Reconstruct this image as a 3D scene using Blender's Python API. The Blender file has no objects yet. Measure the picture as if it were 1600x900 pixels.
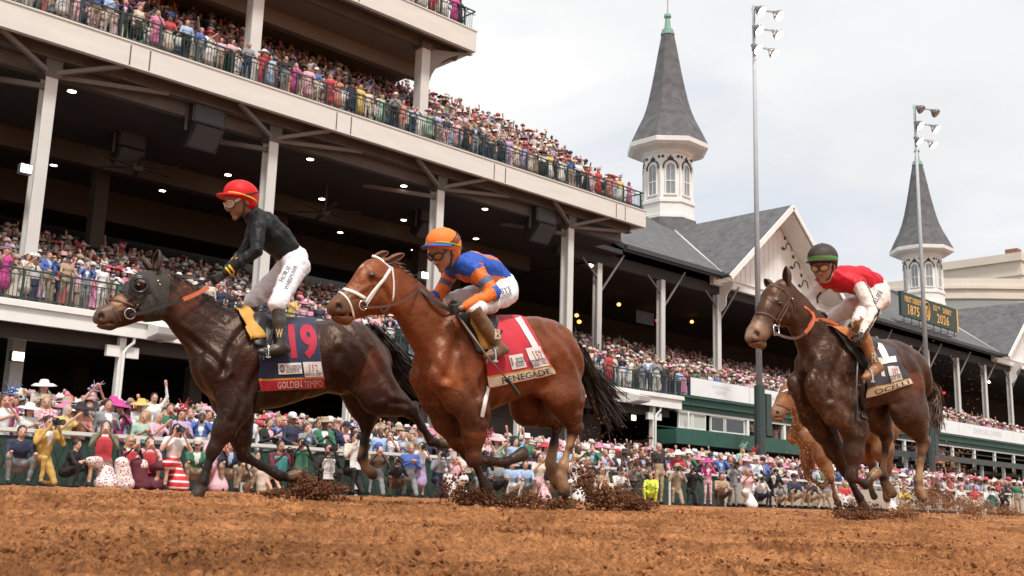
# Horse race past a crowded grandstand: everything is built here, in metres.
import bpy, math, random, re
import numpy as np
from mathutils import Vector, Matrix
SC = bpy.context.scene
COL = SC.collection
R = math.radians
rng = np.random.default_rng(7)
random.seed(7)

# ------------------------------------------------------------------ camera
PITCH, ROLL, YAW, FPX = 0.19743405, 0.03095475, 0.80436104, 1650.0
_F = np.array([math.cos(YAW)*math.cos(PITCH), math.sin(YAW)*math.cos(PITCH), math.sin(PITCH)])
_R0 = np.array([math.sin(YAW), -math.cos(YAW), 0.0]); _U0 = np.cross(_R0, _F)
_R = _R0*math.cos(ROLL)+_U0*math.sin(ROLL); _U = -_R0*math.sin(ROLL)+_U0*math.cos(ROLL)
cd = bpy.data.cameras.new('camera'); cam = bpy.data.objects.new('camera', cd); COL.objects.link(cam)
cam.matrix_world = Matrix(((_R[0], _U[0], -_F[0], 0), (_R[1], _U[1], -_F[1], 0), (_R[2], _U[2], -_F[2], 0), (0, 0, 0, 1)))
cd.sensor_width = 36.0; cd.lens = 36.0*FPX/1600.0
cd.clip_start = 0.05; cd.clip_end = 3000.0
cd.dof.use_dof = True; cd.dof.focus_distance = 9.2; cd.dof.aperture_fstop = 7.1
SC.camera = cam

def ray(x, y): return _F*FPX + _R*(x-800.0) + _U*(450.0-y)
def at(x, y, n=(0, 1, 0), d=0.0):
    """The point of the plane p.n = d that the photograph shows at pixel x, y."""
    r = ray(x, y); n = np.asarray(n, float); return r*(d/(r@n))
def atY(x, y, Y): return at(x, y, (0, 1, 0), Y)

# ------------------------------------------------------------------ light
SUN_EL, SUN_AZ = R(58), R(205)          # high soft light behind the camera's shoulder
w = bpy.data.worlds.new('World'); SC.world = w; w.use_nodes = True
nt = w.node_tree; nt.nodes.clear()
out = nt.nodes.new('ShaderNodeOutputWorld'); bg = nt.nodes.new('ShaderNodeBackground'); bg.inputs[1].default_value = 0.1
sky = nt.nodes.new('ShaderNodeTexSky'); sky.sky_type = 'NISHITA'; sky.sun_disc = False
sky.sun_elevation = SUN_EL; sky.sun_rotation = SUN_AZ
tc = nt.nodes.new('ShaderNodeTexCoord'); mp = nt.nodes.new('ShaderNodeMapping'); mp.inputs['Scale'].default_value = (1.0, 1.0, 2.6)
nz = nt.nodes.new('ShaderNodeTexNoise'); nz.inputs['Scale'].default_value = 2.6; nz.inputs['Detail'].default_value = 8; nz.inputs['Roughness'].default_value = 0.55
nz.inputs['Distortion'].default_value = 0.5
cr = nt.nodes.new('ShaderNodeValToRGB'); cr.color_ramp.elements[0].position = 0.26; cr.color_ramp.elements[0].color = (0.50, 0.50, 0.50, 1)
cr.color_ramp.elements[1].position = 0.47; cr.color_ramp.elements[1].color = (1, 1, 1, 1)
nz2 = nt.nodes.new('ShaderNodeTexNoise'); nz2.inputs['Scale'].default_value = 1.7; nz2.inputs['Detail'].default_value = 6
cr2 = nt.nodes.new('ShaderNodeValToRGB')
cr2.color_ramp.elements[0].position = 0.3; cr2.color_ramp.elements[0].color = (7.3, 7.4, 7.6, 1)
cr2.color_ramp.elements[1].position = 0.68; cr2.color_ramp.elements[1].color = (9.3, 9.25, 9.15, 1)
mix = nt.nodes.new('ShaderNodeMix'); mix.data_type = 'RGBA'
sc_ = nt.nodes.new('ShaderNodeVectorMath'); sc_.operation = 'SCALE'; sc_.inputs[3].default_value = 1.15
L = nt.links.new
L(tc.outputs['Generated'], mp.inputs['Vector']); L(mp.outputs[0], nz.inputs['Vector']); L(mp.outputs[0], nz2.inputs['Vector'])
L(nz.outputs['Fac'], cr.inputs[0]); L(nz2.outputs['Fac'], cr2.inputs[0]); L(sky.outputs[0], sc_.inputs[0])
lift = nt.nodes.new('ShaderNodeMix'); lift.data_type = 'RGBA'; lift.inputs[0].default_value = 0.55; lift.inputs[7].default_value = (7.0, 7.7, 8.6, 1)
L(sc_.outputs[0], lift.inputs[6])
L(cr.outputs[0], mix.inputs[0]); L(lift.outputs[2], mix.inputs[6]); L(cr2.outputs[0], mix.inputs[7])
L(mix.outputs[2], bg.inputs[0]); L(bg.outputs[0], out.inputs[0])
sd = bpy.data.lights.new('sun', 'SUN'); sd.energy = 3.3; sd.angle = R(11); sd.color = (1.0, 0.955, 0.89)
sun = bpy.data.objects.new('sun', sd); COL.objects.link(sun)
sv = Vector((math.sin(SUN_AZ)*math.cos(SUN_EL), math.cos(SUN_AZ)*math.cos(SUN_EL), math.sin(SUN_EL)))
sun.rotation_euler = sv.to_track_quat('Z', 'Y').to_euler()
SC.view_settings.view_transform = 'Standard'; SC.view_settings.look = 'None'
SC.view_settings.exposure = 0.2; SC.view_settings.gamma = 1.0
SC.cycles.use_denoising = True
SC.cycles.max_bounces = 6; SC.cycles.diffuse_bounces = 3; SC.cycles.glossy_bounces = 2; SC.cycles.transparent_max_bounces = 6

# ------------------------------------------------------------------ materials
MATS = {}
def mat(name, col, rough=0.6, var=0.0, vscale=4.0, bump=0.0, bscale=40.0, metal=0.0, emit=None, attr=None, spec=0.5, sheen=0.0, stretch=None, bdist=0.02, coat=0.0):
    """A procedural material: base colour varied by noise (var), fine relief (bump)."""
    if name in MATS: return MATS[name]
    m = bpy.data.materials.new(name); m.use_nodes = True; MATS[name] = m
    t = m.node_tree; b = t.nodes['Principled BSDF']; l = t.links.new
    b.inputs['Roughness'].default_value = rough; b.inputs['Metallic'].default_value = metal
    b.inputs['Specular IOR Level'].default_value = spec
    if sheen: b.inputs['Sheen Weight'].default_value = sheen
    if coat: b.inputs['Coat Weight'].default_value = coat
    c4 = (col[0], col[1], col[2], 1)
    b.inputs['Base Color'].default_value = c4
    src = None
    tcn = t.nodes.new('ShaderNodeTexCoord'); vec = tcn.outputs['Object']
    if stretch:
        mpn = t.nodes.new('ShaderNodeMapping'); mpn.inputs['Scale'].default_value = stretch; l(vec, mpn.inputs[0]); vec = mpn.outputs[0]
    if attr:
        a = t.nodes.new('ShaderNodeAttribute'); a.attribute_name = attr; src = a.outputs['Color']
    if var:
        n = t.nodes.new('ShaderNodeTexNoise'); n.inputs['Scale'].default_value = vscale; n.inputs['Detail'].default_value = 5
        l(vec, n.inputs['Vector'])
        mr = t.nodes.new('ShaderNodeMapRange'); mr.inputs[1].default_value = 0.25; mr.inputs[2].default_value = 0.75
        mr.inputs[3].default_value = 1-var; mr.inputs[4].default_value = 1+var
        l(n.outputs['Fac'], mr.inputs[0])
        vm = t.nodes.new('ShaderNodeVectorMath'); vm.operation = 'SCALE'
        if src: l(src, vm.inputs[0])
        else: vm.inputs[0].default_value = col[:3]
        l(mr.outputs[0], vm.inputs[3]); src = vm.outputs[0]
    if src: l(src, b.inputs['Base Color'])
    if bump:
        n2 = t.nodes.new('ShaderNodeTexNoise'); n2.inputs['Scale'].default_value = bscale; n2.inputs['Detail'].default_value = 4
        l(vec, n2.inputs['Vector'])
        bp = t.nodes.new('ShaderNodeBump'); bp.inputs['Strength'].default_value = bump; bp.inputs['Distance'].default_value = bdist
        l(n2.outputs['Fac'], bp.inputs['Height']); l(bp.outputs[0], b.inputs['Normal'])
    if emit:
        b.inputs['Emission Color'].default_value = (emit[0], emit[1], emit[2], 1); b.inputs['Emission Strength'].default_value = emit[3]
    return m

# ------------------------------------------------------------------ objects
def tag(o, label=None, cat=None, group=None, kind=None):
    if label: o['label'] = label
    if cat: o['category'] = cat
    if group: o['group'] = group
    if kind: o['kind'] = kind
    return o
def link(name, me, parent=None, mats=None):
    o = bpy.data.objects.new(name, me); COL.objects.link(o)
    if mats is not None:
        for m in (mats if isinstance(mats, (list, tuple)) else [mats]): me.materials.append(m)
    if parent is not None: o.parent = parent
    return o
def empty(name, loc=(0, 0, 0)):
    o = bpy.data.objects.new(name, None); COL.objects.link(o); o.location = loc; o.empty_display_size = 0.2
    return o
def origin(o, loc):
    """Move an object's origin to loc (its parent's frame) without moving its mesh."""
    v = Vector(loc) - o.location
    o.data.transform(Matrix.Translation(-v)); o.location = Vector(loc); return o
def mesh_np(name, V, quads=None, tris=None, smooth=True, midx=None, fcol=None, vcol=None):
    me = bpy.data.meshes.new(name); V = np.asarray(V, np.float32)
    q = np.zeros((0, 4), np.int32) if quads is None else np.asarray(quads, np.int32)
    t = np.zeros((0, 3), np.int32) if tris is None else np.asarray(tris, np.int32)
    me.vertices.add(len(V)); me.vertices.foreach_set('co', V.ravel())
    nl = q.size+t.size; me.loops.add(nl); me.loops.foreach_set('vertex_index', np.concatenate([q.ravel(), t.ravel()]).astype(np.int32))
    me.polygons.add(len(q)+len(t))
    st = np.concatenate([np.arange(len(q))*4, len(q)*4+np.arange(len(t))*3]).astype(np.int32)
    me.polygons.foreach_set('loop_start', st)
    me.update(calc_edges=True)
    me.polygons.foreach_set('use_smooth', np.full(len(me.polygons), smooth, bool))
    if midx is not None: me.polygons.foreach_set('material_index', np.asarray(midx, np.int32))
    if fcol is not None:
        a = me.attributes.new('Col', 'FLOAT_COLOR', 'FACE')
        a.data.foreach_set('color', np.hstack([np.asarray(fcol, np.float32), np.ones((len(fcol), 1), np.float32)]).ravel())
    if vcol is not None:
        a = me.attributes.new('Col', 'FLOAT_COLOR', 'POINT')
        a.data.foreach_set('color', np.hstack([np.asarray(vcol, np.float32), np.ones((len(vcol), 1), np.float32)]).ravel())
    me.update(); return me

class MB:
    """Collects boxes, prisms, bars, tubes and lathes; build() links them as ONE mesh object."""
    def __init__(s): s.v = []; s.f = []; s.m = []; s.cm = 0
    def add(s, vs, fs):
        b = len(s.v); s.v += [tuple(map(float, p)) for p in vs]; s.f += [tuple(i+b for i in f) for f in fs]; s.m += [s.cm]*len(fs); return s
    def box(s, x0, x1, y0, y1, z0, z1):
        return s.add([(x0, y0, z0), (x1, y0, z0), (x1, y1, z0), (x0, y1, z0), (x0, y0, z1), (x1, y0, z1), (x1, y1, z1), (x0, y1, z1)],
                     [(0, 3, 2, 1), (4, 5, 6, 7), (0, 1, 5, 4), (1, 2, 6, 5), (2, 3, 7, 6), (3, 0, 4, 7)])
    def prism(s, poly, vec):
        """Extrude a planar polygon (3D points) along vec."""
        n = len(poly); p = [np.array(q, float) for q in poly]; v = np.array(vec, float)
        nrm = sum(np.cross(p[i]-p[0], p[(i+1) % n]-p[0]) for i in range(1, n-1))
        if nrm@v > 0: p = p[::-1]
        return s.add(p+[q+v for q in p], [tuple(range(n)), tuple(range(2*n-1, n-1, -1))]+[(i, n+i, n+(i+1) % n, (i+1) % n) for i in range(n)])
    def bar(s, a, b, w, h=None, up=(0, 0, 1)):
        a = np.array(a, float); b = np.array(b, float); h = h or w; d = b-a; d /= np.linalg.norm(d)
        u = np.array(up, float); r = np.cross(d, u)
        if np.linalg.norm(r) < 1e-4: r = np.cross(d, (1, 0, 0))
        r /= np.linalg.norm(r); u = np.cross(r, d)
        q = [a+r*w/2*i+u*h/2*j for i, j in ((-1, -1), (1, -1), (1, 1), (-1, 1))]
        return s.prism(q, b-a)
    def tube(s, pts, r, n=8, caps=True):
        pts = [np.array(p, float) for p in pts]; rs = r if hasattr(r, '__len__') else [r]*len(pts)
        t0 = pts[1]-pts[0]; u = np.cross(t0, (0.1, 0.2, 1)); u = np.cross(t0, (1, 0, 0.1)) if np.linalg.norm(u) < 1e-6 else u
        vs = []; k = len(pts)
        for i, p in enumerate(pts):
            t = pts[min(i+1, k-1)]-pts[max(i-1, 0)]; t = t/(np.linalg.norm(t)+1e-9)
            u = u-t*(u@t); u /= (np.linalg.norm(u)+1e-9); v = np.cross(t, u)
            for j in range(n):
                a = 2*math.pi*j/n; vs.append(p+rs[i]*(u*math.cos(a)+v*math.sin(a)))
        fs = [(i*n+j, i*n+(j+1) % n, (i+1)*n+(j+1) % n, (i+1)*n+j) for i in range(k-1) for j in range(n)]
        if caps: fs += [tuple(range(n-1, -1, -1)), tuple(range((k-1)*n, k*n))]
        return s.add(vs, fs)
    def lathe(s, c, prof, n=16, a0=0.0, phase=0.0, closed=True):
        """Turn a profile [(r, z)...] about the vertical through c."""
        vs = []; k = len(prof)
        for r, z in prof:
            for j in range(n):
                a = phase+2*math.pi*j/n; vs.append((c[0]+r*math.cos(a), c[1]+r*math.sin(a), c[2]+z))
        fs = [(i*n+j, i*n+(j+1) % n, (i+1)*n+(j+1) % n, (i+1)*n+j) for i in range(k-1) for j in range(n)]
        if prof[0][0] > 1e-5: fs.append(tuple(range(n-1, -1, -1)))
        if prof[-1][0] > 1e-5: fs.append(tuple(range((k-1)*n, k*n)))
        return s.add(vs, fs)
    def build(s, name, m=None, parent=None, smooth=False, at0=None):
        me = bpy.data.meshes.new(name); me.from_pydata(s.v, [], s.f)
        ms = m if isinstance(m, (list, tuple)) else [m]
        for x in ms:
            if x: me.materials.append(x)
        me.polygons.foreach_set('material_index', np.array(s.m, np.int32))
        if smooth: me.polygons.foreach_set('use_smooth', np.ones(len(me.polygons), bool))
        me.update()
        o = bpy.data.objects.new(name, me); COL.objects.link(o)
        if at0 is not None:
            me.transform(Matrix.Translation(-Vector(at0))); o.location = at0
        if parent is not None: o.parent = parent
        return o
def box(name, x0, x1, y0, y1, z0, z1, m, parent=None):
    return MB().box(x0, x1, y0, y1, z0, z1).build(name, m, parent)
def repeat(proto, offs, parent):
    """Copies of a finished piece (shared mesh) at the offsets."""
    for d in offs:
        c = proto.copy(); COL.objects.link(c); c.parent = parent
        c.location = proto.location+Vector(d)

# ------------------------------------------------------------------ noise for relief
def vnoise(P, seed=0):
    """Smooth value noise in -1..1 for points P (n, 2 or 3)."""
    P = np.asarray(P, float)
    if P.shape[1] == 2: P = np.hstack([P, np.zeros((len(P), 1))])
    i = np.floor(P).astype(np.int64); f = P-i; f = f*f*(3-2*f)
    def h(ix, iy, iz):
        n = (ix*374761393+iy*668265263+iz*2147483647+seed*974634777) & 0xffffffff
        n = ((n ^ (n >> 13))*1274126177) & 0xffffffff
        return ((n ^ (n >> 16)) & 0xffff)/32767.5-1
    r = 0
    for dx in (0, 1):
        for dy in (0, 1):
            for dz in (0, 1):
                wt = (f[:, 0] if dx else 1-f[:, 0])*(f[:, 1] if dy else 1-f[:, 1])*(f[:, 2] if dz else 1-f[:, 2])
                r = r+wt*h(i[:, 0]+dx, i[:, 1]+dy, i[:, 2]+dz)
    return r
def clodf(P, cell, seed, fill=0.8):
    """Rounded crumbs of earth lying side by side: height 0..1 (jittered cells)."""
    Q = np.asarray(P)/cell; i = np.floor(Q).astype(np.int64); best = np.zeros(len(Q))
    def h(ix, iy, k):
        n = (ix*73856093 ^ iy*19349663 ^ (seed*83492791+k*2654435)) & 0xffffffff
        n = ((n ^ (n >> 15))*2246822519) & 0xffffffff; n = ((n ^ (n >> 13))*3266489917) & 0xffffffff
        return ((n ^ (n >> 16)) & 0xffff)/65535.0
    for dx in (-1, 0, 1):
        for dy in (-1, 0, 1):
            cx, cy = i[:, 0]+dx, i[:, 1]+dy; r = 0.30+0.42*h(cx, cy, 3); ex = Q[:, 0]-(cx+h(cx, cy, 1)); ey = Q[:, 1]-(cy+h(cx, cy, 2)); a = h(cx, cy, 4)*3.1; e1 = ex*np.cos(a)+ey*np.sin(a); e2 = -ex*np.sin(a)+ey*np.cos(a)
            t = 1-(e1*e1+e2*e2*1.7)/(r*r); best = np.maximum(best, np.where((h(cx, cy, 5) < fill) & (t > 0), np.sqrt(np.maximum(t, 0))*r, 0))
    return best
def fbm(P, octs=4, seed=0, lac=2.03, gain=0.5):
    a, s, r = 1.0, 1.0, 0.0
    for o in range(octs): r = r+a*vnoise(np.asarray(P)*s, seed+o*17); a *= gain; s *= lac
    return r

# ------------------------------------------------------------------ continuous bodies: blended solids -> one skin
class Body:
    """Tapered limbs and ellipsoids blended into one closed surface (surface nets)."""
    def __init__(s, vox=0.012): s.vox = vox; s.p = []
    def seg(s, a, b, ra, rb, lat=(0, 1, 0), flat=1.0, k=0.02, reg=0, op='+'):
        s.p.append(('s', np.array(a, float), np.array(b, float), ra, rb, np.array(lat, float), flat, k, reg, op)); return s
    def chain(s, pts, rs, lat=(0, 1, 0), flat=1.0, k=0.02, k0=None, reg=0):
        fl = flat if hasattr(flat, '__len__') else [flat]*len(pts)
        for i in range(len(pts)-1):
            s.seg(pts[i], pts[i+1], rs[i], rs[i+1], lat, (fl[i]+fl[i+1])/2, (k0 if (i == 0 and k0 is not None) else k), reg)
        return s
    def ell(s, c, r, ax=None, k=0.03, reg=0, op='+'):
        A = np.eye(3) if ax is None else np.array([np.array(v, float)/np.linalg.norm(v) for v in ax])
        s.p.append(('e', np.array(c, float), A, np.array(r, float), k, reg, op)); return s
    @staticmethod
    def dist(p, X):
        if p[0] == 's':
            _, a, b, ra, rb, lat, fl, k, reg, op = p
            if fl != 1.0:
                g = 1.0/fl-1.0
                X = X+np.multiply.outer(X@lat*g, lat); a = a+lat*(a@lat*g); b = b+lat*(b@lat*g)
            ba = b-a; t = np.clip(((X-a)@ba)/(ba@ba+1e-12), 0, 1)
            return (np.linalg.norm(X-a-np.multiply.outer(t, ba), axis=-1)-(ra+(rb-ra)*t))*min(1.0, fl), t
        _, c, A, r, k, reg, op = p
        q = ((X-c)@A.T)/r; n = np.linalg.norm(q, axis=-1)
        return (n-1)*min(r), n*0
    def bounds(s, p):
        if p[0] == 's':
            m = max(p[3], p[4])*max(1, p[6])+p[7]+3*s.vox; return np.minimum(p[1], p[2])-m, np.maximum(p[1], p[2])+m
        m = max(p[3])+p[4]+3*s.vox; return p[1]-m, p[1]+m
    def mesh(s, smooth=2, disp=None):
        v = s.vox; B = [s.bounds(p) for p in s.p]
        lo = np.min([b[0] for b, p in zip(B, s.p) if p[-1] == '+'], axis=0); hi = np.max([b[1] for b, p in zip(B, s.p) if p[-1] == '+'], axis=0)
        n = np.ceil((hi-lo)/v).astype(int)+1
        G = np.full(n, 0.25, np.float32)
        for p, (b0, b1) in zip(s.p, B):
            i0 = np.clip(((b0-lo)/v).astype(int), 0, n); i1 = np.clip(np.ceil((b1-lo)/v).astype(int)+1, 0, n)
            if (i1 <= i0).any(): continue
            ax = [lo[d]+v*np.arange(i0[d], i1[d]) for d in range(3)]
            X = np.stack(np.meshgrid(*ax, indexing='ij'), -1)
            d = s.dist(p, X)[0].astype(np.float32); k = max(p[7] if p[0] == 's' else p[4], 1e-4)
            sl = tuple(slice(i0[a], i1[a]) for a in range(3)); g = G[sl]
            if p[-1] == '+':
                h = np.maximum(k-np.abs(g-d), 0)/k; G[sl] = np.minimum(g, d)-h*h*k*0.25
            else:
                h = np.maximum(k-np.abs(g+d), 0)/k; G[sl] = np.maximum(g, -d)+h*h*k*0.25
        V, Q = surface_nets(G); V = lo+V*v
        if smooth and len(V):
            V = relax(V, Q, smooth)
        if disp is not None:
            V = V+normals(V, Q)*disp(V)[:, None]
        return V, Q
    def regions(s, V):
        """For each vertex: the region of the nearest solid and the place along it."""
        best = np.full(len(V), 9.0); reg = np.zeros(len(V), int); T = np.zeros(len(V)); idx = np.zeros(len(V), int)
        for i, p in enumerate(s.p):
            if p[-1] != '+': continue
            d, t = s.dist(p, V); m = d < best; best[m] = d[m]; reg[m] = p[-2]; T[m] = t[m]; idx[m] = i
        return reg, T, idx
def relax(V, Q, it):
    E = np.vstack([Q[:, [0, 1]], Q[:, [1, 2]], Q[:, [2, 3]], Q[:, [3, 0]]]); n = len(V)
    i = np.concatenate([E[:, 0], E[:, 1]]); j = np.concatenate([E[:, 1], E[:, 0]]); c = np.bincount(i, minlength=n)[:, None]
    for _ in range(it):
        S = np.stack([np.bincount(i, weights=V[j, d], minlength=n) for d in range(3)], 1)
        V = V*0.5+0.5*S/np.maximum(c, 1)
    return V
def normals(V, Q):
    N = np.cross(V[Q[:, 2]]-V[Q[:, 0]], V[Q[:, 3]]-V[Q[:, 1]]); A = np.zeros_like(V)
    for c in range(4):
        for d in range(3): A[:, d] += np.bincount(Q[:, c], weights=N[:, d], minlength=len(V))
    return A/(np.linalg.norm(A, axis=1, keepdims=True)+1e-12)
def surface_nets(G):
    ins = G < 0; nx, ny, nz = G.shape
    c = ins[:-1, :-1, :-1].astype(np.int8)
    cnt = np.zeros((nx-1, ny-1, nz-1), np.int8)
    for dx in (0, 1):
        for dy in (0, 1):
            for dz in (0, 1): cnt += ins[dx:nx-1+dx, dy:ny-1+dy, dz:nz-1+dz]
    act = (cnt > 0) & (cnt < 8); I = np.argwhere(act)
    if not len(I): return np.zeros((0, 3)), np.zeros((0, 4), int)
    idx = np.full(act.shape, -1, np.int64); idx[act] = np.arange(len(I))
    S = np.zeros((len(I), 3)); K = np.zeros(len(I))
    for ax in range(3):
        o = [a for a in range(3) if a != ax]
        for u in (0, 1):
            for w_ in (0, 1):
                a = I.copy(); a[:, o[0]] += u; a[:, o[1]] += w_; b = a.copy(); b[:, ax] += 1
                ga = G[a[:, 0], a[:, 1], a[:, 2]]; gb = G[b[:, 0], b[:, 1], b[:, 2]]
                m = (ga < 0) != (gb < 0); t = np.where(m, ga/np.where(m, ga-gb, 1), 0)
                P = a.astype(float); P[:, ax] += t; S[m] += P[m]; K[m] += 1
    V = S/K[:, None]
    Qs = []
    for ax in range(3):
        o = [(ax+1) % 3, (ax+2) % 3]
        sl0 = [slice(1, -1)]*3; sl0[ax] = slice(0, -1); sl1 = [slice(1, -1)]*3; sl1[ax] = slice(1, None)
        a = ins[tuple(sl0)]; b = ins[tuple(sl1)]
        for flip, m in ((False, a & ~b), (True, ~a & b)):
            E = np.argwhere(m)
            if not len(E): continue
            E[:, o[0]] += 1; E[:, o[1]] += 1
            q = []
            for du, dv in ((-1, -1), (0, -1), (0, 0), (-1, 0)):
                c_ = E.copy(); c_[:, o[0]] += du; c_[:, o[1]] += dv; q.append(idx[c_[:, 0], c_[:, 1], c_[:, 2]])
            q = np.stack(q, 1); Qs.append(q[:, ::-1] if flip else q)
    Q = np.vstack(Qs); Q = Q[(Q >= 0).all(1)]
    return V, Q
def catmull(P, n):
    P = np.asarray(P, float); k = len(P); T = np.linspace(0, k-1, n); o = []
    for t in T:
        i = min(int(t), k-2); f = t-i
        p0 = P[max(i-1, 0)]; p1 = P[i]; p2 = P[i+1]; p3 = P[min(i+2, k-1)]
        o.append(0.5*((2*p1)+(-p0+p2)*f+(2*p0-5*p1+4*p2-p3)*f*f+(-p0+3*p1-3*p2+p3)*f**3))
    return np.array(o)
FONT = None
def text_mesh(s, size=1.0, bold=0.0, spacing=1.0, res=3):
    """Flat lettering as (verts 2D, faces), centred on the origin."""
    cu = bpy.data.curves.new('t', 'FONT'); cu.body = s; cu.size = size; cu.align_x = 'CENTER'; cu.align_y = 'CENTER'
    cu.offset = bold; cu.space_character = spacing; cu.resolution_u = res; cu.fill_mode = 'FRONT'
    o = bpy.data.objects.new('t', cu); COL.objects.link(o)
    dg = bpy.context.evaluated_depsgraph_get(); me = bpy.data.meshes.new_from_object(o.evaluated_get(dg))
    V = np.array([v.co[:] for v in me.vertices]); F = [tuple(p.vertices) for p in me.polygons]
    bpy.data.objects.remove(o); bpy.data.curves.remove(cu); bpy.data.meshes.remove(me)
    return V, F
def serif_text(s, size=1.0, bold=0.0, spacing=1.06):
    """Capitals with small slab serifs added at the stroke ends (top and foot of every letter)."""
    V, F = text_mesh(s, size, bold, spacing)
    V = [tuple(v) for v in V]; F = list(F)
    zs = [v[1] for v in V]; z0, z1 = min(zs), max(zs); h = z1-z0; t = h*0.09
    xs = {}
    for f in F:
        for zt, nm in ((z0, 0), (z1, 1)):
            e = sorted(V[i][0] for i in f if abs(V[i][1]-zt) < h*0.02)
            if len(e) >= 2 and e[-1]-e[0] < h*0.34: xs.setdefault((nm, round((e[0]+e[-1])/2/(h*0.12))), []).append((e[0], e[-1]))
    for (nm, _), es in xs.items():
        a = min(e[0] for e in es)-h*0.09; b = max(e[1] for e in es)+h*0.09
        y0, y1 = (z0, z0+t) if nm == 0 else (z1-t, z1); k = len(V)
        V += [(a, y0, 0.0004), (b, y0, 0.0004), (b, y1, 0.0004), (a, y1, 0.0004)]; F.append((k, k+1, k+2, k+3))
    return np.array(V), F
def lettering(name, s, c, right, up, size, m, parent=None, bold=0.0, depth=0.0, squeeze=1.0, serif=False, spacing=1.0):
    V, F = (serif_text(s, size, bold) if serif else text_mesh(s, size, bold, spacing))
    r = np.array(right, float); r /= np.linalg.norm(r); u = np.array(up, float); u /= np.linalg.norm(u); n = np.cross(r, u)
    P = [np.array(c, float)+r*v[0]*squeeze+u*v[1]+n*(depth+v[2]) for v in V]
    b = MB(); b.add(P, F); return b.build(name, m, parent)
# ------------------------------------------------------------------ common materials
WHITE = mat('white_paint', (0.78, 0.765, 0.73), 0.55, var=0.07, vscale=1.3, bump=0.15, bscale=25)
CREAM = mat('cream_fascia_paint', (0.65, 0.625, 0.585), 0.6, var=0.07, vscale=0.5, stretch=(1, 1, 6), bump=0.1, bscale=8)
STEEL = mat('brown_grey_steel', (0.10, 0.088, 0.080), 0.6, var=0.2, vscale=2)
STEELC = mat('column_paint', (0.60, 0.585, 0.56), 0.55, var=0.07, vscale=1.1)
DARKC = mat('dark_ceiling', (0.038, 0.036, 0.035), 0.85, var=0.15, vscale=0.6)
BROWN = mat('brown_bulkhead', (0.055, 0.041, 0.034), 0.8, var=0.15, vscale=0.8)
GREENR = mat('dark_green_railing', (0.018, 0.045, 0.038), 0.45)
GREEN = mat('green_fascia', (0.022, 0.085, 0.062), 0.6, var=0.15, vscale=1.2)
DKGREEN = mat('deep_green_trim', (0.022, 0.040, 0.022), 0.6, var=0.1)
SHING = mat('grey_roof_shingle', (0.108, 0.106, 0.112), 0.85, var=0.34, vscale=1.6, bump=0.6, bscale=9, bdist=0.05)
CONC = mat('concrete_step', (0.20, 0.19, 0.18), 0.85, var=0.15)
LAMP = mat('warm_downlight', (1, 0.95, 0.85), 0.4, emit=(1.0, 0.88, 0.68, 9.0))
AMBER = mat('amber_lamp_glass', (1, 0.6, 0.2), 0.4, emit=(1.0, 0.42, 0.12, 3.0))
REDL = mat('red_exit_glow', (0.8, 0.05, 0.05), 0.4, emit=(1.0, 0.03, 0.05, 2.2))
FLOOD = mat('floodlight_glass', (1, 0.97, 0.9), 0.3, emit=(1.0, 0.86, 0.76, 14.0))
YEL = mat('yellow_strip_light', (1, 0.9, 0.6), 0.4, emit=(1.0, 0.80, 0.42, 4.5))
GLASS = mat('grey_window_glass', (0.22, 0.24, 0.26), 0.08, var=0.2, vscale=1.5, spec=0.8)
DARKG = mat('dark_window_glass', (0.02, 0.025, 0.03), 0.1, spec=0.8)
BLACK = mat('black_housing', (0.02, 0.02, 0.022), 0.5)
GREYB = mat('grey_speaker_grille', (0.055, 0.06, 0.065), 0.6, var=0.1, vscale=30)
POLE = mat('galvanised_pole', (0.36, 0.38, 0.40), 0.6, metal=0.0, var=0.08, vscale=2)
GALV = mat('grey_lamp_hood', (0.16, 0.16, 0.165), 0.4, metal=0.4)
COPPER = mat('green_copper', (0.20, 0.38, 0.30), 0.6, var=0.12)
STONE = mat('cream_stucco', (0.64, 0.58, 0.50), 0.8, var=0.05, vscale=0.3)
STONEW = mat('pale_stucco', (0.72, 0.70, 0.67), 0.8, var=0.04)
BANNER = mat('white_banner_vinyl', (0.76, 0.77, 0.77), 0.5, var=0.03, vscale=0.7)
PRINTG = mat('pale_grey_print', (0.46, 0.48, 0.50), 0.6)
GOLD = mat('gold_lettering', (0.78, 0.40, 0.075), 0.45)
SIGNG = mat('sign_green', (0.018, 0.036, 0.024), 0.5, var=0.1, vscale=1.5)

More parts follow.
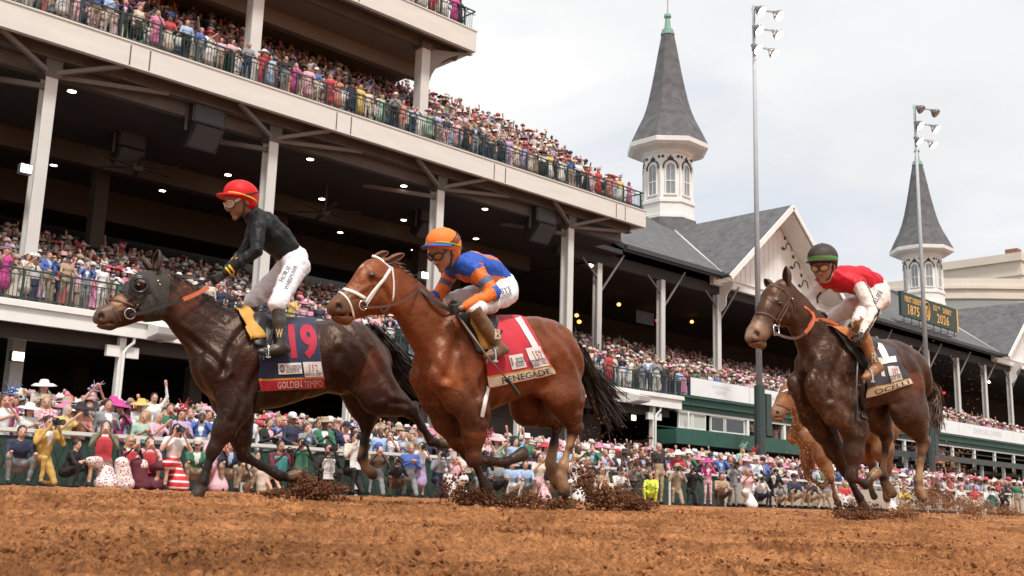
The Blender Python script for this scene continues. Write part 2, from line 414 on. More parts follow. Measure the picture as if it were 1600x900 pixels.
# ------------------------------------------------------------------ dirt track
GP = np.array([[-50, -.34], [0, -.32], [1.2, -.29], [2.2, -.235], [3.4, -.15], [4.6, -.085], [6, -.075], [9, -.068], [21, -.035], [24, 0], [34, 1.0], [60, 1.2], [3000, 1.2]])
def ground_z(y): return np.interp(y, GP[:, 0], GP[:, 1])
def track():
    ad = [46.09-30+0.155*i for i in range(int(60/0.155)+1)]
    a = list(np.arange(ad[-1]+3, ad[0]+357, 6.0))
    A = np.radians(np.array(ad+a)); nA = len(A)
    r = [0.35]
    while r[-1] < 1.3: r.append(r[-1]*1.05)
    while r[-1] < 10: r.append(r[-1]+max(0.0085, r[-1]*0.0024))
    while r[-1] < 30: r.append(r[-1]*1.009)
    while r[-1] < 2500: r.append(r[-1]*1.25)
    r = np.array(r); nR = len(r)
    X = r[:, None]*np.cos(A)[None]; Y = r[:, None]*np.sin(A)[None]
    P = np.stack([X.ravel(), Y.ravel()], 1)
    z = ground_z(P[:, 1]); rr = np.repeat(r, nA)
    m = (rr < 30) & (P[:, 1] < 21.5); Q = P[m]
    fade = np.clip((21.5-Q[:, 1])/2, 0, 1)
    wv = np.stack([vnoise(Q*14, 5), vnoise(Q*14, 9)], 1)*0.012+np.stack([vnoise(Q*45, 15), vnoise(Q*45, 19)], 1)*0.0045
    n1 = fbm(Q*1.3, 2, 1); patch = np.clip(0.62+0.75*vnoise(Q*1.9, 12)+0.35*vnoise(Q*5, 14), 0.18, 1.4)
    W = Q+wv
    h = 0.018*n1+0.010*vnoise(Q*7, 3)
    h += patch*(0.040*clodf(W, 0.062, 1, 0.45)*(vnoise(Q*2.6, 20) > -0.1)+0.034*clodf(W, 0.034, 2, 0.8))+0.021*clodf(W, 0.021, 3, 0.9)+0.013*clodf(W, 0.012, 4, 0.9)*(rr[m] < 6)+0.003*vnoise(Q*90, 6)-0.02
    h += 0.016*np.sin(Q[:, 1]*2*math.pi/0.19+2.6*vnoise(Q*0.8, 30))*np.clip(0.3+vnoise(Q*0.7, 33), 0, 1)
    z[m] += h*fade
    V = np.column_stack([P, z])
    V = np.vstack([V, [0, 0, ground_z(0)]])
    i = np.arange(nR-1)[:, None]*nA; j = np.arange(nA)[None]; j2 = (j+1) % nA
    Qd = np.stack([(i+j).ravel(), (i+j2).ravel(), (i+nA+j2).ravel(), (i+nA+j).ravel()], 1)[:, ::-1]
    T = np.stack([np.full(nA, len(V)-1), np.arange(nA), (np.arange(nA)+1) % nA], 1)
    me = mesh_np('dirt_track', V, Qd, T)
    m_ = bpy.data.materials.new('harrowed_dirt'); m_.use_nodes = True; t = m_.node_tree; b = t.nodes['Principled BSDF']; l = t.links.new
    tcn = t.nodes.new('ShaderNodeTexCoord'); v = tcn.outputs['Object']
    b.inputs['Roughness'].default_value = 0.95; b.inputs['Specular IOR Level'].default_value = 0.2
    def noise(sc, det=5, rg=0.6):
        n = t.nodes.new('ShaderNodeTexNoise'); n.inputs['Scale'].default_value = sc; n.inputs['Detail'].default_value = det; n.inputs['Roughness'].default_value = rg; l(v, n.inputs['Vector']); return n.outputs['Fac']
    r1 = t.nodes.new('ShaderNodeValToRGB'); l(noise(2.2), r1.inputs[0])
    r1.color_ramp.elements[0].position = 0.32; r1.color_ramp.elements[0].color = (0.40, 0.165, 0.062, 1)
    r1.color_ramp.elements[1].position = 0.68; r1.color_ramp.elements[1].color = (0.64, 0.285, 0.115, 1)
    r2 = t.nodes.new('ShaderNodeValToRGB'); l(noise(34, 8, 0.85), r2.inputs[0])
    r2.color_ramp.elements[0].position = 0.38; r2.color_ramp.elements[0].color = (0.20, 0.18, 0.16, 1)
    r2.color_ramp.elements[1].position = 0.60; r2.color_ramp.elements[1].color = (1.2, 1.18, 1.15, 1)
    mm = t.nodes.new('ShaderNodeMix'); mm.data_type = 'RGBA'; mm.blend_type = 'MULTIPLY'; mm.inputs[0].default_value = 0.85
    # damp darker patches along the harrowed lines
    r3 = t.nodes.new('ShaderNodeValToRGB'); mpn = t.nodes.new('ShaderNodeMapping'); mpn.inputs['Scale'].default_value = (0.5, 1.6, 1); l(v, mpn.inputs[0]); n3_ = t.nodes.new('ShaderNodeTexNoise'); n3_.inputs['Scale'].default_value = 1.5; n3_.inputs['Detail'].default_value = 6; l(mpn.outputs[0], n3_.inputs['Vector']); l(n3_.outputs['Fac'], r3.inputs[0])
    r3.color_ramp.elements[0].position = 0.40; r3.color_ramp.elements[0].color = (0.62, 0.58, 0.54, 1); r3.color_ramp.elements[1].position = 0.56; r3.color_ramp.elements[1].color = (1, 1, 1, 1)
    m3 = t.nodes.new('ShaderNodeMix'); m3.data_type = 'RGBA'; m3.blend_type = 'MULTIPLY'; m3.inputs[0].default_value = 1; l(r1.outputs[0], m3.inputs[6]); l(r3.outputs[0], m3.inputs[7]); r1 = m3
    l(r1.outputs[2], mm.inputs[6]); l(r2.outputs[0], mm.inputs[7])
    # the ground beyond the rail is plain grey paving
    sx = t.nodes.new('ShaderNodeSeparateXYZ'); l(v, sx.inputs[0]); gt = t.nodes.new('ShaderNodeMath'); gt.operation = 'GREATER_THAN'; gt.inputs[1].default_value = 21.2; l(sx.outputs[1], gt.inputs[0])
    m2 = t.nodes.new('ShaderNodeMix'); m2.data_type = 'RGBA'; l(gt.outputs[0], m2.inputs[0]); l(mm.outputs[2], m2.inputs[6]); m2.inputs[7].default_value = (0.17, 0.165, 0.16, 1)
    l(m2.outputs[2], b.inputs['Base Color'])
    bp = t.nodes.new('ShaderNodeBump'); bp.inputs['Strength'].default_value = 0.9; bp.inputs['Distance'].default_value = 0.02; l(noise(70, 6, 0.75), bp.inputs['Height']); l(bp.outputs[0], b.inputs['Normal'])
    MATS['dirt'] = m_
    tag(link('dirt_track', me, None, m_), kind='structure')
track()
_o = np.array([(1, 0, 0), (-1, 0, 0), (0, 1, 0), (0, -1, 0), (0, 0, 1), (0, 0, -1)], float)
_f = np.array([(0, 2, 4), (2, 1, 4), (1, 3, 4), (3, 0, 4), (2, 0, 5), (1, 2, 5), (3, 1, 5), (0, 3, 5)])
def ico():
    e = {}; V = [tuple(v) for v in _o]; F = []
    def mid(a, b):
        k = (min(a, b), max(a, b))
        if k not in e:
            p = (np.array(V[a])+np.array(V[b])); p /= np.linalg.norm(p); V.append(tuple(p)); e[k] = len(V)-1
        return e[k]
    for a, b, c in _f:
        x, y, z = mid(a, b), mid(b, c), mid(c, a); F += [(a, x, z), (x, b, y), (z, y, c), (x, y, z)]
    return np.array(V), np.array(F)
ICOV, ICOF = ico()
def lumps(name, P, S, m, seed=1, kind='stuff', parent=None, low=False, stretch=None):
    """Many irregular crumbs of earth joined into one object."""
    r = np.random.default_rng(seed); n = len(P); IV, IF = (_o, _f) if low else (ICOV, ICOF)
    q = r.normal(size=(n, 3, 3)); q, _ = np.linalg.qr(q)
    V = IV[None]*(1+0.35*r.normal(size=(n, len(IV), 1)).clip(-1.4, 1.6))*r.uniform(0.55, 1.0, (n, 1, 3))
    if stretch is not None: V = V*np.array(stretch)
    V = np.einsum('nij,nvj->nvi', q, V)*np.asarray(S)[:, None, None]+np.asarray(P)[:, None]
    F = (IF[None]+(np.arange(n)*len(IV))[:, None, None]).reshape(-1, 3)
    o = link(name, mesh_np(name, V.reshape(-1, 3), None, F, smooth=False), parent, m); tag(o, kind=kind); return o
def clods():
    r = np.random.default_rng(3); n = 34000
    a = np.radians(46.1+r.uniform(-34, 34, n)); d = 1.5*np.exp(r.uniform(0, 2.05, n))
    P = np.column_stack([d*np.cos(a), d*np.sin(a)]); m = P[:, 1] < 19; P = P[m]; d = d[m]
    keep = r.random(len(P)) < np.clip(0.35+0.8*vnoise(P*1.7, 12), 0.06, 1); P = P[keep]; d = d[keep]
    S = np.clip(r.lognormal(-5.15, 0.42, len(P)), 0.0025, 0.017)
    z = ground_z(P[:, 1])+0.012+S*0.3+0.018*fbm(P*1.3, 2, 1)
    DC = mat('dirt_crumb', (0.36, 0.17, 0.078), 0.95, var=0.35, vscale=6, bump=0.6, bscale=90, spec=0.2)
    big = S > 0.0085; PP = np.column_stack([P, z]); lumps('dirt_clods', PP[big], S[big], MATS['dirt'], 4); lumps('dirt_crumbs', PP[~big], S[~big], MATS['dirt'], 5, low=True)
clods()

# ------------------------------------------------------------------ outer rail
def rail():
    t = empty('rail_fence', (30, 21, 0)); tag(t, 'long white rail with green mesh panels along the far edge of the track', 'fence')
    def loc(b, name, m): 
        o = b.build(name, m, t, at0=(30, 21, 0)); o.location = (0, 0, 0); return o
    seg = 3.05; x = 3.0; k = 0
    RW = mat('rail_white', (0.70, 0.68, 0.63), 0.5, var=0.06, vscale=3)
    MESH = mat('dark_green_mesh', (0.028, 0.060, 0.048), 0.8, var=0.3, vscale=3.5, bump=0.5, bscale=60)
    TAN = mat('tan_rail_board', (0.42, 0.385, 0.32), 0.7, var=0.12, vscale=2)
    def clear_up(a):
        pass
    b = MB(); b.box(x, 100, 20.93, 21.07, 0.975, 1.045); b.box(x, 100, 20.95, 21.05, 0.955, 0.975); loc(b, 'top_rail', RW)
    pr = loc(MB().box(x, x+0.09, 20.98, 21.07, -0.05, 0.955), 'post', RW)
    repeat(pr, [(seg*i, 0, 0) for i in range(1, 32)], t)
    pn = loc(MB().box(x+0.09, x+seg, 21.01, 21.04, 0.0, 0.90), 'mesh_panel', MESH)
    repeat(pn, [(seg*i, 0, 0) for i in range(1, 9)], t)
    pn2 = loc(MB().box(x+0.09+9*seg, x+10*seg, 21.0, 21.04, 0.10, 0.80), 'board_panel', TAN)
    repeat(pn2, [(seg*i, 0, 0) for i in range(1, 22)], t)
    # woven relief on the nearest mesh panels
    b = MB()
    for i in range(60): 
        xx = 7+i*0.33; b.bar((xx, 20.995, 0.02), (xx+0.3, 20.995, 0.88), 0.012, 0.006); b.bar((xx+0.3, 20.993, 0.02), (xx, 20.993, 0.88), 0.012, 0.006)
    o = loc(b, 'panel_lattice', MESH); o['kind'] = 'stuff'
rail()

# ------------------------------------------------------------------ railings on decks
def railing(parent, x0, x1, y, z, h=1.07, name='railing', post=1.5, org=(0, 0, 0), end=None):
    g = empty(name, (0, 0, 0)); g.parent = parent
    b = MB(); b.box(x0, x1, y-0.03, y+0.03, z+h-0.05, z+h); b.box(x0, x1, y-0.02, y+0.02, z+0.08, z+0.12); b.box(x0, x1, y-0.02, y+0.02, z+h-0.22, z+h-0.19)
    if end: b.box(x1-0.03, x1+0.03, y, end, z+h-0.05, z+h); b.box(x1-0.02, x1+0.02, y, end, z+0.08, z+0.12)
    b.build('top_rail', GREENR, g)
    p = box('post', x0, x0+0.07, y-0.035, y+0.035, z, z+h, GREENR, g)
    repeat(p, [(post*i, 0, 0) for i in range(1, int((x1-x0)/post)+1)], g)
    b = MB(); n = int((x1-x0)/0.125)
    for i in range(n):
        xx = x0+0.125*i; b.box(xx, xx+0.018, y-0.009, y+0.009, z+0.1, z+h-0.2)
    o = b.build('balusters', GREENR, g); o['kind'] = 'stuff'
    return g

# ------------------------------------------------------------------ modern stand (left)
def modern_stand():
    s = empty('modern_grandstand', (12, 36, 0)); tag(s, 'tall modern grandstand with three cream fronted crowded decks at the left', 'grandstand')
    s.location = (0, 0, 0)
    X0 = -14
    def pt(n, b, m): return b.build(n, m, s)
    # decks: cream edge beams
    for n, x1, z0, z1, yy in (('deck_fascia', 44.87, 15.08, 16.0, 36.0), ('deck_fascia', 31.75, 21.19, 22.24, 36.0)):
        b = MB(); b.box(X0, x1, yy, yy+0.22, z0, z1); b.box(x1-0.22, x1, yy+0.22, yy+5.2, z0+0.002, z1-0.002); b.box(X0, x1+0.03, yy-0.04, yy+0.1, z1, z1+0.06); pt(n, b, CREAM)
        for xx in (2.0, 14.9, 24.0, 33.2, 42.3):
            if xx < x1-1:
                for d_ in (0, 0.75): box('joint_cover', xx+d_, xx+d_+0.05, yy-0.012, yy, z0+0.05, z1-0.1, STEEL, s)
    # deck 2: slab, steel channel, beams
    pt('deck_slab', MB().box(X0, 44.65, 36.22, 52, 15.75, 15.98), CONC)
    b = MB(); b.box(X0, 44.6, 36.23, 36.45, 15.12, 15.74); b.box(X0, 44.6, 36.9, 37.1, 14.9, 15.74); b.box(X0, 44.6, 36.8, 37.2, 14.84, 14.90); pt('edge_channel', b, STEEL)
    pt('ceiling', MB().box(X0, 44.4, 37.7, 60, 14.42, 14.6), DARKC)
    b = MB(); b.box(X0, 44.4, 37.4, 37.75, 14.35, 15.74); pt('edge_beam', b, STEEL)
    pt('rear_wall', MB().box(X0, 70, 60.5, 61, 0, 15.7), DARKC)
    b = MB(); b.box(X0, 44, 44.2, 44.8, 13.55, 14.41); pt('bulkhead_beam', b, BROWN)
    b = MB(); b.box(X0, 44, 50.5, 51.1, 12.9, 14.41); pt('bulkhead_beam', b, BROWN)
    # deck 3
    pt('deck_slab', MB().box(X0, 31.5, 36.22, 52, 21.95, 22.2), CONC)
    b = MB(); b.box(X0, 31.5, 36.23, 36.5, 21.22, 21.94); b.box(X0, 31.5, 37.1, 37.3, 21.0, 21.94); pt('edge_channel', b, STEEL)
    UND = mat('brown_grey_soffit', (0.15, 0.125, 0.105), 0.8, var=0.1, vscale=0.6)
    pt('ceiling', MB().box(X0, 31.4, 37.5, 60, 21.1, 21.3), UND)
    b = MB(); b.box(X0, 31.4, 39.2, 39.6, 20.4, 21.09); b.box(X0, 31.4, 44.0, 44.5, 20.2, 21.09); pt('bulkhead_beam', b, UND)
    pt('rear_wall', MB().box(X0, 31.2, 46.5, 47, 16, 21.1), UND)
    # columns of the lower bay, with capitals and braces
    for i in range(-1, 4):
        xc = 12.55+9.05*i+(0.02*i)
        c = empty('column', (0, 0, 0)); c.parent = s
        b = MB(); b.box(xc-0.12, xc+0.30, 36.98, 37.05, 2.0, 14.2); b.box(xc-0.12, xc+0.30, 37.45, 37.52, 2.0, 14.2); b.box(xc+0.05, xc+0.12, 37.05, 37.45, 2.0, 14.2)
        b.build('shaft', STEELC, c)
        b = MB(); b.box(xc-0.2, xc+0.38, 36.9, 37.6, 14.2, 14.85); b.build('capital', STEEL, c)
        b = MB(); b.bar((xc+0.15, 37.0, 14.35), (xc+2.3, 36.25, 15.1), 0.17, 0.15); b.bar((xc-0.05, 37.0, 14.35), (xc-2.0, 36.3, 15.1), 0.15, 0.15); b.bar((xc, 37.3, 13.9), (xc-2.4, 39.8, 14.41), 0.18, 0.18); b.bar((xc+0.1, 37.2, 14.3), (xc+4.4, 36.9, 14.85), 0.12, 0.16)
        b.build('brace', mat('brace_paint', (0.17, 0.15, 0.135), 0.6, var=0.1), c)
    for xc in (20.45, 29.45, 11.4, 2.4):
        c = empty('column', (0, 0, 0)); c.parent = s
        b = MB(); b.box(xc-0.22, xc+0.28, 36.98, 37.5, 16.0, 20.9); b.build('shaft', STEELC, c)
        b = MB(); b.box(xc-0.3, xc+0.36, 36.9, 37.6, 20.9, 21.2); b.build('capital', STEEL, c)
    # curved knee under the free corner of deck 3
    b = MB(); pr = [(29.73, 37.05, 21.0)]
    for k in range(9):
        a = k/8*math.pi/2; pr.append((29.73+2.0*(1-math.cos(a)), 37.05-0.9*(1-math.cos(a)), 18.9+2.2*math.sin(a)))
    pr = pr[:1]+pr[1:]+[]
    b.prism([(p[0], p[1], p[2]) for p in pr], (0.02, 0.25, 0)); pt('curved_bracket', b, mat('bracket_paint', (0.25, 0.225, 0.2), 0.6))
    # rear columns in the shade
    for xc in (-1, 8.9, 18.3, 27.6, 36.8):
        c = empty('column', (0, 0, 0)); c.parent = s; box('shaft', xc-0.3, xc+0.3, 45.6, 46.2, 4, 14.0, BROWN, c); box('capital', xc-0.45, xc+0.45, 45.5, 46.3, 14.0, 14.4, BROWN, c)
    # lamps set in the ceiling
    spots = [(8.6+5.24*i, 38.3, 14.4) for i in range(6)]+[(7.5+5.2*i, 43.25, 14.4) for i in range(7)]+[(6.4+5.3*i, 48.2, 14.4) for i in range(8)]
    spots = [p for p in spots if not 44.0 < p[1] < 44.9]
    for p in spots:
        g = empty('downlight', (0, 0, 0)); g.parent = s
        b = MB(); b.lathe((p[0], p[1], 14.39), [(0.15, 0.0), (0.17, -0.02), (0.17, 0.03)], 12); b.build('bezel', WHITE, g, smooth=False)
        b = MB(); b.lathe((p[0], p[1], 14.365), [(0.0001, 0), (0.14, 0), (0.14, 0.02)], 12); b.build('lens', LAMP, g)
    # seating steps
    b = MB(); n = 17
    for i in range(n):
        z = 5.62+0.25*max(0, i-1); b.box(X0, 43.5, 34.5+0.8*i, 34.5+0.8*(i+1)+(14 if i == n-1 else 0), z-0.6, z)
    pt('seating_steps', b, CONC)
    b = MB()
    for i in range(9):
        z = 16.02+0.58*max(0, i-1); b.box(X0, 44.4, 36.3+0.75*i, 36.3+0.75*(i+1), 15.98 if i < 2 else z-0.6, z)
    pt('upper_seating_steps', b, CONC)
    # terrace deck front
    XE = 45.5
    b = MB(); b.box(X0, XE, 34.0, 34.2, 4.93, 5.55); b.box(X0, XE+0.1, 33.9, 34.25, 5.42, 5.60); b.box(X0, XE+0.05, 33.95, 34.2, 5.60, 5.63); b.box(XE-0.2, XE, 34.2, 38, 4.932, 5.55)
    pt('terrace_fascia', b, WHITE)
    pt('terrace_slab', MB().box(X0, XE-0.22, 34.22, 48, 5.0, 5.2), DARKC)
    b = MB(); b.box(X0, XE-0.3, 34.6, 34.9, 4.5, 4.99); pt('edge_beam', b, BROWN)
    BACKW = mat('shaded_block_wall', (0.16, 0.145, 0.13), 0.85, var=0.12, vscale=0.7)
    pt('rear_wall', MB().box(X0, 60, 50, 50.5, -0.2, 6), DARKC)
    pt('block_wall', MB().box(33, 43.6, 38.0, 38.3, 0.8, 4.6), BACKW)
    b = MB()
    for zz in (1.6, 2.4, 3.2, 4.0): b.box(33, 43.6, 37.985, 38.0, zz, zz+0.02)
    pt('mortar_line', b, BROWN)
    for xc, zz in ((-2.2, 1), (6.4, 1), (15.02, 1), (24.3, 1), (33.7, 1), (43.5, 1)):
        c = empty('terrace_post', (0, 0, 0)); c.parent = s
        b = MB(); b.box(xc-0.11, xc+0.11, 34.28, 34.52, 0.9, 4.92); b.build('shaft', WHITE, c)
        box('sign_board', xc-0.55, xc-0.112, 34.22, 34.4, 4.25, 4.62, WHITE, c); box('sign_board', xc+0.112, xc+0.55, 34.22, 34.4, 4.25, 4.62, WHITE, c)
        b = MB(); b.tube([(xc+0.3, 34.1, 5.0), (xc+0.28, 34.1, 4.75), (xc+0.1, 34.2, 4.55), (xc+0.02, 34.2, 4.4), (xc+0.02, 34.2, 1.5)], 0.055, 8); b.build('downpipe', WHITE, c)
    for xc in (10.6, 20.5, 30.6):
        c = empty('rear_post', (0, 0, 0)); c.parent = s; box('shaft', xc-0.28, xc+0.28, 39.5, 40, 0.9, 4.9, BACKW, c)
    railing(s, X0, 44.8, 36.12, 16.03, 1.07, end=41)
    railing(s, X0, 44.2, 38.35, 16.9, 0.95, name='second_railing')
    railing(s, X0, 31.7, 36.12, 22.27, 1.07, end=41)
    railing(s, X0, XE-0.1, 34.1, 5.63, 1.02)
    return s
STAND = modern_stand()

def wall_lamp(x, y, z, label, m=None):
    t = empty('wall_lamp', (x, y, z)); tag(t, label, 'lamp')
    b = MB(); b.box(-0.2, 0.2, -0.02, 0.25, -0.17, 0.17); b.build('housing', GALV, t)
    b = MB(); b.box(-0.17, 0.17, -0.05, -0.022, -0.13, 0.13); b.build('lens', m or FLOOD, t)
wall_lamp(12.3, 36.0, 4.1, 'lit white lamp under the terrace near the far left edge', LAMP)
wall_lamp(12.05, 36.7, 10.6, 'lit lamp on the side of the leftmost tall column', LAMP)
wall_lamp(29.7, 36.6, 9.85, 'lit lamp on column behind the orange capped jockey', LAMP)
wall_lamp(43.9, 36.0, 4.45, 'yellow lit lamp on the ceiling right of the bay horse tail', YEL)
def box_light(x, z, label):
    t = empty('floodlight_box', (x, 33.9, z)); tag(t, label, 'floodlight')
    b = MB(); b.prism([(-0.45, 0, -0.18), (-0.45, -0.75, -0.1), (-0.45, -0.85, 0.12), (-0.45, 0, 0.3)], (0.9, 0, 0)); b.build('hood', WHITE, t)
    MB().prism([(-0.4, -0.1, -0.19), (-0.4, -0.72, -0.12), (-0.4, -0.71, -0.14), (-0.4, -0.1, -0.21)], (0.8, 0, 0)).build('diffuser', mat('frosted_diffuser', (0.8, 0.8, 0.78), 0.4), t)
    MB().box(-0.08, 0.08, -0.05, 0.05, -0.3, -0.16).build('bracket', GALV, t)
box_light(16.1, 5.15, 'white floodlight box on terrace front beside the dark horse neck')
box_light(41.3, 5.1, 'white floodlight box on terrace front right of bay horse tail')
def speaker(x, y, z, label, s=1.0, yaw=0.0):
    t = empty('loudspeaker', (x, y, z)); tag(t, label, 'loudspeaker', 'loudspeakers hung under the upper deck'); t.scale = (s, s, s); t.rotation_euler = (0, 0, yaw)
    MB().box(-0.75, 0.75, -0.3, 0.55, -0.45, 0.4).build('top_cabinet', BLACK, t)
    o = MB().prism([(-0.7, -0.42, -0.55), (0.7, -0.42, -0.55), (0.7, 0.25, -1.45), (-0.7, 0.25, -1.45)], (0, 0.6, 0.42)).build('lower_cabinet', BLACK, t)
    MB().prism([(-0.6, -0.455, -0.6), (0.6, -0.455, -0.6), (0.6, 0.21, -1.38), (-0.6, 0.21, -1.38)], (0, -0.02, -0.014)).build('grille', GREYB, t)
    MB().box(-0.65, 0.65, -0.32, -0.302, -0.4, 0.33).build('grille', GREYB, t)
    b = MB(); b.bar((-0.8, 0.1, 0.7), (-0.8, 0.1, -0.8), 0.07, 0.12); b.bar((0.8, 0.1, 0.7), (0.8, 0.1, -0.8), 0.07, 0.12); b.bar((-0.8, 0.1, 0.66), (0.8, 0.1, 0.66), 0.1); b.build('yoke', STEEL, t)
speaker(18.75, 37.3, 14.55, 'hanging grey loudspeaker above the red capped jockey', 0.95)
speaker(37.95, 37.3, 14.55, 'hanging grey loudspeaker to the right of the orange capped jockey', 1.0)
speaker(17.6, 41.5, 14.2, 'dark hanging loudspeaker deeper under the deck at far left', 0.8)
speaker(33.4, 41.2, 14.2, 'dark hanging loudspeaker between the second and third columns', 0.8)
def fan(x, y, z, label):
    t = empty('ceiling_fan', (x, y, z)); tag(t, label, 'ceiling fan', 'ceiling fans under the upper deck')
    MB().tube([(0, 0, 0.1), (0, 0, 1.5)], 0.035, 8).build('rod', STEEL, t)
    MB().lathe((0, 0, 0), [(0.05, 0.2), (0.22, 0.12), (0.25, -0.05), (0.1, -0.15)][::-1], 12).build('hub', STEEL, t)
    FB = mat('fan_blade', (0.04, 0.032, 0.028), 0.6)
    for k in range(6):
        a = k*math.pi/3+0.2; MB().bar((0.2*math.cos(a), 0.2*math.sin(a), 0), (1.7*math.cos(a), 1.7*math.sin(a), 0.02), 0.2, 0.02).build('blade', FB, t)
fan(18.0, 41.4, 13.1, 'dark ceiling fan right of the leftmost tall column')
fan(27.2, 41.2, 13.1, 'dark ceiling fan right of the red capped jockey')

# ------------------------------------------------------------------ historic stand (right)
def roof_plane(b, x0, x1, y0, y1, z0, m, th=0.14):
    b.prism([(x0, y0, z0), (x1, y0, z0), (x1, y1, z0+m*(y1-y0)), (x0, y1, z0+m*(y1-y0))], (0, 0, -th))
EZ, EY, MS, GA = 15.32, 40.0, 0.62, 21.55
GXS = (65.75, 112.3, 159.0)
def historic_stand():
    s = empty('historic_grandstand', (0, 0, 0)); tag(s, 'historic white columned grandstand with grey shingled roof and gables', 'grandstand')
    def pt(n, b, m): return b.build(n, m, s)
    HW = 7.65
    # main roof in runs between the cross gables: the plane is cut along the valleys
    xs = [47.9]+[v for g in GXS for v in (g-HW, g+HW)]+[215]
    b = MB()
    def Z(y): return EZ+MS*(y-EY)
    sl = (GA-EZ)/HW
    for i in range(0, len(xs), 2):
        a, c = xs[i], xs[i+1]; yt = 56.0
        al = a if i == 0 else a; top = Z(yt)
        yv = EY+(GA-EZ)/MS       # where the main slope reaches the gable ridge height
        L0 = [(a, EY, EZ)]+([(a-0.3, 43.0, Z(43)), (a+0.2, 46, Z(46)), (a+0.2, yt, top)] if i == 0 else [(a+HW-2*HW, yv, GA), (a-HW, yt, top)])
        R0 = [(c, EY, EZ)]+([(c+HW, yv, GA), (c+HW, yt, top)] if i < len(xs)-2 else [(c, yt, top)])
        b.prism(L0[::-1][:-1][::1]+[L0[0]]+R0, (0, 0, -0.12)) if False else b.prism([L0[0]]+R0+L0[1:][::-1], (0, 0, -0.12))
    pt('roof', b, SHING)
    b = MB(); 
    for i in range(0, len(xs), 2):
        b.box(xs[i], xs[i+1], EY-0.18, EY-0.002, EZ-0.30, EZ-0.02); b.box(xs[i], xs[i+1], EY, EY+0.12, EZ-0.42, EZ-0.13)
    b.bar((47.9, EY, EZ-0.15), (47.6, 43, Z(43)-0.15), 0.12, 0.3)
    pt('gutter', b, mat('dark_gutter', (0.045, 0.05, 0.05), 0.6))
    for g in GXS:
        for sgn in (-1, 1):
            b = MB(); b.bar((g+sgn*HW, EY+0.15, EZ+0.05), (g, EY+(GA-EZ)/MS, GA+0.05), 0.16, 0.05); pt('valley_flashing', b, mat('pale_flashing', (0.5, 0.5, 0.49), 0.4))
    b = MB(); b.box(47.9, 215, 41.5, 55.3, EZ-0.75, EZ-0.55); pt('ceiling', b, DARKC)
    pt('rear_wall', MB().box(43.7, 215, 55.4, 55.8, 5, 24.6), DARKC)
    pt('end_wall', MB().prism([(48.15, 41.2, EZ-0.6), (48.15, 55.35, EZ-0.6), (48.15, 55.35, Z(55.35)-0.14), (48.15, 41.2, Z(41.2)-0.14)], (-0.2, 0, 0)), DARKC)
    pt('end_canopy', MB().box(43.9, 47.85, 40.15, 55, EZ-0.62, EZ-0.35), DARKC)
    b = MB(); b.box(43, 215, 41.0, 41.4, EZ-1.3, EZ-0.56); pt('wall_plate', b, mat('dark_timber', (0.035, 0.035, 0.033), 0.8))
    for g in GXS:
        q = empty('gable', (0, 0, 0)); q.parent = s
        b = MB()
        for sgn in (-1, 1):
            e0 = (g+sgn*(HW+0.12), 39.25, EZ-0.1); r0 = (g, 39.25, GA+0.02); r1 = (g, 53.5, GA+0.02); e1 = (g+sgn*(HW+0.12), 40.2, EZ-0.1)
            yv = EY+(GA-EZ)/MS
            pl = [e0, r0, (g, yv+0.5, GA+0.02), e1]
            b.prism(pl, (0, 0, -0.12))
        b.build('gable_roof', SHING, q)
        b = MB()
        for sgn in (-1, 1): b.bar((g+sgn*(HW+0.35), 39.16, EZ-0.48), (g+sgn*0.0, 39.16, GA-0.18), 0.13, 0.36, up=(0, 0, 1))
        b.build('rake_board', WHITE, q)
        wy = 40.9; hw = HW*0.985; zt = GA-0.5
        wall = [(g-hw, wy, EZ-0.2), (g+hw, wy, EZ-0.2), (g, wy, zt)]
        MB().prism(wall, (0, 0.15, 0)).build('gable_wall', WHITE, q)
        for k in range(-11, 12):      # battens between the boards
            xx = g+k*0.6; top = zt-abs(xx-g)*(zt-EZ+0.2)/hw-0.1
            if top > EZ+0.1: MB().box(xx-0.035, xx+0.035, wy-0.03, wy-0.001, EZ-0.1, top).build('batten', WHITE, q)
        b = MB()
        for sgn in (-1, 1):
            b.prism([(g, 39.3, GA-0.42), (g+sgn*HW, 39.3, EZ-0.42), (g+sgn*HW, wy, EZ-0.42), (g, wy, GA-0.42)], (0, 0, 0.06))
        b.build('soffit', WHITE, q)
        b = MB(); b.box(g-HW-0.3, g+HW+0.3, 40.55, 40.88, EZ-0.75, EZ-0.22); b.box(g-HW-0.35, g+HW+0.35, 40.45, 40.9, EZ-0.22, EZ-0.12); b.build('tie_beam', WHITE, q)
        for sgn in (-1, 1):           # green cut-outs climbing the gable: arch, dot and tulip in turn
            for k in range(4):
                f = 0.16+0.215*k; cx = g+sgn*hw*(1-f)*0.68; cz = EZ-0.2+(zt-EZ)*f*1.0+0.35
                b = MB(); pr = []
                for a in np.linspace(0, math.pi, 9): pr.append((cx+0.42*math.cos(a), wy-0.03, cz+0.5*math.sin(a)))
                b.tube(pr, 0.042, 6); b.build('arch_moulding', DKGREEN, q)
                b = MB(); x2 = cx-0.75; z2 = cz-0.15
                b.prism([(x2-0.2, wy-0.03, z2), (x2-0.27, wy-0.03, z2+0.2), (x2-0.1, wy-0.03, z2+0.12), (x2, wy-0.03, z2+0.3), (x2+0.1, wy-0.03, z2+0.12), (x2+0.27, wy-0.03, z2+0.2), (x2+0.2, wy-0.03, z2)], (0, 0.028, 0)); b.build('tulip_ornament', DKGREEN, q)
                b = MB(); x3 = cx+sgn*0.62; z3 = cz-0.42; b.prism([(x3+0.15*math.cos(a), wy-0.03, z3+0.15*math.sin(a)) for a in np.linspace(0, 2*math.pi, 9)[:-1]], (0, 0.028, 0)); b.build('dot_ornament', DKGREEN, q)
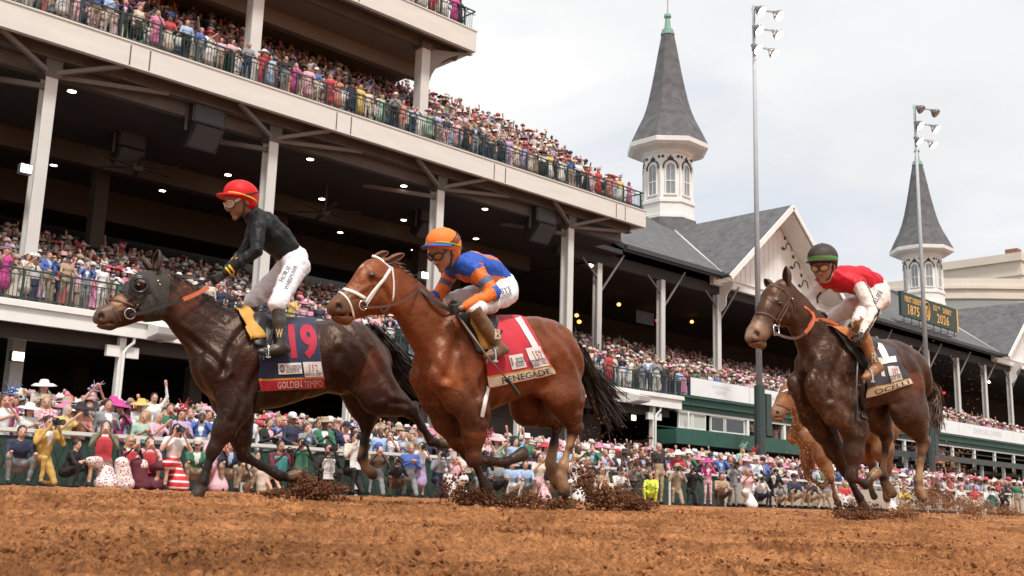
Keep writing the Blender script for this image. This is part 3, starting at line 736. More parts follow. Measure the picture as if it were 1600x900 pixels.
    # columns with scrolled brackets
    x = 46.55; k = 0
    while x < 180:
        c = empty('column', (0, 0, 0)); c.parent = s
        b = MB(); b.box(x-0.2, x+0.2, 40.8, 40.88, 5.7, EZ-1.3); b.box(x-0.2, x+0.2, 41.12, 41.2, 5.7, EZ-1.3); b.box(x-0.05, x+0.05, 40.88, 41.12, 5.7, EZ-1.3)
        b.build('shaft', STEELC, c)
        b = MB(); b.bar((x+0.1, 40.9, EZ-3.1), (x+1.6, 40.3, EZ-0.6), 0.1, 0.1); b.bar((x-0.1, 40.9, EZ-2.2), (x-1.5, 40.9, EZ-1.2), 0.1, 0.1); b.build('brace', mat('brace_paint', (0.17, 0.15, 0.135), 0.6), c)
        if k in (2, 3, 9, 10):
            b = MB(); pr = [(x, 40.79, EZ-2.3), (x, 40.0, EZ-1.0), (x, 39.7, EZ-0.5), (x, 40.79, EZ-0.5)]
            pr = [(x, 40.79, EZ-2.5)]+[(x, 40.6-0.9*t-0.12*math.sin(t*9), EZ-2.4+1.9*t) for t in np.linspace(0, 1, 8)]+[(x, 40.79, EZ-0.5)]
            b.prism(pr, (0.12, 0, 0)); b.build('scroll_bracket', WHITE, c)
        x += 6.12 if k != 2 else 16; k += 1
        if k == 3: x = 74.9
        if k == 6: x = 90.4
    # terrace
    b = MB()
    for i in range(22):
        z = 5.62+0.25*max(0, i-1); b.box(43.55, 215, 34.5+0.8*i, 34.5+0.8*(i+1), z-0.6, z)
    pt('seating_steps', b, CONC)
    b = MB(); b.box(45.55, 215, 34.1, 34.4, 5.25, 5.74); b.box(45.55, 215, 33.95, 34.4, 5.62, 5.74); pt('terrace_fascia', b, GREEN)
    b = MB(); b.box(45.55, 215, 34.25, 34.5, 4.98, 5.24); pt('terrace_beam', b, GREEN)
    pt('slab', MB().box(45.55, 215, 34.5, 52, 4.9, 5.0), DARKC)
    # lower storey: windows, openings, awning
    b = MB(); b.box(45.55, 52.2, 34.35, 34.5, 3.72, 4.0); b.box(45.55, 215, 34.3, 34.5, 4.86, 4.97); pt('window_sill_beam', b, WHITE)
    for i, (xa, xb, g) in enumerate(((45.7, 46.9, 'p'), (46.95, 48.15, 'p'), (48.6, 49.9, 'd'), (50.0, 51.9, 'd'))):
        wn = empty('window', (0, 0, 0)); wn.parent = s
        b = MB(); b.box(xa, xa+0.08, 34.36, 34.46, 4.0, 4.86); b.box(xb-0.08, xb, 34.36, 34.46, 4.0, 4.86); b.box(xa+0.08, xb-0.08, 34.36, 34.46, 4.0, 4.07); b.box(xa+0.08, xb-0.08, 34.36, 34.46, 4.79, 4.86); b.build('frame', WHITE, wn)
        box('pane', xa+0.08, xb-0.08, 34.40, 34.42, 4.07, 4.79, mat('pale_blind', (0.5, 0.5, 0.46), 0.4, var=0.05) if g == 'p' else DARKG, wn)
    for xc in [52.2+3.9*i for i in range(30)]:
        p = empty('post', (0, 0, 0)); p.parent = s; box('shaft', xc-0.12, xc+0.12, 34.32, 34.5, 3.0, 4.86, WHITE, p)
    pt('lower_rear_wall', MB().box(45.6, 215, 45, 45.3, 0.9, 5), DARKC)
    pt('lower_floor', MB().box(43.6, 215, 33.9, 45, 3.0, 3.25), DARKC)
    a = MB(); a.box(43.7, 57.5, 33.0, 33.08, 3.05, 3.78); a.prism([(43.7, 33.0, 3.78), (57.5, 33.0, 3.78), (57.5, 34.3, 3.95), (43.7, 34.3, 3.95)], (0, 0, 0.05)); a.box(43.7, 43.78, 33.08, 34.3, 3.05, 3.78)
    pt('awning', a, GREEN)
    b = MB(); b.box(58, 215, 32.6, 32.75, 3.55, 3.95); b.box(58, 215, 32.75, 34.2, 3.85, 3.94); b.box(58, 215, 32.7, 32.74, 4.25, 4.3)
    pt('lower_canopy', b, mat('dark_canopy', (0.05, 0.06, 0.055), 0.6))
    for i in range(20):
        g = empty('strip_light', (0, 0, 0)); g.parent = s; xa = 68+5.2*i; box('tube', xa, xa+1.5, 33.2, 33.35, 3.62, 3.70, YEL, g); box('housing', xa-0.05, xa+1.55, 33.16, 33.39, 3.705, 3.84, WHITE, g)
    for i in range(26):
        p = empty('post', (0, 0, 0)); p.parent = s; xc = 60.5+4.1*i; box('shaft', xc-0.1, xc+0.1, 32.8, 33.0, 0.9, 3.55, POLE, p)
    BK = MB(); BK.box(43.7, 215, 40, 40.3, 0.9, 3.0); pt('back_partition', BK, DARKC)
    b = MB(); b.tube([(46.2, 34.1, 4.9), (46.2, 34.1, 3.95), (46.4, 34.1, 3.82), (47.2, 34.1, 3.8)], 0.05, 8); pt('downpipe', b, WHITE)
    railing(s, 44.9, 46.1, 34.1, 5.75, 0.98)
    # hanging seat-section signs and hidden lamps under the roof
    for xx, yy, zz in ((54.5, 44.5, 11.9), (96.5, 44.5, 13.0)):
        g = empty('section_sign', (0, 0, 0)); g.parent = s
        box('board', xx, xx+1.9, yy, yy+0.06, zz, zz+0.85, BLACK, g); lettering('number', '319', (xx+0.95, yy-0.01, zz+0.42), (1, 0, 0), (0, 0, 1), 0.6, STEEL, g)
    return s
HST = historic_stand()
AMB = [(905, 503, 47, AMBER), (967, 476, 48, AMBER), (1015, 497, 50, AMBER), (901, 493, 49, AMBER), (1081, 503, 49, AMBER), (1027, 501, 47, REDL), (1158, 470, 45, LAMP), (923, 415, 43, LAMP), (1436, 543, 44, LAMP),
       (1475, 614, 50, REDL), (1560, 576, 44, LAMP), (1545, 597, 46, LAMP), (1579, 603, 48, LAMP)]
CNT = {}
for i, (px, py, Y, m) in enumerate(sorted(AMB, key=lambda q: q[0])):
    p = atY(px, py, Y); hh = {AMBER.name: 'small amber lamp', REDL.name: 'small red exit lamp', LAMP.name: 'small white lamp'}[m.name]
    where = 'between the white columns' if px < 1130 else 'under the white gable' if px < 1300 else 'in the far right roof shade'
    CNT[hh+where] = CNT.get(hh+where, 0)+1; t = empty('roof_lamp', p); tag(t, ['', 'first', 'second', 'third', 'fourth', 'fifth', 'sixth'][CNT[hh+where]]+' '+hh+' from left '+where, 'lamp', hh+'s in the dark '+where)
    MB().tube([(0, 0, 0.12), (0, 0, 0.9)], 0.02, 6).build('stem', BLACK, t)
    MB().lathe((0, 0, 0), [(0.02, -0.12), (0.13, -0.06), (0.15, 0.05), (0.06, 0.13)], 10).build('globe', m, t, smooth=True)

def banners():
    words = ['WOODFORD\nRESERVE', 'LONGINES', 'WOODFORD\nRESERVE', 'LONGINES', 'CHURCHILL DOWNS', 'WOODFORD\nRESERVE', 'LONGINES', 'KENTUCKY\nDERBY']
    x = 46.2; k = 0
    where = ['first', 'second', 'third, crossed by light pole,', 'fourth', 'fifth', 'sixth', 'seventh', 'eighth', 'ninth', 'tenth', 'eleventh', 'twelfth', 'thirteenth', 'fourteenth', 'fifteenth']
    while x < 150 and k < 13:
        wd = 5.6 if k != 6 else 10.5; text = words[k % 8] if k < 6 else ('CHURCHILL DOWNS' if k == 6 else words[(k+2) % 4])
        t = empty('banner', (x, 34, 5.74)); tag(t, 'white banner on the terrace front, '+where[k]+' from the left', 'banner', 'white banners along the terrace front')
        MB().box(0.02, wd-0.02, -0.06, -0.03, 0.03, 0.98).build('sheet', BANNER, t)
        MB().box(0.0, wd, -0.028, 0.0, 0.0, 1.0).build('backing', GREEN, t)
        fs = 0.28 if '\n' in text else (0.36 if k != 6 else 0.55)
        lettering('lettering', text, (wd/2, -0.064, 0.5), (1, 0, 0), (0, 0, 1), fs, PRINTG, t, serif='\n' not in text)
        x += wd; k += 1
banners()

def spire(cx, cy, sc, label):
    t = empty('spire', (cx, cy, 20.0)); tag(t, label, 'spire', 'twin spires above the old grandstand')
    ph = math.pi/8; z = -20.0; o8 = dict(n=8, phase=ph)
    def L_(name, prof, m, **k):
        b = MB(); kk = dict(o8); kk.update(k); b.lathe((0, 0, z), prof, **kk); o = b.build(name, m, t); return o
    L_('shingled_base', [(3.1, 19.5), (2.35, 22.45)], SHING)
    L_('plinth', [(2.28, 22.4), (2.28, 22.75), (2.2, 22.8), (2.2, 23.65), (2.3, 23.72), (2.3, 24.0), (2.16, 24.08)], WHITE)
    L_('drum_wall', [(2.06, 24.0), (2.06, 28.1)], WHITE)
    L_('cornice', [(2.14, 27.9), (2.2, 28.15), (2.5, 28.3), (3.1, 28.32), (3.42, 28.5), (3.46, 28.85), (3.2, 29.0)], WHITE)
    L_('spire_roof', [(3.40, 28.88), (3.12, 29.45), (2.72, 30.3), (2.32, 31.1), (1.98, 32.0), (1.68, 33.1), (1.42, 34.3), (1.2, 35.4), (0.86, 37.3), (0.56, 38.9)], SHING)
    L_('finial', [(0.60, 38.88), (0.60, 39.05), (0.50, 39.12), (0.50, 39.35), (0.30, 39.45), (0.2, 40.4), (0.32, 40.55), (0.3, 40.75), (0.12, 40.95)], COPPER, n=12)
    MB().tube([(0, 0, 20.9), (0, 0, 24.6)], 0.055, 8).build('mast', POLE, t)
    ap = 2.06*math.cos(math.pi/8)
    for k in range(8):
        a = k*math.pi/4; n = np.array([math.cos(a), math.sin(a), 0]); r = np.array([-math.sin(a), math.cos(a), 0])
        if n@np.array([math.cos(R(217)), math.sin(R(217)), 0]) < -0.3: continue
        def P(u, v, d): return tuple(n*(ap+d)+r*u+np.array([0, 0, v-20]))
        wn = empty('window', (0, 0, 0)); wn.parent = t
        zc = 26.55; arc = [(0.36*math.cos(q), zc+0.36*math.sin(q)) for q in np.linspace(0, math.pi, 9)]
        MB().prism([P(-0.36, 24.45, 0.01), P(0.36, 24.45, 0.01)]+[P(u, v, 0.01) for u, v in arc], tuple(n*0.02)).build('pane', GLASS, wn)
        b = MB(); out = [(0.44*math.cos(q), zc+0.44*math.sin(q)) for q in np.linspace(0, math.pi, 9)]
        b.tube([P(-0.40, 24.4, 0.05), P(-0.40, zc, 0.05)], 0.06, 6); b.tube([P(0.40, 24.4, 0.05), P(0.40, zc, 0.05)], 0.06, 6)
        b.tube([P(u*0.91, v, 0.05) for u, v in out], 0.05, 6); b.bar(P(-0.55, 24.36, 0.09), P(0.55, 24.36, 0.09), 0.12, 0.12); b.bar(P(-0.34, 25.5, 0.045), P(0.34, 25.5, 0.045), 0.05, 0.07); b.bar(P(0, 24.45, 0.045), P(0, zc+0.3, 0.045), 0.04, 0.03)
        b.build('frame', WHITE, wn)
        b = MB(); b.tube([P(0.58*math.cos(q), zc+0.12+0.62*math.sin(q), 0.04) for q in np.linspace(-0.2, math.pi+0.2, 11)], 0.06, 6)
        b.build('arch_moulding', DKGREEN, wn)
        b = MB(); b.prism([P(-0.24, 27.34, 0.02), P(0.24, 27.34, 0.02), P(0.2, 27.5, 0.02), P(0.08, 27.5, 0.02), P(0.0, 27.75, 0.02), P(-0.08, 27.5, 0.02), P(-0.2, 27.5, 0.02)], tuple(n*0.03)); b.build('trefoil', DKGREEN, wn)
        for u in (-0.62, 0.62):
            b = MB(); b.prism([P(u+0.13*math.cos(q), 27.55+0.13*math.sin(q), 0.015) for q in np.linspace(0, 2*math.pi, 9)[:-1]], tuple(n*0.025)); b.build('dot_ornament', DKGREEN, wn)
        va = a+math.pi/8; c0 = np.array([math.cos(va), math.sin(va), 0])*2.06
        b = MB(); b.tube([tuple(c0+[0, 0, 4.0]), tuple(c0+[0, 0, 7.0])], 0.10, 6); b.build('pilaster', WHITE, t)
spire(66.85, 51.4, 1, 'tall spire nearer the modern stand, rising beside the upper deck crowd')
spire(113.35, 51.4, 1, 'smaller looking farther spire behind the green and gold sign')

def sign():
    t = empty('anniversary_sign', (83.3, 39.7, 16.1)); tag(t, 'dark green roof sign reading FIRST DERBY 1875 and 152ND DERBY 2026 in gold', 'sign')
    MB().box(0, 10.8, 0, 0.22, 0, 1.9).build('board', SIGNG, t)
    b = MB(); b.box(-0.05, 10.8, -0.02, 0.24, -0.06, 0); b.box(-0.05, 10.8, -0.02, 0.24, 1.9, 1.96); b.build('edge_trim', GREEN, t)
    MB().box(10.8, 11.02, -0.02, 0.24, -0.06, 1.96).build('end_cap', GOLD, t)
    def T(s, x, z, size, sq=1, nm='lettering'): lettering(nm, s, (x, -0.012, z), (1, 0, 0), (0, 0, 1), size, GOLD, t, bold=0.012, squeeze=sq, serif=True)
    T('FIRST DERBY', 2.15, 1.42, 0.62, 0.82); T('1875', 2.15, 0.55, 1.12, 1.0)
    T('152', 6.35, 1.42, 0.62, 0.85); T('ND', 7.15, 1.56, 0.34, 0.9); T('DERBY', 8.8, 1.42, 0.62, 0.9); T('2026', 7.9, 0.55, 1.12, 1.05)
    b = MB(); b.tube([(4.72+0.5*math.cos(a), -0.04, 0.92+0.8*math.sin(a)) for a in np.linspace(0, 2*math.pi, 21)], 0.05, 6); b.tube([(4.72+0.18*math.cos(a), -0.04, 0.85+0.5*math.sin(a)) for a in np.linspace(0, 2*math.pi, 15)], 0.05, 6); b.build('oval_emblem', GOLD, t)
    b = MB()
    for i in range(8): b.bar((0.6+1.4*i, 0.1, -0.06), (0.6+1.4*i, 0.1, -0.7), 0.06); b.bar((0.6+1.4*i, 0.1, -0.5), (0.6+1.4*i, 0.7, -0.5), 0.05)
    b.bar((0, 0.05, -0.45), (11, 0.05, -0.45), 0.05); b.build('support_frame', STEEL, t)
sign()

def far_building():
    t = empty('cream_building', (210, 80, 0)); tag(t, 'cream stucco building with a cornice behind the farther spire', 'building')
    def bx(n, x0, x1, y0, y1, z0, z1, m): MB().box(x0-210, x1-210, y0-80, y1-80, z0, z1).build(n, m, t)
    bx('wall', 210, 240, 75.5, 92, 43, 48.6, STONE); bx('cornice', 209.4, 240, 75.2, 92.3, 48.61, 50.2, STONE); bx('string_course', 209.8, 240, 75.3, 92.1, 45.7, 46.1, STONE)
    bx('lower_wall', 211, 240, 75.8, 118, 20, 42.99, STONEW)
    for i in range(4): bx('panel_joint', 209.96, 209.99, 78+4*i, 78.1+4*i, 46.2, 48.5, STEELC)
    b = MB(); pr = []
    for k in range(15):
        u = k/14; pr.append((204+2*u, 66+60*u, 0))
    c = MB(); pts = [(203-14*math.sin(q*math.pi), 70+46*q) for q in np.linspace(0, 1, 15)]
    for (a, d), (e, f) in zip(pts[:-1], pts[1:]):
        c.prism([(a-210, d-80, 39.2), (e-210, f-80, 39.2), (e-210, f-80, 43.0), (a-210, d-80, 43.0)], (3, 0, 0))
    c.build('curved_parapet', STONE, t)
    c = MB()
    for (a, d), (e, f) in zip(pts[:-1], pts[1:]): c.prism([(a-0.5-210, d-80, 41.0), (e-0.5-210, f-80, 41.0), (e-0.5-210, f-80, 41.6), (a-0.5-210, d-80, 41.6)], (0.48, 0, 0))
    c.build('curved_moulding', STONE, t)
    bx('green_panel', 206, 211, 82, 112, 34, 39, GREEN)
    MB().box(0, 2, -4, -1.6, 50.2, 51.2).build('chimney', mat('chimney_brick', (0.25, 0.12, 0.09), 0.8), t)
far_building()

def light_pole(x, y, top, lit, label):
    t = empty('light_pole', (x, y, 0.7)); tag(t, label, 'light pole', 'tall floodlight poles behind the rail')
    h = top-0.7
    MB().tube([(0, 0, 5.6), (0, 0, h)], [0.17, 0.085], 12).build('shaft', POLE, t, smooth=True)
    MB().tube([(0, 0, 0), (0, 0, 5.6)], [0.30, 0.28], 12).build('base_sleeve', mat('dark_green_pole', (0.03, 0.05, 0.048), 0.5), t, smooth=False)
    MB().box(0.35, 0.85, -0.2, 0.2, 3.0, 5.2).build('control_box', mat('dark_green_pole', (0.03, 0.05, 0.048), 0.5), t)
    rt = np.array([0.716, -0.698, 0]); fw = np.array([0.69, 0.72, 0])
    k = 0
    for row, (dz, ls) in enumerate(((-0.35, ((0.25,), (1.25,))), (-1.5, ((0.1,), (1.2,))), (-2.65, ((0.0,), (0.95,))))):
        for (u,) in ls:
            lm = empty('floodlight_head', tuple(rt*u-fw*0.25+np.array([0, 0, h+dz-(0.25 if u > 0.5 else 0)]))); lm.parent = t
            aim = Vector((0.15, -0.75, -0.75)); lm.rotation_euler = aim.to_track_quat('-Z', 'Y').to_euler(); lm.scale = (0.85, 0.85, 0.85)
            MB().lathe((0, 0, 0), [(0.36, -0.3), (0.38, -0.22), (0.3, 0.0), (0.16, 0.16), (0.08, 0.34)], 14).build('hood', GALV, lm, smooth=True)
            MB().lathe((0, 0, -0.305), [(0.0001, 0), (0.34, 0), (0.34, 0.02)], 14).build('glass', FLOOD if lit[k] else GLASS, lm); k += 1
    b = MB()
    for dz in (-0.35, -1.5, -2.65): b.bar(tuple(-rt*0.1+[0, 0, h+dz+0.15]), tuple(rt*1.2+[0, 0, h+dz]), 0.08)
    b.build('cross_arm', POLE, t)
light_pole(48.25, 31, 28.0, (1, 1, 1, 1, 1, 1), 'tall light pole with all floodlights lit, standing left of the red jockey')
light_pole(68.3, 31, 27.9, (0, 0, 1, 1, 1, 1), 'tall light pole with upper lamps off, in front of the farther spire')
# ------------------------------------------------------------------ horses
from mathutils.bvhtree import BVHTree
HOOFM = mat('horn', (0.05, 0.035, 0.025), 0.6)
EYEM = mat('dark_eye', (0.012, 0.007, 0.005), 0.06, spec=0.9)
CLOTHM = {}
def coat_mat(name, spec=0.5):
    m = mat(name, (0.1, 0.05, 0.03), 0.50, attr='Col', var=0.22, vscale=11, bump=0.5, bscale=38, spec=0.42, bdist=0.010)
    m.node_tree.nodes['Principled BSDF'].inputs['Specular Tint'].default_value = (0.85, 0.62, 0.48, 1); m.node_tree.nodes['Principled BSDF'].inputs['Roughness'].default_value = 0.40
    return m
class Pose:
    """Frame of one galloping horse: a runs towards the rump, n out of its left flank."""
    def __init__(s, x0, y0, alpha):
        s.O = np.array([x0, y0, 0.0]); A = R(alpha)
        s.a = np.array([math.cos(A), math.sin(A), 0]); s.n = np.array([math.sin(A), -math.cos(A), 0]); s.z = np.array([0, 0, 1.0])
        s.d = s.n@s.O
    def p(s, px, py, lat=0.0): return at(px, py, s.n, s.d+lat)
    def m(s, px, py, pxr, lat=0.0): return pxr*(s.p(px, py, lat)@_F)/FPX
    def mir(s, P): P = np.asarray(P, float); return P-2*np.multiply.outer(P@s.n-s.d, s.n)
FR = [0.125, 0.10, 0.066, 0.060, 0.041, 0.035, 0.040, 0.050, 0.037, 0.050, 0.066]
HR = [0.19, 0.125, 0.070, 0.070, 0.048, 0.040, 0.043, 0.052, 0.040, 0.052, 0.066]
def leg(B, ps, pts, hind, k0=0.06, sc=1.0):
    """pts: root, joint(elbow/stifle), knee/hock, fetlock, hoof top, toe   as (px, py, lat)"""
    P = [ps.p(*q) for q in pts]; root, el, kn, fe, ho, toe = P
    r = [x*sc for x in (HR if hind else FR)]
    B.seg(root, el, 0.17 if hind else 0.14, r[0], ps.n, 0.72, 0.07, 2)
    mid = el*0.5+kn*0.5; u = el*0.12+kn*0.88
    B.seg(el, mid, r[0], r[1], ps.n, 0.74, k0, 2); B.seg(mid, u, r[1], r[2], ps.n, 0.78, 0.04, 3)
    B.seg(u, kn, r[2], r[3], ps.n, 0.85, 0.02, 3)
    c1 = kn*0.84+fe*0.16; c2 = kn*0.5+fe*0.5; c3 = kn*0.14+fe*0.86
    if hind:      # point of hock stands out behind
        ax = (fe-kn)/np.linalg.norm(fe-kn); up = (kn-el)/np.linalg.norm(kn-el); bk = -ax+up*0.9
        bk = bk/(np.linalg.norm(bk)+1e-9); B.seg(kn, kn+bk*0.075, 0.05, 0.030, ps.n, 0.8, 0.03, 3)
        B.seg(mid*0.4+kn*0.6, kn+bk*0.075, 0.03, 0.024, ps.n, 0.7, 0.02, 3)
    B.seg(kn, c1, r[3], r[4], ps.n, 0.8, 0.02, 4); B.seg(c1, c2, r[4], r[5], ps.n, 0.78, 0.015, 4); B.seg(c2, c3, r[5], r[6], ps.n, 0.78, 0.015, 4)
    B.seg(c3, fe, r[6], r[7], ps.n, 0.85, 0.015, 4)
    B.seg(fe, ho, r[7]*0.92, r[8]*1.1, ps.n, 0.9, 0.015, 4)
    B.seg(ho, toe, r[9], r[10]*0.92, ps.n, 0.9, 0.008, 5)
def horse_body(ps, D, vox=0.0125):
    B = Body(vox); n = ps.n
    # trunk
    T = []
    for q in D['trunk']:
        if len(q) == 5: x1, y1, x2, y2, hw = q; a = ps.p(x1, y1); b = ps.p(x2, y2); c = (a+b)/2; rz = np.linalg.norm(a-b)/2
        else: x1, y1, dep, hw = q; a = ps.p(x1, y1); c = a-np.array([0, 0, dep/2]); rz = dep/2
        T.append(np.concatenate([c, [rz, hw]]))
    T = catmull(T, 13)
    for i in range(len(T)-1): B.seg(T[i][:3], T[i+1][:3], T[i][3], T[i+1][3], n, (T[i][4]/T[i][3]+T[i+1][4]/T[i+1][3])/2, 0.05, 0)
    # neck
    N = catmull([np.concatenate([ps.p(x, y, l), [ps.m(x, y, r, l), f]]) for x, y, l, r, f in D['neck']], 8)
    for i in range(len(N)-1): B.seg(N[i][:3], N[i+1][:3], N[i][3], N[i+1][3], n, (N[i][4]+N[i+1][4])/2, 0.10 if i == 0 else 0.04, 1)
    # muscles of both flanks
    for x, y, l, x2, y2, l2, r1, r2 in D['muscle']:
        for sg in (1, -1):
            a = ps.p(x, y, l); b = ps.p(x2, y2, l2)
            if sg < 0: a, b = ps.mir(a), ps.mir(b)
            B.seg(a, b, r1, r2, n, 0.55, 0.045, 0)
    for x, y, l, x2, y2, l2, r1 in D.get('hollow', []):
        for sg in (1, -1):
            a = ps.p(x, y, l); b = ps.p(x2, y2, l2)
            if sg < 0: a, b = ps.mir(a), ps.mir(b)
            B.seg(a, b, r1, r1*0.8, n, 0.6, 0.05, 0, '-')
    for L_ in D['legs']: leg(B, ps, L_[1], L_[0] == 'h', sc=D.get('legsc', 1.0))
    # head
    hn = D.get('headn', n)
    H = [(ps.p(x, y, l), ps.m(x, y, r, l), f) for x, y, l, r, f in D['head']]
    for i in range(len(H)-1): B.seg(H[i][0], H[i+1][0], H[i][1], H[i+1][1], hn, (H[i][2]+H[i+1][2])/2, 0.03 if i else 0.05, 6)
    ej = D['jowl']; B.ell(ps.p(ej[0], ej[1], ej[2]), (ps.m(ej[0], ej[1], ej[3]), 0.088, ps.m(ej[0], ej[1], ej[3])), (ps.a, hn, ps.z), 0.035, 6)
    for sg in (1, -1):
        def S(q, off):
            c = ps.p(q[0], q[1], q[2]+off)
            return c if sg > 0 else c-2*hn*off
        e = D['eye']; B.ell(S(e, 0.088), (0.040, 0.026, 0.030), (ps.a, hn, ps.z), 0.02, 6)
        ce = D['cheek']; B.seg(S(ce[0], 0.062), S(ce[1], 0.05), 0.018, 0.014, hn, 1, 0.025, 6)
        nz_ = D['nostril']; B.ell(S(nz_, 0.05), (0.04, 0.022, 0.045), (ps.a, hn, ps.z), 0.03, 6)
        B.ell(S(nz_, 0.078), (0.024, 0.034, 0.030), (ps.a*0.9+ps.z*0.3, hn, ps.z*0.9-ps.a*0.3), 0.012, 6, '-')
        B.ell(S(e, 0.113), (0.019, 0.013, 0.014), (ps.a, hn, ps.z), 0.008, 6, '-')
    lp = D['lips']; 
    B.seg(ps.p(*lp[0]), ps.p(*lp[1]), 0.036, 0.042, hn, 0.95, 0.02, 6)
    B.seg(ps.p(*lp[2]), ps.p(*lp[3]), 0.007, 0.005, hn, 12, 0.01, 6, '-')
    def disp(V):
        w = V@ps.a*1.0+V[:, 2]*0.55
        fold = np.sin(w*26+3*vnoise(V*3.0, 8))*np.clip(vnoise(V*2.2, 9)+0.15, 0, 1)
        d_ = V-np.multiply.outer(V@n-ps.d, n); w_ = d_@_F; X = 800+FPX*(d_@_R)/w_; Y = 450-FPX*(d_@_U)/w_; gsum = 0
        for pts, dep, wid in D.get('grooves', []):
            C_ = catmull(pts, 14); dd = np.full(len(V), 1e9)
            for a_, b_ in zip(C_[:-1], C_[1:]):
                ab = b_-a_; t_ = np.clip(((X-a_[0])*ab[0]+(Y-a_[1])*ab[1])/(ab@ab+1e-9), 0, 1); dd = np.minimum(dd, (X-a_[0]-t_*ab[0])**2+(Y-a_[1]-t_*ab[1])**2)
            dep = dep*1.25; gsum = gsum-dep*np.exp(-dd/(wid*wid))+0.45*dep*np.exp(-(np.sqrt(dd)-wid*1.9)**2/(wid*wid))
        side = np.clip((np.abs(V@n-ps.d)-0.03)/0.06, 0, 1)
        return gsum*side+0.0075*fbm(V*5, 3, 11)+0.0026*fbm(V*19, 2, 5)+0.0045*fold
    V, Q = B.mesh(2, disp)
    return B, V, Q
def coat_colours(B, V, ps, D):
    reg, T, idx = B.regions(V); c = D['col']; base = np.array(c['base']); C = np.tile(base, (len(V), 1))
    N = fbm((V-ps.O)*2.6, 3, 21)[:, None]; N2 = fbm((V-ps.O)*8.0, 3, 22)[:, None]
    C = C*(1+0.22*N+0.12*N2)
    # dark points: lower legs, muzzle, along the back
    def mixto(col, w): 
        nonlocal C; w = np.clip(w, 0, 1)[:, None]; C = C*(1-w)+np.array(col)*w
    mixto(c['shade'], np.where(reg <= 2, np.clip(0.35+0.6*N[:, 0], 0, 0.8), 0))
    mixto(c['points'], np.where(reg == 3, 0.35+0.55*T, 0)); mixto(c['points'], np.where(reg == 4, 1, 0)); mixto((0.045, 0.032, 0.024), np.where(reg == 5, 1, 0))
    if 'belly' in c: mixto(c['belly'], np.where(reg <= 2, np.clip((c['bz']-V[:, 2])/0.35, 0, 0.85), 0))  # shade under the trunk painted into the coat colour, deepening downwards
    nx = ps.p(*D['nostril']); dn = np.linalg.norm(V-nx, axis=1)
    mixto(c['muzzle'], np.where(reg == 6, np.clip(1.35-dn/0.13, 0, 1), 0))
    hc_ = ps.p(*D['nostril']); hd_ = D.get('headn', ps.n)
    for sg in (1, -1):
        q = ps.p(D['nostril'][0], D['nostril'][1], D['nostril'][2]+0.074)-hd_*(0.148 if sg < 0 else 0); m = np.linalg.norm(V-q, axis=1); mixto((0.012, 0.007, 0.006), np.where(reg == 6, np.clip(2.4-m/0.017, 0, 1), 0))
    eq = ps.p(*D['eye'])
    for sg in (1, -1):
        m = np.linalg.norm(V-(ps.p(D['eye'][0], D['eye'][1], D['eye'][2]+0.10)-hd_*(0.2 if sg < 0 else 0)), axis=1); mixto((0.02, 0.012, 0.01), np.where(reg == 6, np.clip(1.8-m/0.019, 0, 0.75), 0))
    for x, y, l, r, col in D.get('marks', []):
        q = ps.p(x, y, l); m = np.linalg.norm(V-q, axis=1); mixto(col, np.where(reg >= 1, np.clip(1.6-m/r+0.5*N2[:, 0], 0, 1), 0))
    # caked dirt: spots thrown up by the hooves
    sp = fbm((V-ps.O)*42, 2, 41)+0.5*N[:, 0]; dz = D.get('dirtz', 0.9)
    w = np.clip((sp-0.72)*1.4, 0, 0.55)*np.clip((dz-V[:, 2])/0.5+0.25, 0, 1)*D.get('dirt', 0.6); mixto((0.30, 0.155, 0.075), w)
    if 'dust' in D: mixto(D['dust'], np.clip(0.55*fbm((V-ps.O)*5, 4, 55)+0.15, 0, 0.6)*np.where(reg <= 3, 1, 0.3))
    for x, y, l, r in D.get('mud', []):
        q = ps.p(x, y, l); m = np.linalg.norm(V-q, axis=1); mixto((0.34, 0.19, 0.10), np.clip((1.5-m/r)+0.35*N2[:, 0], 0, 0.9))
    return np.clip(C, 0.004, 1)
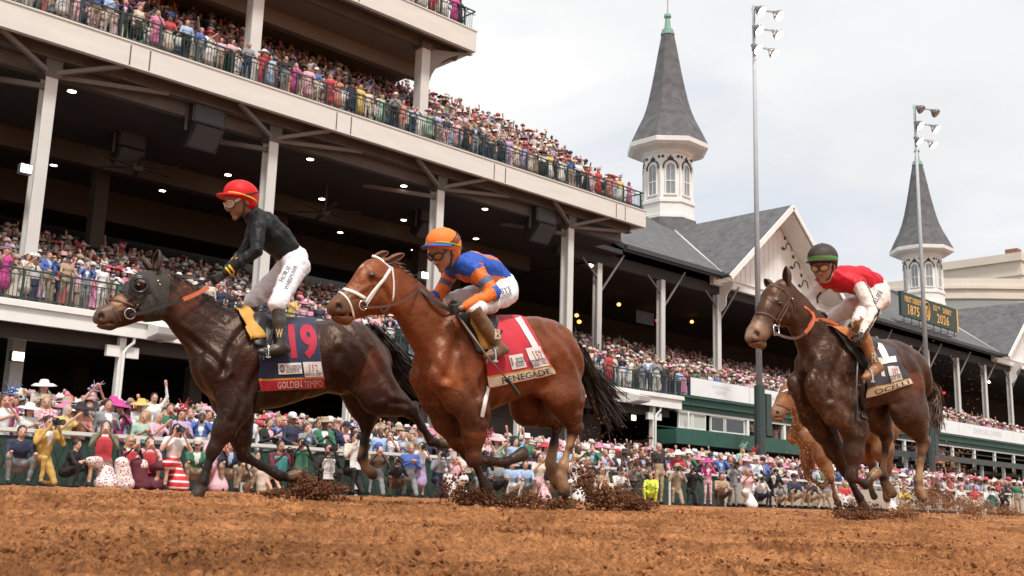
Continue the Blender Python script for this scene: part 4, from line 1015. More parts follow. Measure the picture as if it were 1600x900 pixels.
def strap(tree, ps, px, w, name, m, parent, off=0.006, both=True, lat=0.0, n=None, wid=None, mirror_n=None, sag=0.0):
    """A flat leather strap laid on the body along pixels of the photograph, and its twin on the far side."""
    n = n or max(2*len(px), 8); P = catmull([(x, y) for x, y in px], n); pts = []; nor = []
    for x, y in P:
        d = Vector(ray(x, y)).normalized(); h = tree.ray_cast(Vector((0, 0, 0)), d, 30)
        if h[0] is not None: q = np.array(h[0]); nn = np.array(h[1]); nn = nn if nn@np.array(d) < 0 else -nn
        else: q = ps.p(x, y, lat); nn = ps.n
        pts.append(q); nor.append(nn)
    pts = np.array(pts); nor = np.array(nor)
    for _ in range(2): pts[1:-1] = (pts[:-2]+2*pts[1:-1]+pts[2:])/4; nor[1:-1] = (nor[:-2]+2*nor[1:-1]+nor[2:])/4
    nor /= np.linalg.norm(nor, axis=1, keepdims=True)
    b = MB()
    def ribbon(pts, nor):
        vs = []; k = len(pts)
        for i in range(k):
            t = pts[min(i+1, k-1)]-pts[max(i-1, 0)]; t /= np.linalg.norm(t)+1e-9; s_ = np.cross(t, nor[i]); s_ /= np.linalg.norm(s_)+1e-9
            c = pts[i]+nor[i]*off
            vs += [c-s_*w/2-nor[i]*0.004, c+s_*w/2-nor[i]*0.004, c+s_*w/2*0.8+nor[i]*0.004, c-s_*w/2*0.8+nor[i]*0.004]
        fs = [(i*4+j, i*4+(j+1) % 4, (i+1)*4+(j+1) % 4, (i+1)*4+j) for i in range(k-1) for j in range(4)]
        b.add(vs, fs+[(3, 2, 1, 0), ((k-1)*4, (k-1)*4+1, (k-1)*4+2, (k-1)*4+3)])
    ribbon(pts, nor)
    if both:
        mn = ps.n if mirror_n is None else mirror_n[0]; md = ps.d if mirror_n is None else mirror_n[1]
        b0 = b; b = MB(); ribbon(pts-2*np.multiply.outer(pts@mn-md, mn), nor-2*np.multiply.outer(nor@mn, mn)); b.build(name, m, parent, smooth=True); b = b0
    o = b.build(name, m, parent, smooth=True); return o, pts
def loc0(o, t):
    """Keep a child built in world space in place under a parent that stands elsewhere."""
    o.data.transform(Matrix.Translation(-t.location)) if o.type == 'MESH' else None; return o
def hairs(name, roots, dirs, lens, w, m, parent, seed=1, droop=0.5, segs=6, spread=0.15, curl=0.03):
    """Locks of hair: tapered flat ribbons from the roots along dirs, drooping."""
    r = np.random.default_rng(seed); V = []; Q = []
    for p, d, L_ in zip(roots, dirs, lens):
        d = np.array(d, float)+r.normal(0, spread, 3); d /= np.linalg.norm(d); s_ = np.cross(d, r.normal(size=3)); s_ /= np.linalg.norm(s_)+1e-9
        c = np.array(p, float); st = L_/segs; ww = w*r.uniform(0.6, 1.3); ph = r.uniform(0, 6); fr = r.uniform(1, 2.4)
        for i in range(segs+1):
            t = i/segs; k = ww*(1-0.8*t**1.6)
            V += [c-s_*k, c+s_*k]
            d = d+np.array([0, 0, -droop*st*(0.6+t)])+s_*curl*math.sin(ph+fr*t*5); d /= np.linalg.norm(d); c = c+d*st
            if i < segs: b0 = len(V)-2; Q.append((b0, b0+1, b0+3, b0+2))
    return link(name, mesh_np(name, V, Q, smooth=True), parent, m)
def ear(ps, base, tip, w, n_open, m, t, name='ear'):
    """A cupped, pointed ear."""
    a = np.array(base); b = np.array(tip); ax = b-a; L_ = np.linalg.norm(ax); ax /= L_; o = np.array(n_open, float); o -= ax*(o@ax); o /= np.linalg.norm(o); s_ = np.cross(ax, o)
    V = []; N = 9; K = 9
    for i in range(N):
        u = i/(N-1); wd = w*(0.62+1.2*u-0.4*u*u)*(1-u**3.2)+0.002
        for j in range(K):
            q = (j/(K-1)-0.5)*2*2.35; rr = wd*(0.75 if abs(q) > 1.6 else 1)
            V.append(a+ax*L_*u-o*math.cos(q)*rr*0.75+s_*math.sin(q)*rr+o*0.2*w*u)
    Q = [(i*K+j, i*K+j+1, (i+1)*K+j+1, (i+1)*K+j) for i in range(N-1) for j in range(K-1)]
    ob = link(name, mesh_np(name, V, Q), t, m)
    md = ob.modifiers.new('thick', 'SOLIDIFY'); md.thickness = 0.006; return ob
def drape(tree, ps, quad, nu, nv, off, parent, name, m, both=True, ripple=0.004, curve=None):
    """A cloth over the back: near flank laid through the photograph's outline, far flank mirrored."""
    TL, TR, BR, BL = [np.array(q, float) for q in quad]
    def px(u, v):
        q = (TL*(1-u)+TR*u)*(1-v)+(BL*(1-u)+BR*u)*v
        if curve: q = q+np.array(curve(u, v))
        return q
    def surf(u, v, o=off):
        x, y = px(u, v); d = Vector(ray(x, y)).normalized(); h = tree.ray_cast(Vector((0, 0, 0)), d, 30)
        if h[0] is None: return None
        nn = np.array(h[1]); nn = nn if nn@np.array(d) < 0 else -nn
        return np.array(h[0])+nn*o
    G = np.zeros((nv+1, nu+1, 3)); ok = np.zeros((nv+1, nu+1), bool)
    for j in range(nv+1):
        for i in range(nu+1):
            q = surf(i/nu, j/nv)
            if q is not None: G[j, i] = q; ok[j, i] = True
    for j in range(nv+1):
        for i in range(nu+1):
            if not ok[j, i]:
                x, y = px(i/nu, j/nv)
                if j > 0 and ok[j-1].any(): l = (G[j-1, i]@ps.n)-ps.d
                else: l = 0.05
                G[j, i] = ps.p(x, y, l)
    H = G.copy()
    for _ in range(4):
        H[1:-1, 1:-1] = (H[:-2, 1:-1]+H[2:, 1:-1]+H[1:-1, :-2]+H[1:-1, 2:]+2*H[1:-1, 1:-1])/6
    # keep the cloth outside the body: never closer than before smoothing
    lat = np.maximum(H@ps.n, G@ps.n); H = H+np.multiply.outer(lat-H@ps.n, ps.n)*0.8
    jj, ii = np.meshgrid(np.arange(nv+1)/nv, np.arange(nu+1)/nu, indexing='ij')
    H = H+np.multiply.outer(ripple*jj*(np.sin(ii*11+jj*3)+0.6*np.sin(ii*23+1)), ps.n)
    rows = [H[j] for j in range(nv, -1, -1)]
    top = H[0]; F0 = ps.mir(top)
    for t in (0.25, 0.5, 0.75):
        mid = top*(1-t)+F0*t; mid[:, 2] += 0.03*math.sin(t*math.pi); rows.append(mid)
    rows += [ps.mir(H[j]) for j in range(nv+1)]
    V = np.array(rows); k = V.shape[0]; V = V.reshape(-1, 3); w_ = nu+1
    Q = [(j*w_+i, j*w_+i+1, (j+1)*w_+i+1, (j+1)*w_+i) for j in range(k-1) for i in range(nu)]
    o = link(name, mesh_np(name, V, Q), parent, m); md = o.modifiers.new('thick', 'SOLIDIFY'); md.thickness = 0.006; md.offset = 0
    def on(u, v, o=0.006):
        """Point on the near flank of the cloth at u, v."""
        fu = min(max(u, 0), 1)*nu; fv = min(max(v, 0), 1)*nv; i = min(int(fu), nu-1); j = min(int(fv), nv-1); a = fu-i; b = fv-j
        q = (H[j, i]*(1-a)+H[j, i+1]*a)*(1-b)+(H[j+1, i]*(1-a)+H[j+1, i+1]*a)*b
        n_ = np.cross(H[j, i+1]-H[j, i], H[j+1, i]-H[j, i]); n_ /= np.linalg.norm(n_)+1e-9
        if n_@ps.n < 0: n_ = -n_
        return q+n_*o
    return o, on
def fine(V, F, mx):
    """Split long edges of flat lettering so that it can follow a curved cloth."""
    import bmesh
    bm = bmesh.new(); vs = [bm.verts.new(tuple(v)) for v in V]
    for f in F:
        try: bm.faces.new([vs[i] for i in f])
        except ValueError: pass
    bmesh.ops.triangulate(bm, faces=bm.faces[:])
    for _ in range(3):
        e = [e for e in bm.edges if e.calc_length() > mx]
        if not e: break
        bmesh.ops.subdivide_edges(bm, edges=e, cuts=1, use_grid_fill=False); bmesh.ops.triangulate(bm, faces=bm.faces[:])
    bm.verts.index_update(); V2 = np.array([v.co[:] for v in bm.verts]); F2 = [tuple(v.index for v in f.verts) for f in bm.faces]; bm.free(); return V2, F2
def print_on(on, s, box_uv, m, parent, name='lettering', bold=0.0, off=0.007, skew=None, serif=True, rect=False):
    """Print s into the u0,v0,u1,v1 patch of a cloth (flat print that follows the cloth)."""
    u0, v0, u1, v1 = box_uv
    if rect:
        k = 26; V = np.array([(i/k, j/8, 0) for j in range(9) for i in range(k+1)]); F = [(j*(k+1)+i, j*(k+1)+i+1, (j+1)*(k+1)+i+1, (j+1)*(k+1)+i) for j in range(8) for i in range(k)]
    else:
        V, F = (serif_text(s, 1.0, bold) if serif else text_mesh(s, 1.0, bold)); V, F = fine(V, F, 0.12)
        mn = V.min(0); mx = V.max(0); V = (V-mn)/np.maximum(mx-mn, 1e-6)*np.array([1, 1, 0])+np.array([0, 0, 0])
    P = []
    for v in V: P.append(on(u0+(u1-u0)*v[0], v1+(v0-v1)*v[1], off))
    b = MB(); b.add(P, F); return b.build(name, m, parent)
HORSES = {}
def make_horse(name, label, ps, D, vox=0.0125):
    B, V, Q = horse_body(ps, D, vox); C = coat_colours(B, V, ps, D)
    t = empty(name, tuple(ps.O+np.array([0, 0, -0.06]))); tag(t, label, 'horse')
    tl = np.array(t.location)
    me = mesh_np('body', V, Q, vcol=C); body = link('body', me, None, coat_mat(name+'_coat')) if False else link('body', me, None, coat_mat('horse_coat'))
    me.transform(Matrix.Translation(-Vector(tl))); body.parent = t
    tree = BVHTree.FromPolygons([tuple(v) for v in V], [tuple(q) for q in Q])
    n0 = len(bpy.data.objects)
    HORSES[name] = (t, ps, tree, B)
    return t, tree, V, Q, B
def settle(objs, t):
    """Children were built in world coordinates: bring them into the frame of their thing."""
    for o in objs:
        if o.data is not None and o.get('_s') is None:
            o.data.transform(Matrix.Translation(-Vector(t.location))); o['_s'] = 1
def all_children(t):
    r = []
    for o in bpy.data.objects:
        p = o.parent
        while p is not None and p != t: p = p.parent
        if p == t: r.append(o)
    return r
LEA = mat('brown_leather', (0.085, 0.035, 0.02), 0.45, var=0.15, vscale=20, bump=0.1, bscale=80)
LEAD = mat('black_leather', (0.018, 0.016, 0.015), 0.42, var=0.2, vscale=20)
BRASS = mat('brass', (0.75, 0.48, 0.18), 0.25, metal=1.0)
CHROME = mat('steel_bit', (0.6, 0.6, 0.6), 0.2, metal=1.0)
WHL = mat('white_bridle', (0.72, 0.68, 0.63), 0.5, var=0.15, vscale=30)
RUB = mat('orange_rubber_grip', (0.50, 0.12, 0.05), 0.6, var=0.1, vscale=30)
HAIRB = mat('black_horse_hair', (0.018, 0.013, 0.011), 0.45, var=0.4, vscale=14, spec=0.6)
HAIRR = mat('dark_bay_hair', (0.055, 0.026, 0.016), 0.5, var=0.4, vscale=14)
NAVY = mat('navy_cloth', (0.014, 0.018, 0.055), 0.8, var=0.15, vscale=9, bump=0.2, bscale=14, sheen=0.2)
REDC = mat('red_cloth', (0.50, 0.012, 0.03), 0.75, var=0.12, vscale=7, bump=0.2, bscale=12, sheen=0.2)
CRIM = mat('crimson_print', (0.40, 0.008, 0.035), 0.7)
WHC = mat('white_cloth', (0.72, 0.68, 0.66), 0.75, var=0.08, vscale=12, bump=0.2, bscale=18, sheen=0.1)
CREAMC = mat('cream_cloth', (0.66, 0.55, 0.40), 0.8, var=0.12, vscale=14, bump=0.2, bscale=18)
GOLDC = mat('gold_cloth', (0.60, 0.31, 0.06), 0.7, var=0.15, vscale=8, bump=0.3, bscale=12)
BLKP = mat('black_print', (0.02, 0.02, 0.022), 0.7)
CHAR = mat('charcoal_cloth', (0.06, 0.06, 0.075), 0.8, var=0.15, vscale=9)
CHAM = mat('orange_chamois', (0.52, 0.17, 0.05), 0.8, var=0.15, vscale=14, bump=0.2, bscale=20)
YELB = mat('yellow_band', (0.75, 0.48, 0.03), 0.6)

def ring(c, r, w, nrm, name, m, t, n=16):
    nrm = np.array(nrm, float); nrm /= np.linalg.norm(nrm); u = np.cross(nrm, (0, 0, 1)); u /= np.linalg.norm(u); v = np.cross(nrm, u)
    b = MB(); b.tube([np.array(c)+r*(u*math.cos(a)+v*math.sin(a)) for a in np.linspace(0, 2*math.pi, n+1)], w, 6, caps=False); return b.build(name, m, t, smooth=True)
def hit(tree, x, y):
    d = Vector(ray(x, y)).normalized(); h = tree.ray_cast(Vector((0, 0, 0)), d, 30)
    return (np.array(h[0]), np.array(h[1])) if h[0] is not None else (None, None)
def horse_eye(tree, ps, x, y, t, r=0.021, hn=None):
    q, nn = hit(tree, x, y)
    if q is None: return
    hn = ps.n if hn is None else hn
    V = ICOV.copy()
    b = MB(); b.add(q-hn*0.006+V*r*np.array([1.1, 1, 0.85]), [tuple(f) for f in ICOF]); o = b.build('eye', EYEM, t, smooth=True); return o
def mane(tree, ps, pts, m, t, seed, L_=0.11, n=420, lat=0.0, back=(1, 0, 0.25), w=0.006, spread=0.3):
    r = np.random.default_rng(seed); P = catmull([ps.p(x, y, lat) for x, y in pts], 60); roots = []; dirs = []; ln = []
    for i in range(n):
        k = r.integers(0, 60); roots.append(P[k]+r.normal(0, 0.012, 3)-np.array([0, 0, 0.02])); dirs.append(np.array(ps.a)*back[0]+ps.n*r.normal(0.25, 0.5)+np.array([0, 0, back[2]+r.normal(0, 0.2)])); ln.append(L_*r.uniform(0.5, 1.4))
    return hairs('mane', roots, dirs, ln, w, m, t, seed, droop=9, segs=5, spread=spread)
def tail(ps, pts, m, t, seed, n=520, w=0.009, spread=0.075, r0=0.035, fan=0.16, lats=None):
    """Tail hair follows a streaming curve, each lock with its own offset."""
    r = np.random.default_rng(seed); lats = lats or [0]*len(pts); P = catmull([ps.p(x, y, l) for (x, y), l in zip(pts, lats)], 14)
    V = []; Q = []
    for i in range(n):
        o0 = r.normal(0, r0, 3); o1 = r.normal(0, fan, 3)*np.array([1, 0.6, 1]); end = r.uniform(0.55, 1.0); ww = w*r.uniform(0.5, 1.3); ph = r.uniform(0, 6.3, 3)
        sd_ = r.normal(size=3); st = r.uniform(0, 0.25); K = 9
        for j in range(K+1):
            u = st*(1-j/K)*0+end*j/K*(1-st)+st*(0.5 if j else 0.3); f = u*13; a = min(int(f), 12); q = P[a]*(1-(f-a))+P[a+1]*(f-a)
            c = q+o0*(1-u)+o1*u**1.6+0.022*u*np.sin(ph+u*9)
            d = P[min(a+1, 13)]-P[a]; s_ = np.cross(d, sd_); s_ /= np.linalg.norm(s_)+1e-9; k = ww*(1-0.75*(j/K)**2)
            V += [c-s_*k, c+s_*k]
            if j < K: b0 = len(V)-2; Q.append((b0, b0+1, b0+3, b0+2))
    return link('tail', mesh_np('tail', V, Q, smooth=True), t, m)

# ---- leading horse: dark bay, black hood with blinkers, cloth 19
P1 = Pose(5.25, 8.4, -12)
D1 = dict(
    trunk=[(368, 500, 360, 628, 0.18), (394, 495, 382, 636, 0.235), (430, 505, 422, 632, 0.275), (475, 510, 468, 620, 0.285), (515, 503, 512, 608, 0.27), (548, 506, 545, 616, 0.26), (572, 528, 568, 616, 0.22)],
    neck=[(376, 562, 0, 50, 0.58), (332, 522, 0, 43, 0.5), (297, 489, 0, 35, 0.46), (264, 458, 0, 28, 0.46)],
    muscle=[(378, 505, 0.12, 336, 572, 0.15, 0.07, 0.11), (336, 578, 0.13, 366, 615, 0.16, 0.085, 0.12), (385, 590, 0.17, 372, 630, 0.18, 0.10, 0.08),
            (520, 525, 0.14, 575, 545, 0.15, 0.11, 0.12), (565, 545, 0.17, 580, 605, 0.19, 0.12, 0.11), (545, 580, 0.16, 556, 604, 0.16, 0.09, 0.07)],
    hollow=[(500, 600, 0.40, 528, 560, 0.36, 0.10), (398, 535, 0.37, 402, 600, 0.38, 0.07), (342, 505, 0.26, 330, 548, 0.28, 0.07), (300, 520, 0.19, 275, 478, 0.17, 0.05), (568, 520, 0.32, 590, 575, 0.34, 0.045), (352, 560, 0.33, 345, 620, 0.33, 0.05)],
    grooves=[([(388, 500), (352, 540), (334, 588)], .010, 5), ([(402, 512), (398, 560), (374, 618)], .013, 6), ([(258, 505), (300, 538), (338, 582)], .014, 5), ([(515, 600), (500, 582), (508, 556)], .012, 7), ([(522, 512), (560, 556), (592, 612)], .011, 6), ([(548, 516), (566, 570), (574, 622)], .010, 6), ([(350, 596), (362, 630), (352, 660)], .010, 5), ([(224, 452), (240, 480), (236, 498)], .008, 3), ([(216, 464), (196, 478), (178, 484)], .006, 3), ([(275, 440), (310, 480), (345, 505)], .006, 5), ([(440, 540), (446, 580), (438, 622)], .004, 5), ([(462, 540), (468, 580), (460, 618)], .004, 5), ([(590, 632), (620, 634)], .008, 4)],
    legs=[('f', [(345, 575, 0.12), (368, 640, 0.15), (332, 706, 0.13), (317, 752, 0.12), (313, 764, 0.12), (309, 774, 0.12)]),
          ('f', [(350, 590, -0.12), (372, 655, -0.15), (380, 712, -0.13), (436, 743, -0.12), (452, 746, -0.12), (470, 741, -0.12)]),
          ('h', [(575, 565, 0.15), (594, 618, 0.17), (644, 642, 0.16), (674, 690, 0.15), (688, 694, 0.15), (706, 690, 0.15)]),
          ('h', [(560, 570, -0.15), (572, 625, -0.17), (573, 662, -0.15), (567, 718, -0.14), (571, 730, -0.14), (582, 741, -0.14)])],
    head=[(256, 446, 0, 20, 0.62), (235, 458, 0, 33, 0.47), (212, 474, 0, 27, 0.5), (191, 486, 0, 22, 0.52), (171, 494, 0, 19, 0.62), (161, 497, 0, 15, 0.75)],
    jowl=(238, 473, 0, 27), eye=(217, 447, 0), cheek=((212, 462, 0), (182, 480, 0)), nostril=(158, 494, 0),
    lips=[(156, 505, 0), (172, 509, 0), (148, 507, 0), (176, 505, 0)],
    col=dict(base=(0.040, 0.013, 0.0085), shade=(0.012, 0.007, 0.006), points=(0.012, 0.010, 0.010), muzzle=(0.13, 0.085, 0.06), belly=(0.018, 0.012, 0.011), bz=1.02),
    marks=[(292, 470, 0.06, 0.10, (0.10, 0.03, 0.017)), (568, 560, 0.25, 0.17, (0.085, 0.027, 0.015)), (520, 545, 0.25, 0.16, (0.06, 0.020, 0.012))],
    dirt=0.5, dirtz=0.9, mud=[(700, 690, 0.15, 0.05), (572, 728, -0.14, 0.075), (560, 705, -0.14, 0.05), (462, 742, -0.12, 0.055), (185, 470, 0.05, 0.05)])
h1, tr1, V1, Q1, B1 = make_horse('dark_bay_horse', 'leading dark bay racehorse with black blinker hood and navy cloth number 19', P1, D1)

# ---- second horse: bright bay, white bridle, red cloth
P2 = Pose(6.35, 6.5, -3)
D2 = dict(
    trunk=[(714, 506, 714, 632, 0.18), (730, 491, 736, 638, 0.23), (760, 500, 764, 634, 0.27), (795, 500, 798, 622, 0.275), (830, 499, 830, 610, 0.26), (858, 506, 854, 616, 0.25), (872, 535, 866, 612, 0.20)],
    neck=[(728, 560, 0, 56, 0.54), (688, 528, 0, 46, 0.5), (655, 491, 0, 36, 0.46), (624, 450, 0, 28, 0.46)],
    muscle=[(714, 502, 0.12, 690, 578, 0.14, 0.08, 0.11), (690, 585, 0.12, 712, 620, 0.16, 0.09, 0.12), (738, 595, 0.18, 735, 640, 0.18, 0.11, 0.09),
            (835, 520, 0.15, 872, 550, 0.15, 0.12, 0.11), (862, 550, 0.17, 874, 612, 0.18, 0.12, 0.11), (842, 588, 0.16, 846, 610, 0.16, 0.09, 0.07)],
    hollow=[(800, 610, 0.41, 822, 560, 0.38, 0.11), (745, 530, 0.39, 748, 610, 0.40, 0.07), (695, 515, 0.27, 680, 560, 0.30, 0.07), (650, 530, 0.20, 628, 480, 0.18, 0.05), (862, 530, 0.34, 880, 590, 0.35, 0.05), (700, 570, 0.34, 705, 640, 0.36, 0.06)],
    grooves=[([(712, 500), (688, 545), (672, 596)], .010, 6), ([(735, 515), (738, 560), (716, 622)], .013, 7), ([(606, 492), (640, 540), (668, 592)], .014, 6), ([(818, 604), (804, 586), (812, 560)], .012, 7), ([(832, 514), (862, 558), (888, 612)], .011, 6), ([(852, 518), (868, 570), (874, 620)], .010, 6), ([(700, 600), (712, 632), (724, 655)], .010, 6), ([(580, 442), (598, 472), (592, 492)], .008, 4), ([(572, 452), (556, 464), (545, 470)], .006, 3), ([(628, 430), (660, 480), (695, 505)], .006, 6), ([(640, 470), (665, 520), (690, 550)], .005, 6), ([(776, 612), (770, 640)], .004, 5)],
    legs=[('f', [(700, 590, 0.12), (741, 640, 0.16), (740, 718, 0.14), (790, 722, 0.13), (802, 716, 0.13), (816, 709, 0.13)]),
          ('f', [(680, 590, -0.12), (700, 655, -0.15), (735, 712, -0.13), (760, 762, -0.12), (764, 774, -0.12), (769, 785, -0.12)]),
          ('h', [(880, 565, 0.15), (882, 620, 0.18), (898, 668, 0.16), (880, 728, 0.14), (876, 745, 0.14), (881, 768, 0.14)]),
          ('h', [(850, 575, -0.15), (828, 632, -0.17), (872, 660, -0.15), (860, 722, -0.14), (861, 738, -0.14), (872, 756, -0.14)])],
    head=[(606, 424, 0, 22, 0.60), (590, 442, 0, 37, 0.45), (571, 459, 0, 31, 0.48), (551, 472, 0, 24, 0.52), (534, 482, 0, 20, 0.62), (526, 485, 0, 16, 0.75)],
    jowl=(596, 462, 0, 30), eye=(582, 430, 0), cheek=((574, 450, 0), (548, 466, 0)), nostril=(530, 479, 0),
    lips=[(528, 495, 0), (542, 500, 0), (515, 493, 0), (548, 493, 0)],
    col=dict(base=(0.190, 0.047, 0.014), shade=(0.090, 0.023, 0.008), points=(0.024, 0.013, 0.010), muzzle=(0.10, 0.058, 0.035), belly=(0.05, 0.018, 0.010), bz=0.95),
    marks=[(566, 418, 0.0, 0.022, (0.5, 0.36, 0.25)), (700, 600, 0.2, 0.11, (0.24, 0.065, 0.02)), (870, 540, 0.25, 0.12, (0.25, 0.066, 0.02)), (540, 499, 0.03, 0.012, (0.20, 0.10, 0.08))],
    dirt=0.6, dirtz=1.0, mud=[(880, 720, 0.14, 0.10), (876, 752, 0.14, 0.07), (860, 718, -0.14, 0.10), (862, 748, -0.14, 0.06), (888, 690, 0.16, 0.05)])
h2, tr2, V2, Q2, B2 = make_horse('bright_bay_horse', 'bright bay racehorse with white bridle and red number 1 cloth, in the middle', P2, D2)

# ---- third horse: dark brown, seen from the front quarter
P3 = Pose(9.55, 4.75, -18)
D3 = dict(
    trunk=[(1293, 532, 0.60, 0.165), (1305, 516, 0.70, 0.21), (1328, 527, 0.68, 0.245), (1356, 534, 0.60, 0.255), (1384, 533, 0.54, 0.25), (1406, 544, 0.52, 0.24), (1418, 568, 0.40, 0.20)],
    neck=[(1307, 583, 0, 45, 0.56), (1283, 543, 0.0, 36, 0.52), (1262, 510, 0.02, 29, 0.5), (1238, 473, 0.04, 23, 0.54)],
    muscle=[(1300, 522, 0.11, 1276, 598, 0.13, 0.075, 0.11), (1277, 608, 0.11, 1300, 645, 0.15, 0.09, 0.12), (1325, 620, 0.19, 1325, 655, 0.19, 0.11, 0.09),
            (1388, 558, 0.15, 1414, 578, 0.15, 0.11, 0.11), (1410, 580, 0.17, 1422, 638, 0.18, 0.12, 0.11), (1392, 618, 0.15, 1402, 638, 0.15, 0.09, 0.07)],
    hollow=[(1370, 640, 0.42, 1385, 590, 0.39, 0.11), (1318, 560, 0.38, 1318, 610, 0.40, 0.07), (1290, 545, 0.30, 1275, 590, 0.32, 0.07), (1250, 560, 0.2, 1240, 515, 0.19, 0.05), (1418, 570, 0.36, 1424, 640, 0.37, 0.05), (1262, 640, 0.02, 1262, 590, 0.02, 0.03)],
    grooves=[([(1302, 524), (1288, 560), (1276, 604)], .010, 5), ([(1322, 538), (1334, 585), (1312, 648)], .013, 6), ([(1238, 532), (1254, 575), (1270, 625)], .014, 5), ([(1372, 632), (1362, 606), (1368, 580)], .012, 6), ([(1390, 550), (1412, 588), (1434, 640)], .011, 6), ([(1405, 555), (1420, 600), (1424, 645)], .010, 6), ([(1285, 630), (1302, 650), (1312, 672)], .010, 6), ([(1212, 482), (1224, 506), (1218, 520)], .008, 3), ([(1255, 490), (1272, 530), (1296, 550)], .006, 5), ([(1206, 488), (1200, 500), (1194, 508)], .005, 3)],
    legsc=0.93, legs=[('f', [(1290, 615, 0.12), (1336, 668, 0.16), (1331, 746, 0.15), (1352, 757, 0.14), (1360, 748, 0.14), (1369, 738, 0.14)]),
          ('f', [(1276, 610, -0.11), (1286, 668, -0.14), (1322, 738, -0.14), (1343, 778, -0.13), (1347, 787, -0.13), (1352, 797, -0.13)]),
          ('h', [(1412, 600, 0.14), (1424, 648, 0.17), (1442, 690, 0.16), (1435, 752, 0.14), (1436, 764, 0.14), (1441, 776, 0.14)]),
          ('h', [(1392, 590, -0.14), (1364, 640, -0.15), (1385, 682, -0.15), (1380, 742, -0.14), (1383, 754, -0.14), (1393, 770, -0.14)])],
    head=[(1224, 454, 0.04, 19, 0.75), (1214, 471, 0.04, 26, 0.64), (1204, 489, 0.05, 23, 0.66), (1193, 506, 0.05, 19, 0.70), (1183, 521, 0.05, 17, 0.8), (1179, 529, 0.05, 14, 0.92)],
    jowl=(1221, 488, 0.04, 23), eye=(1213, 472, 0.04), cheek=((1208, 488, 0.04), (1196, 504, 0.05)), nostril=(1182, 522, 0.05),
    lips=[(1181, 534, 0.05), (1190, 538, 0.05), (1172, 535, 0.05), (1194, 533, 0.05)],
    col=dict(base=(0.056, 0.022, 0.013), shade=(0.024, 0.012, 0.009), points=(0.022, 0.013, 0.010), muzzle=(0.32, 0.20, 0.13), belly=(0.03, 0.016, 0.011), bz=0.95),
    marks=[(1199, 464, 0.04, 0.022, (0.45, 0.34, 0.27)), (1184, 512, 0.05, 0.045, (0.42, 0.30, 0.21)), (1176, 524, 0.05, 0.04, (0.46, 0.33, 0.24)), (1430, 590, 0.28, 0.11, (0.12, 0.04, 0.02))],
    dirt=0.7, dirtz=1.5, dust=(0.095, 0.046, 0.027), mud=[(1436, 735, 0.14, 0.10), (1439, 768, 0.14, 0.08), (1442, 700, 0.15, 0.06), (1381, 725, -0.14, 0.09), (1388, 765, -0.14, 0.08), (1366, 742, 0.14, 0.06), (1388, 690, -0.15, 0.06)])
h3, tr3, V3, Q3, B3 = make_horse('dark_brown_horse', 'dark brown racehorse at the right, seen from the front quarter, mud on its legs', P3, D3)

# ---- fourth horse: farther back, mostly hidden by the third
P4 = Pose(14.9, 8.6, -22)
D4 = dict(
    trunk=[(1270, 628, 0.60, 0.21), (1286, 622, 0.72, 0.25), (1305, 626, 0.72, 0.29), (1330, 630, 0.66, 0.30), (1352, 630, 0.6, 0.29), (1372, 636, 0.56, 0.26), (1384, 650, 0.42, 0.21)],
    neck=[(1280, 668, 0, 36, 0.66), (1266, 645, 0.0, 30, 0.6), (1256, 630, 0.0, 24, 0.58), (1242, 614, 0.0, 18, 0.6)],
    muscle=[(1282, 630, 0.12, 1262, 680, 0.17, 0.08, 0.14), (1300, 690, 0.19, 1300, 705, 0.19, 0.11, 0.09), (1375, 660, 0.19, 1380, 690, 0.20, 0.13, 0.12)],
    legs=[('f', [(1275, 690, 0.13), (1282, 712, 0.15), (1298, 745, 0.14), (1305, 775, 0.13), (1307, 781, 0.13), (1310, 787, 0.13)]),
          ('f', [(1262, 680, -0.13), (1262, 712, -0.15), (1262, 745, -0.14), (1285, 760, -0.13), (1290, 756, -0.13), (1296, 750, -0.13)]),
          ('h', [(1375, 670, 0.15), (1378, 702, 0.17), (1388, 730, 0.16), (1384, 765, 0.14), (1384, 772, 0.14), (1386, 779, 0.14)]),
          ('h', [(1365, 670, -0.15), (1350, 700, -0.16), (1362, 725, -0.15), (1360, 760, -0.14), (1362, 767, -0.14), (1366, 776, -0.14)])],
    head=[(1240, 606, 0, 12, 0.75), (1234, 616, 0, 17, 0.62), (1227, 627, 0, 15, 0.62), (1221, 637, 0, 13, 0.66), (1216, 645, 0, 11, 0.78), (1214, 649, 0, 9, 0.9)],
    jowl=(1238, 626, 0, 15), eye=(1233, 614, 0), cheek=((1230, 626, 0), (1224, 636, 0)), nostril=(1215, 645, 0),
    lips=[(1214, 652, 0), (1220, 655, 0), (1209, 652, 0), (1222, 652, 0)],
    col=dict(base=(0.20, 0.085, 0.042), shade=(0.13, 0.055, 0.03), points=(0.09, 0.045, 0.028), muzzle=(0.34, 0.22, 0.15)),
    dirt=1.0, dirtz=1.9, dust=(0.34, 0.17, 0.08), mud=[(1265, 680, 0.2, 0.12), (1290, 740, 0.14, 0.1), (1235, 612, 0.05, 0.06)])
h4, tr4, V4, Q4, B4 = make_horse('chestnut_horse', 'mud spattered chestnut horse farther back, mostly hidden behind the dark brown horse', P4, D4, 0.02)
def on_px(tree, ps, quad, lat=0.3):
    TL, TR, BR, BL = [np.array(q, float) for q in quad]
    def on(u, v, o=0.004):
        x, y = (TL*(1-u)+TR*u)*(1-v)+(BL*(1-u)+BR*u)*v
        d = Vector(ray(x, y)).normalized(); h = tree.ray_cast(Vector((0, 0, 0)), d, 30)
        if h[0] is None: return ps.p(x, y, lat)
        nn = np.array(h[1]); nn = nn if nn@np.array(d) < 0 else -nn
        return np.array(h[0])+nn*o
    return on
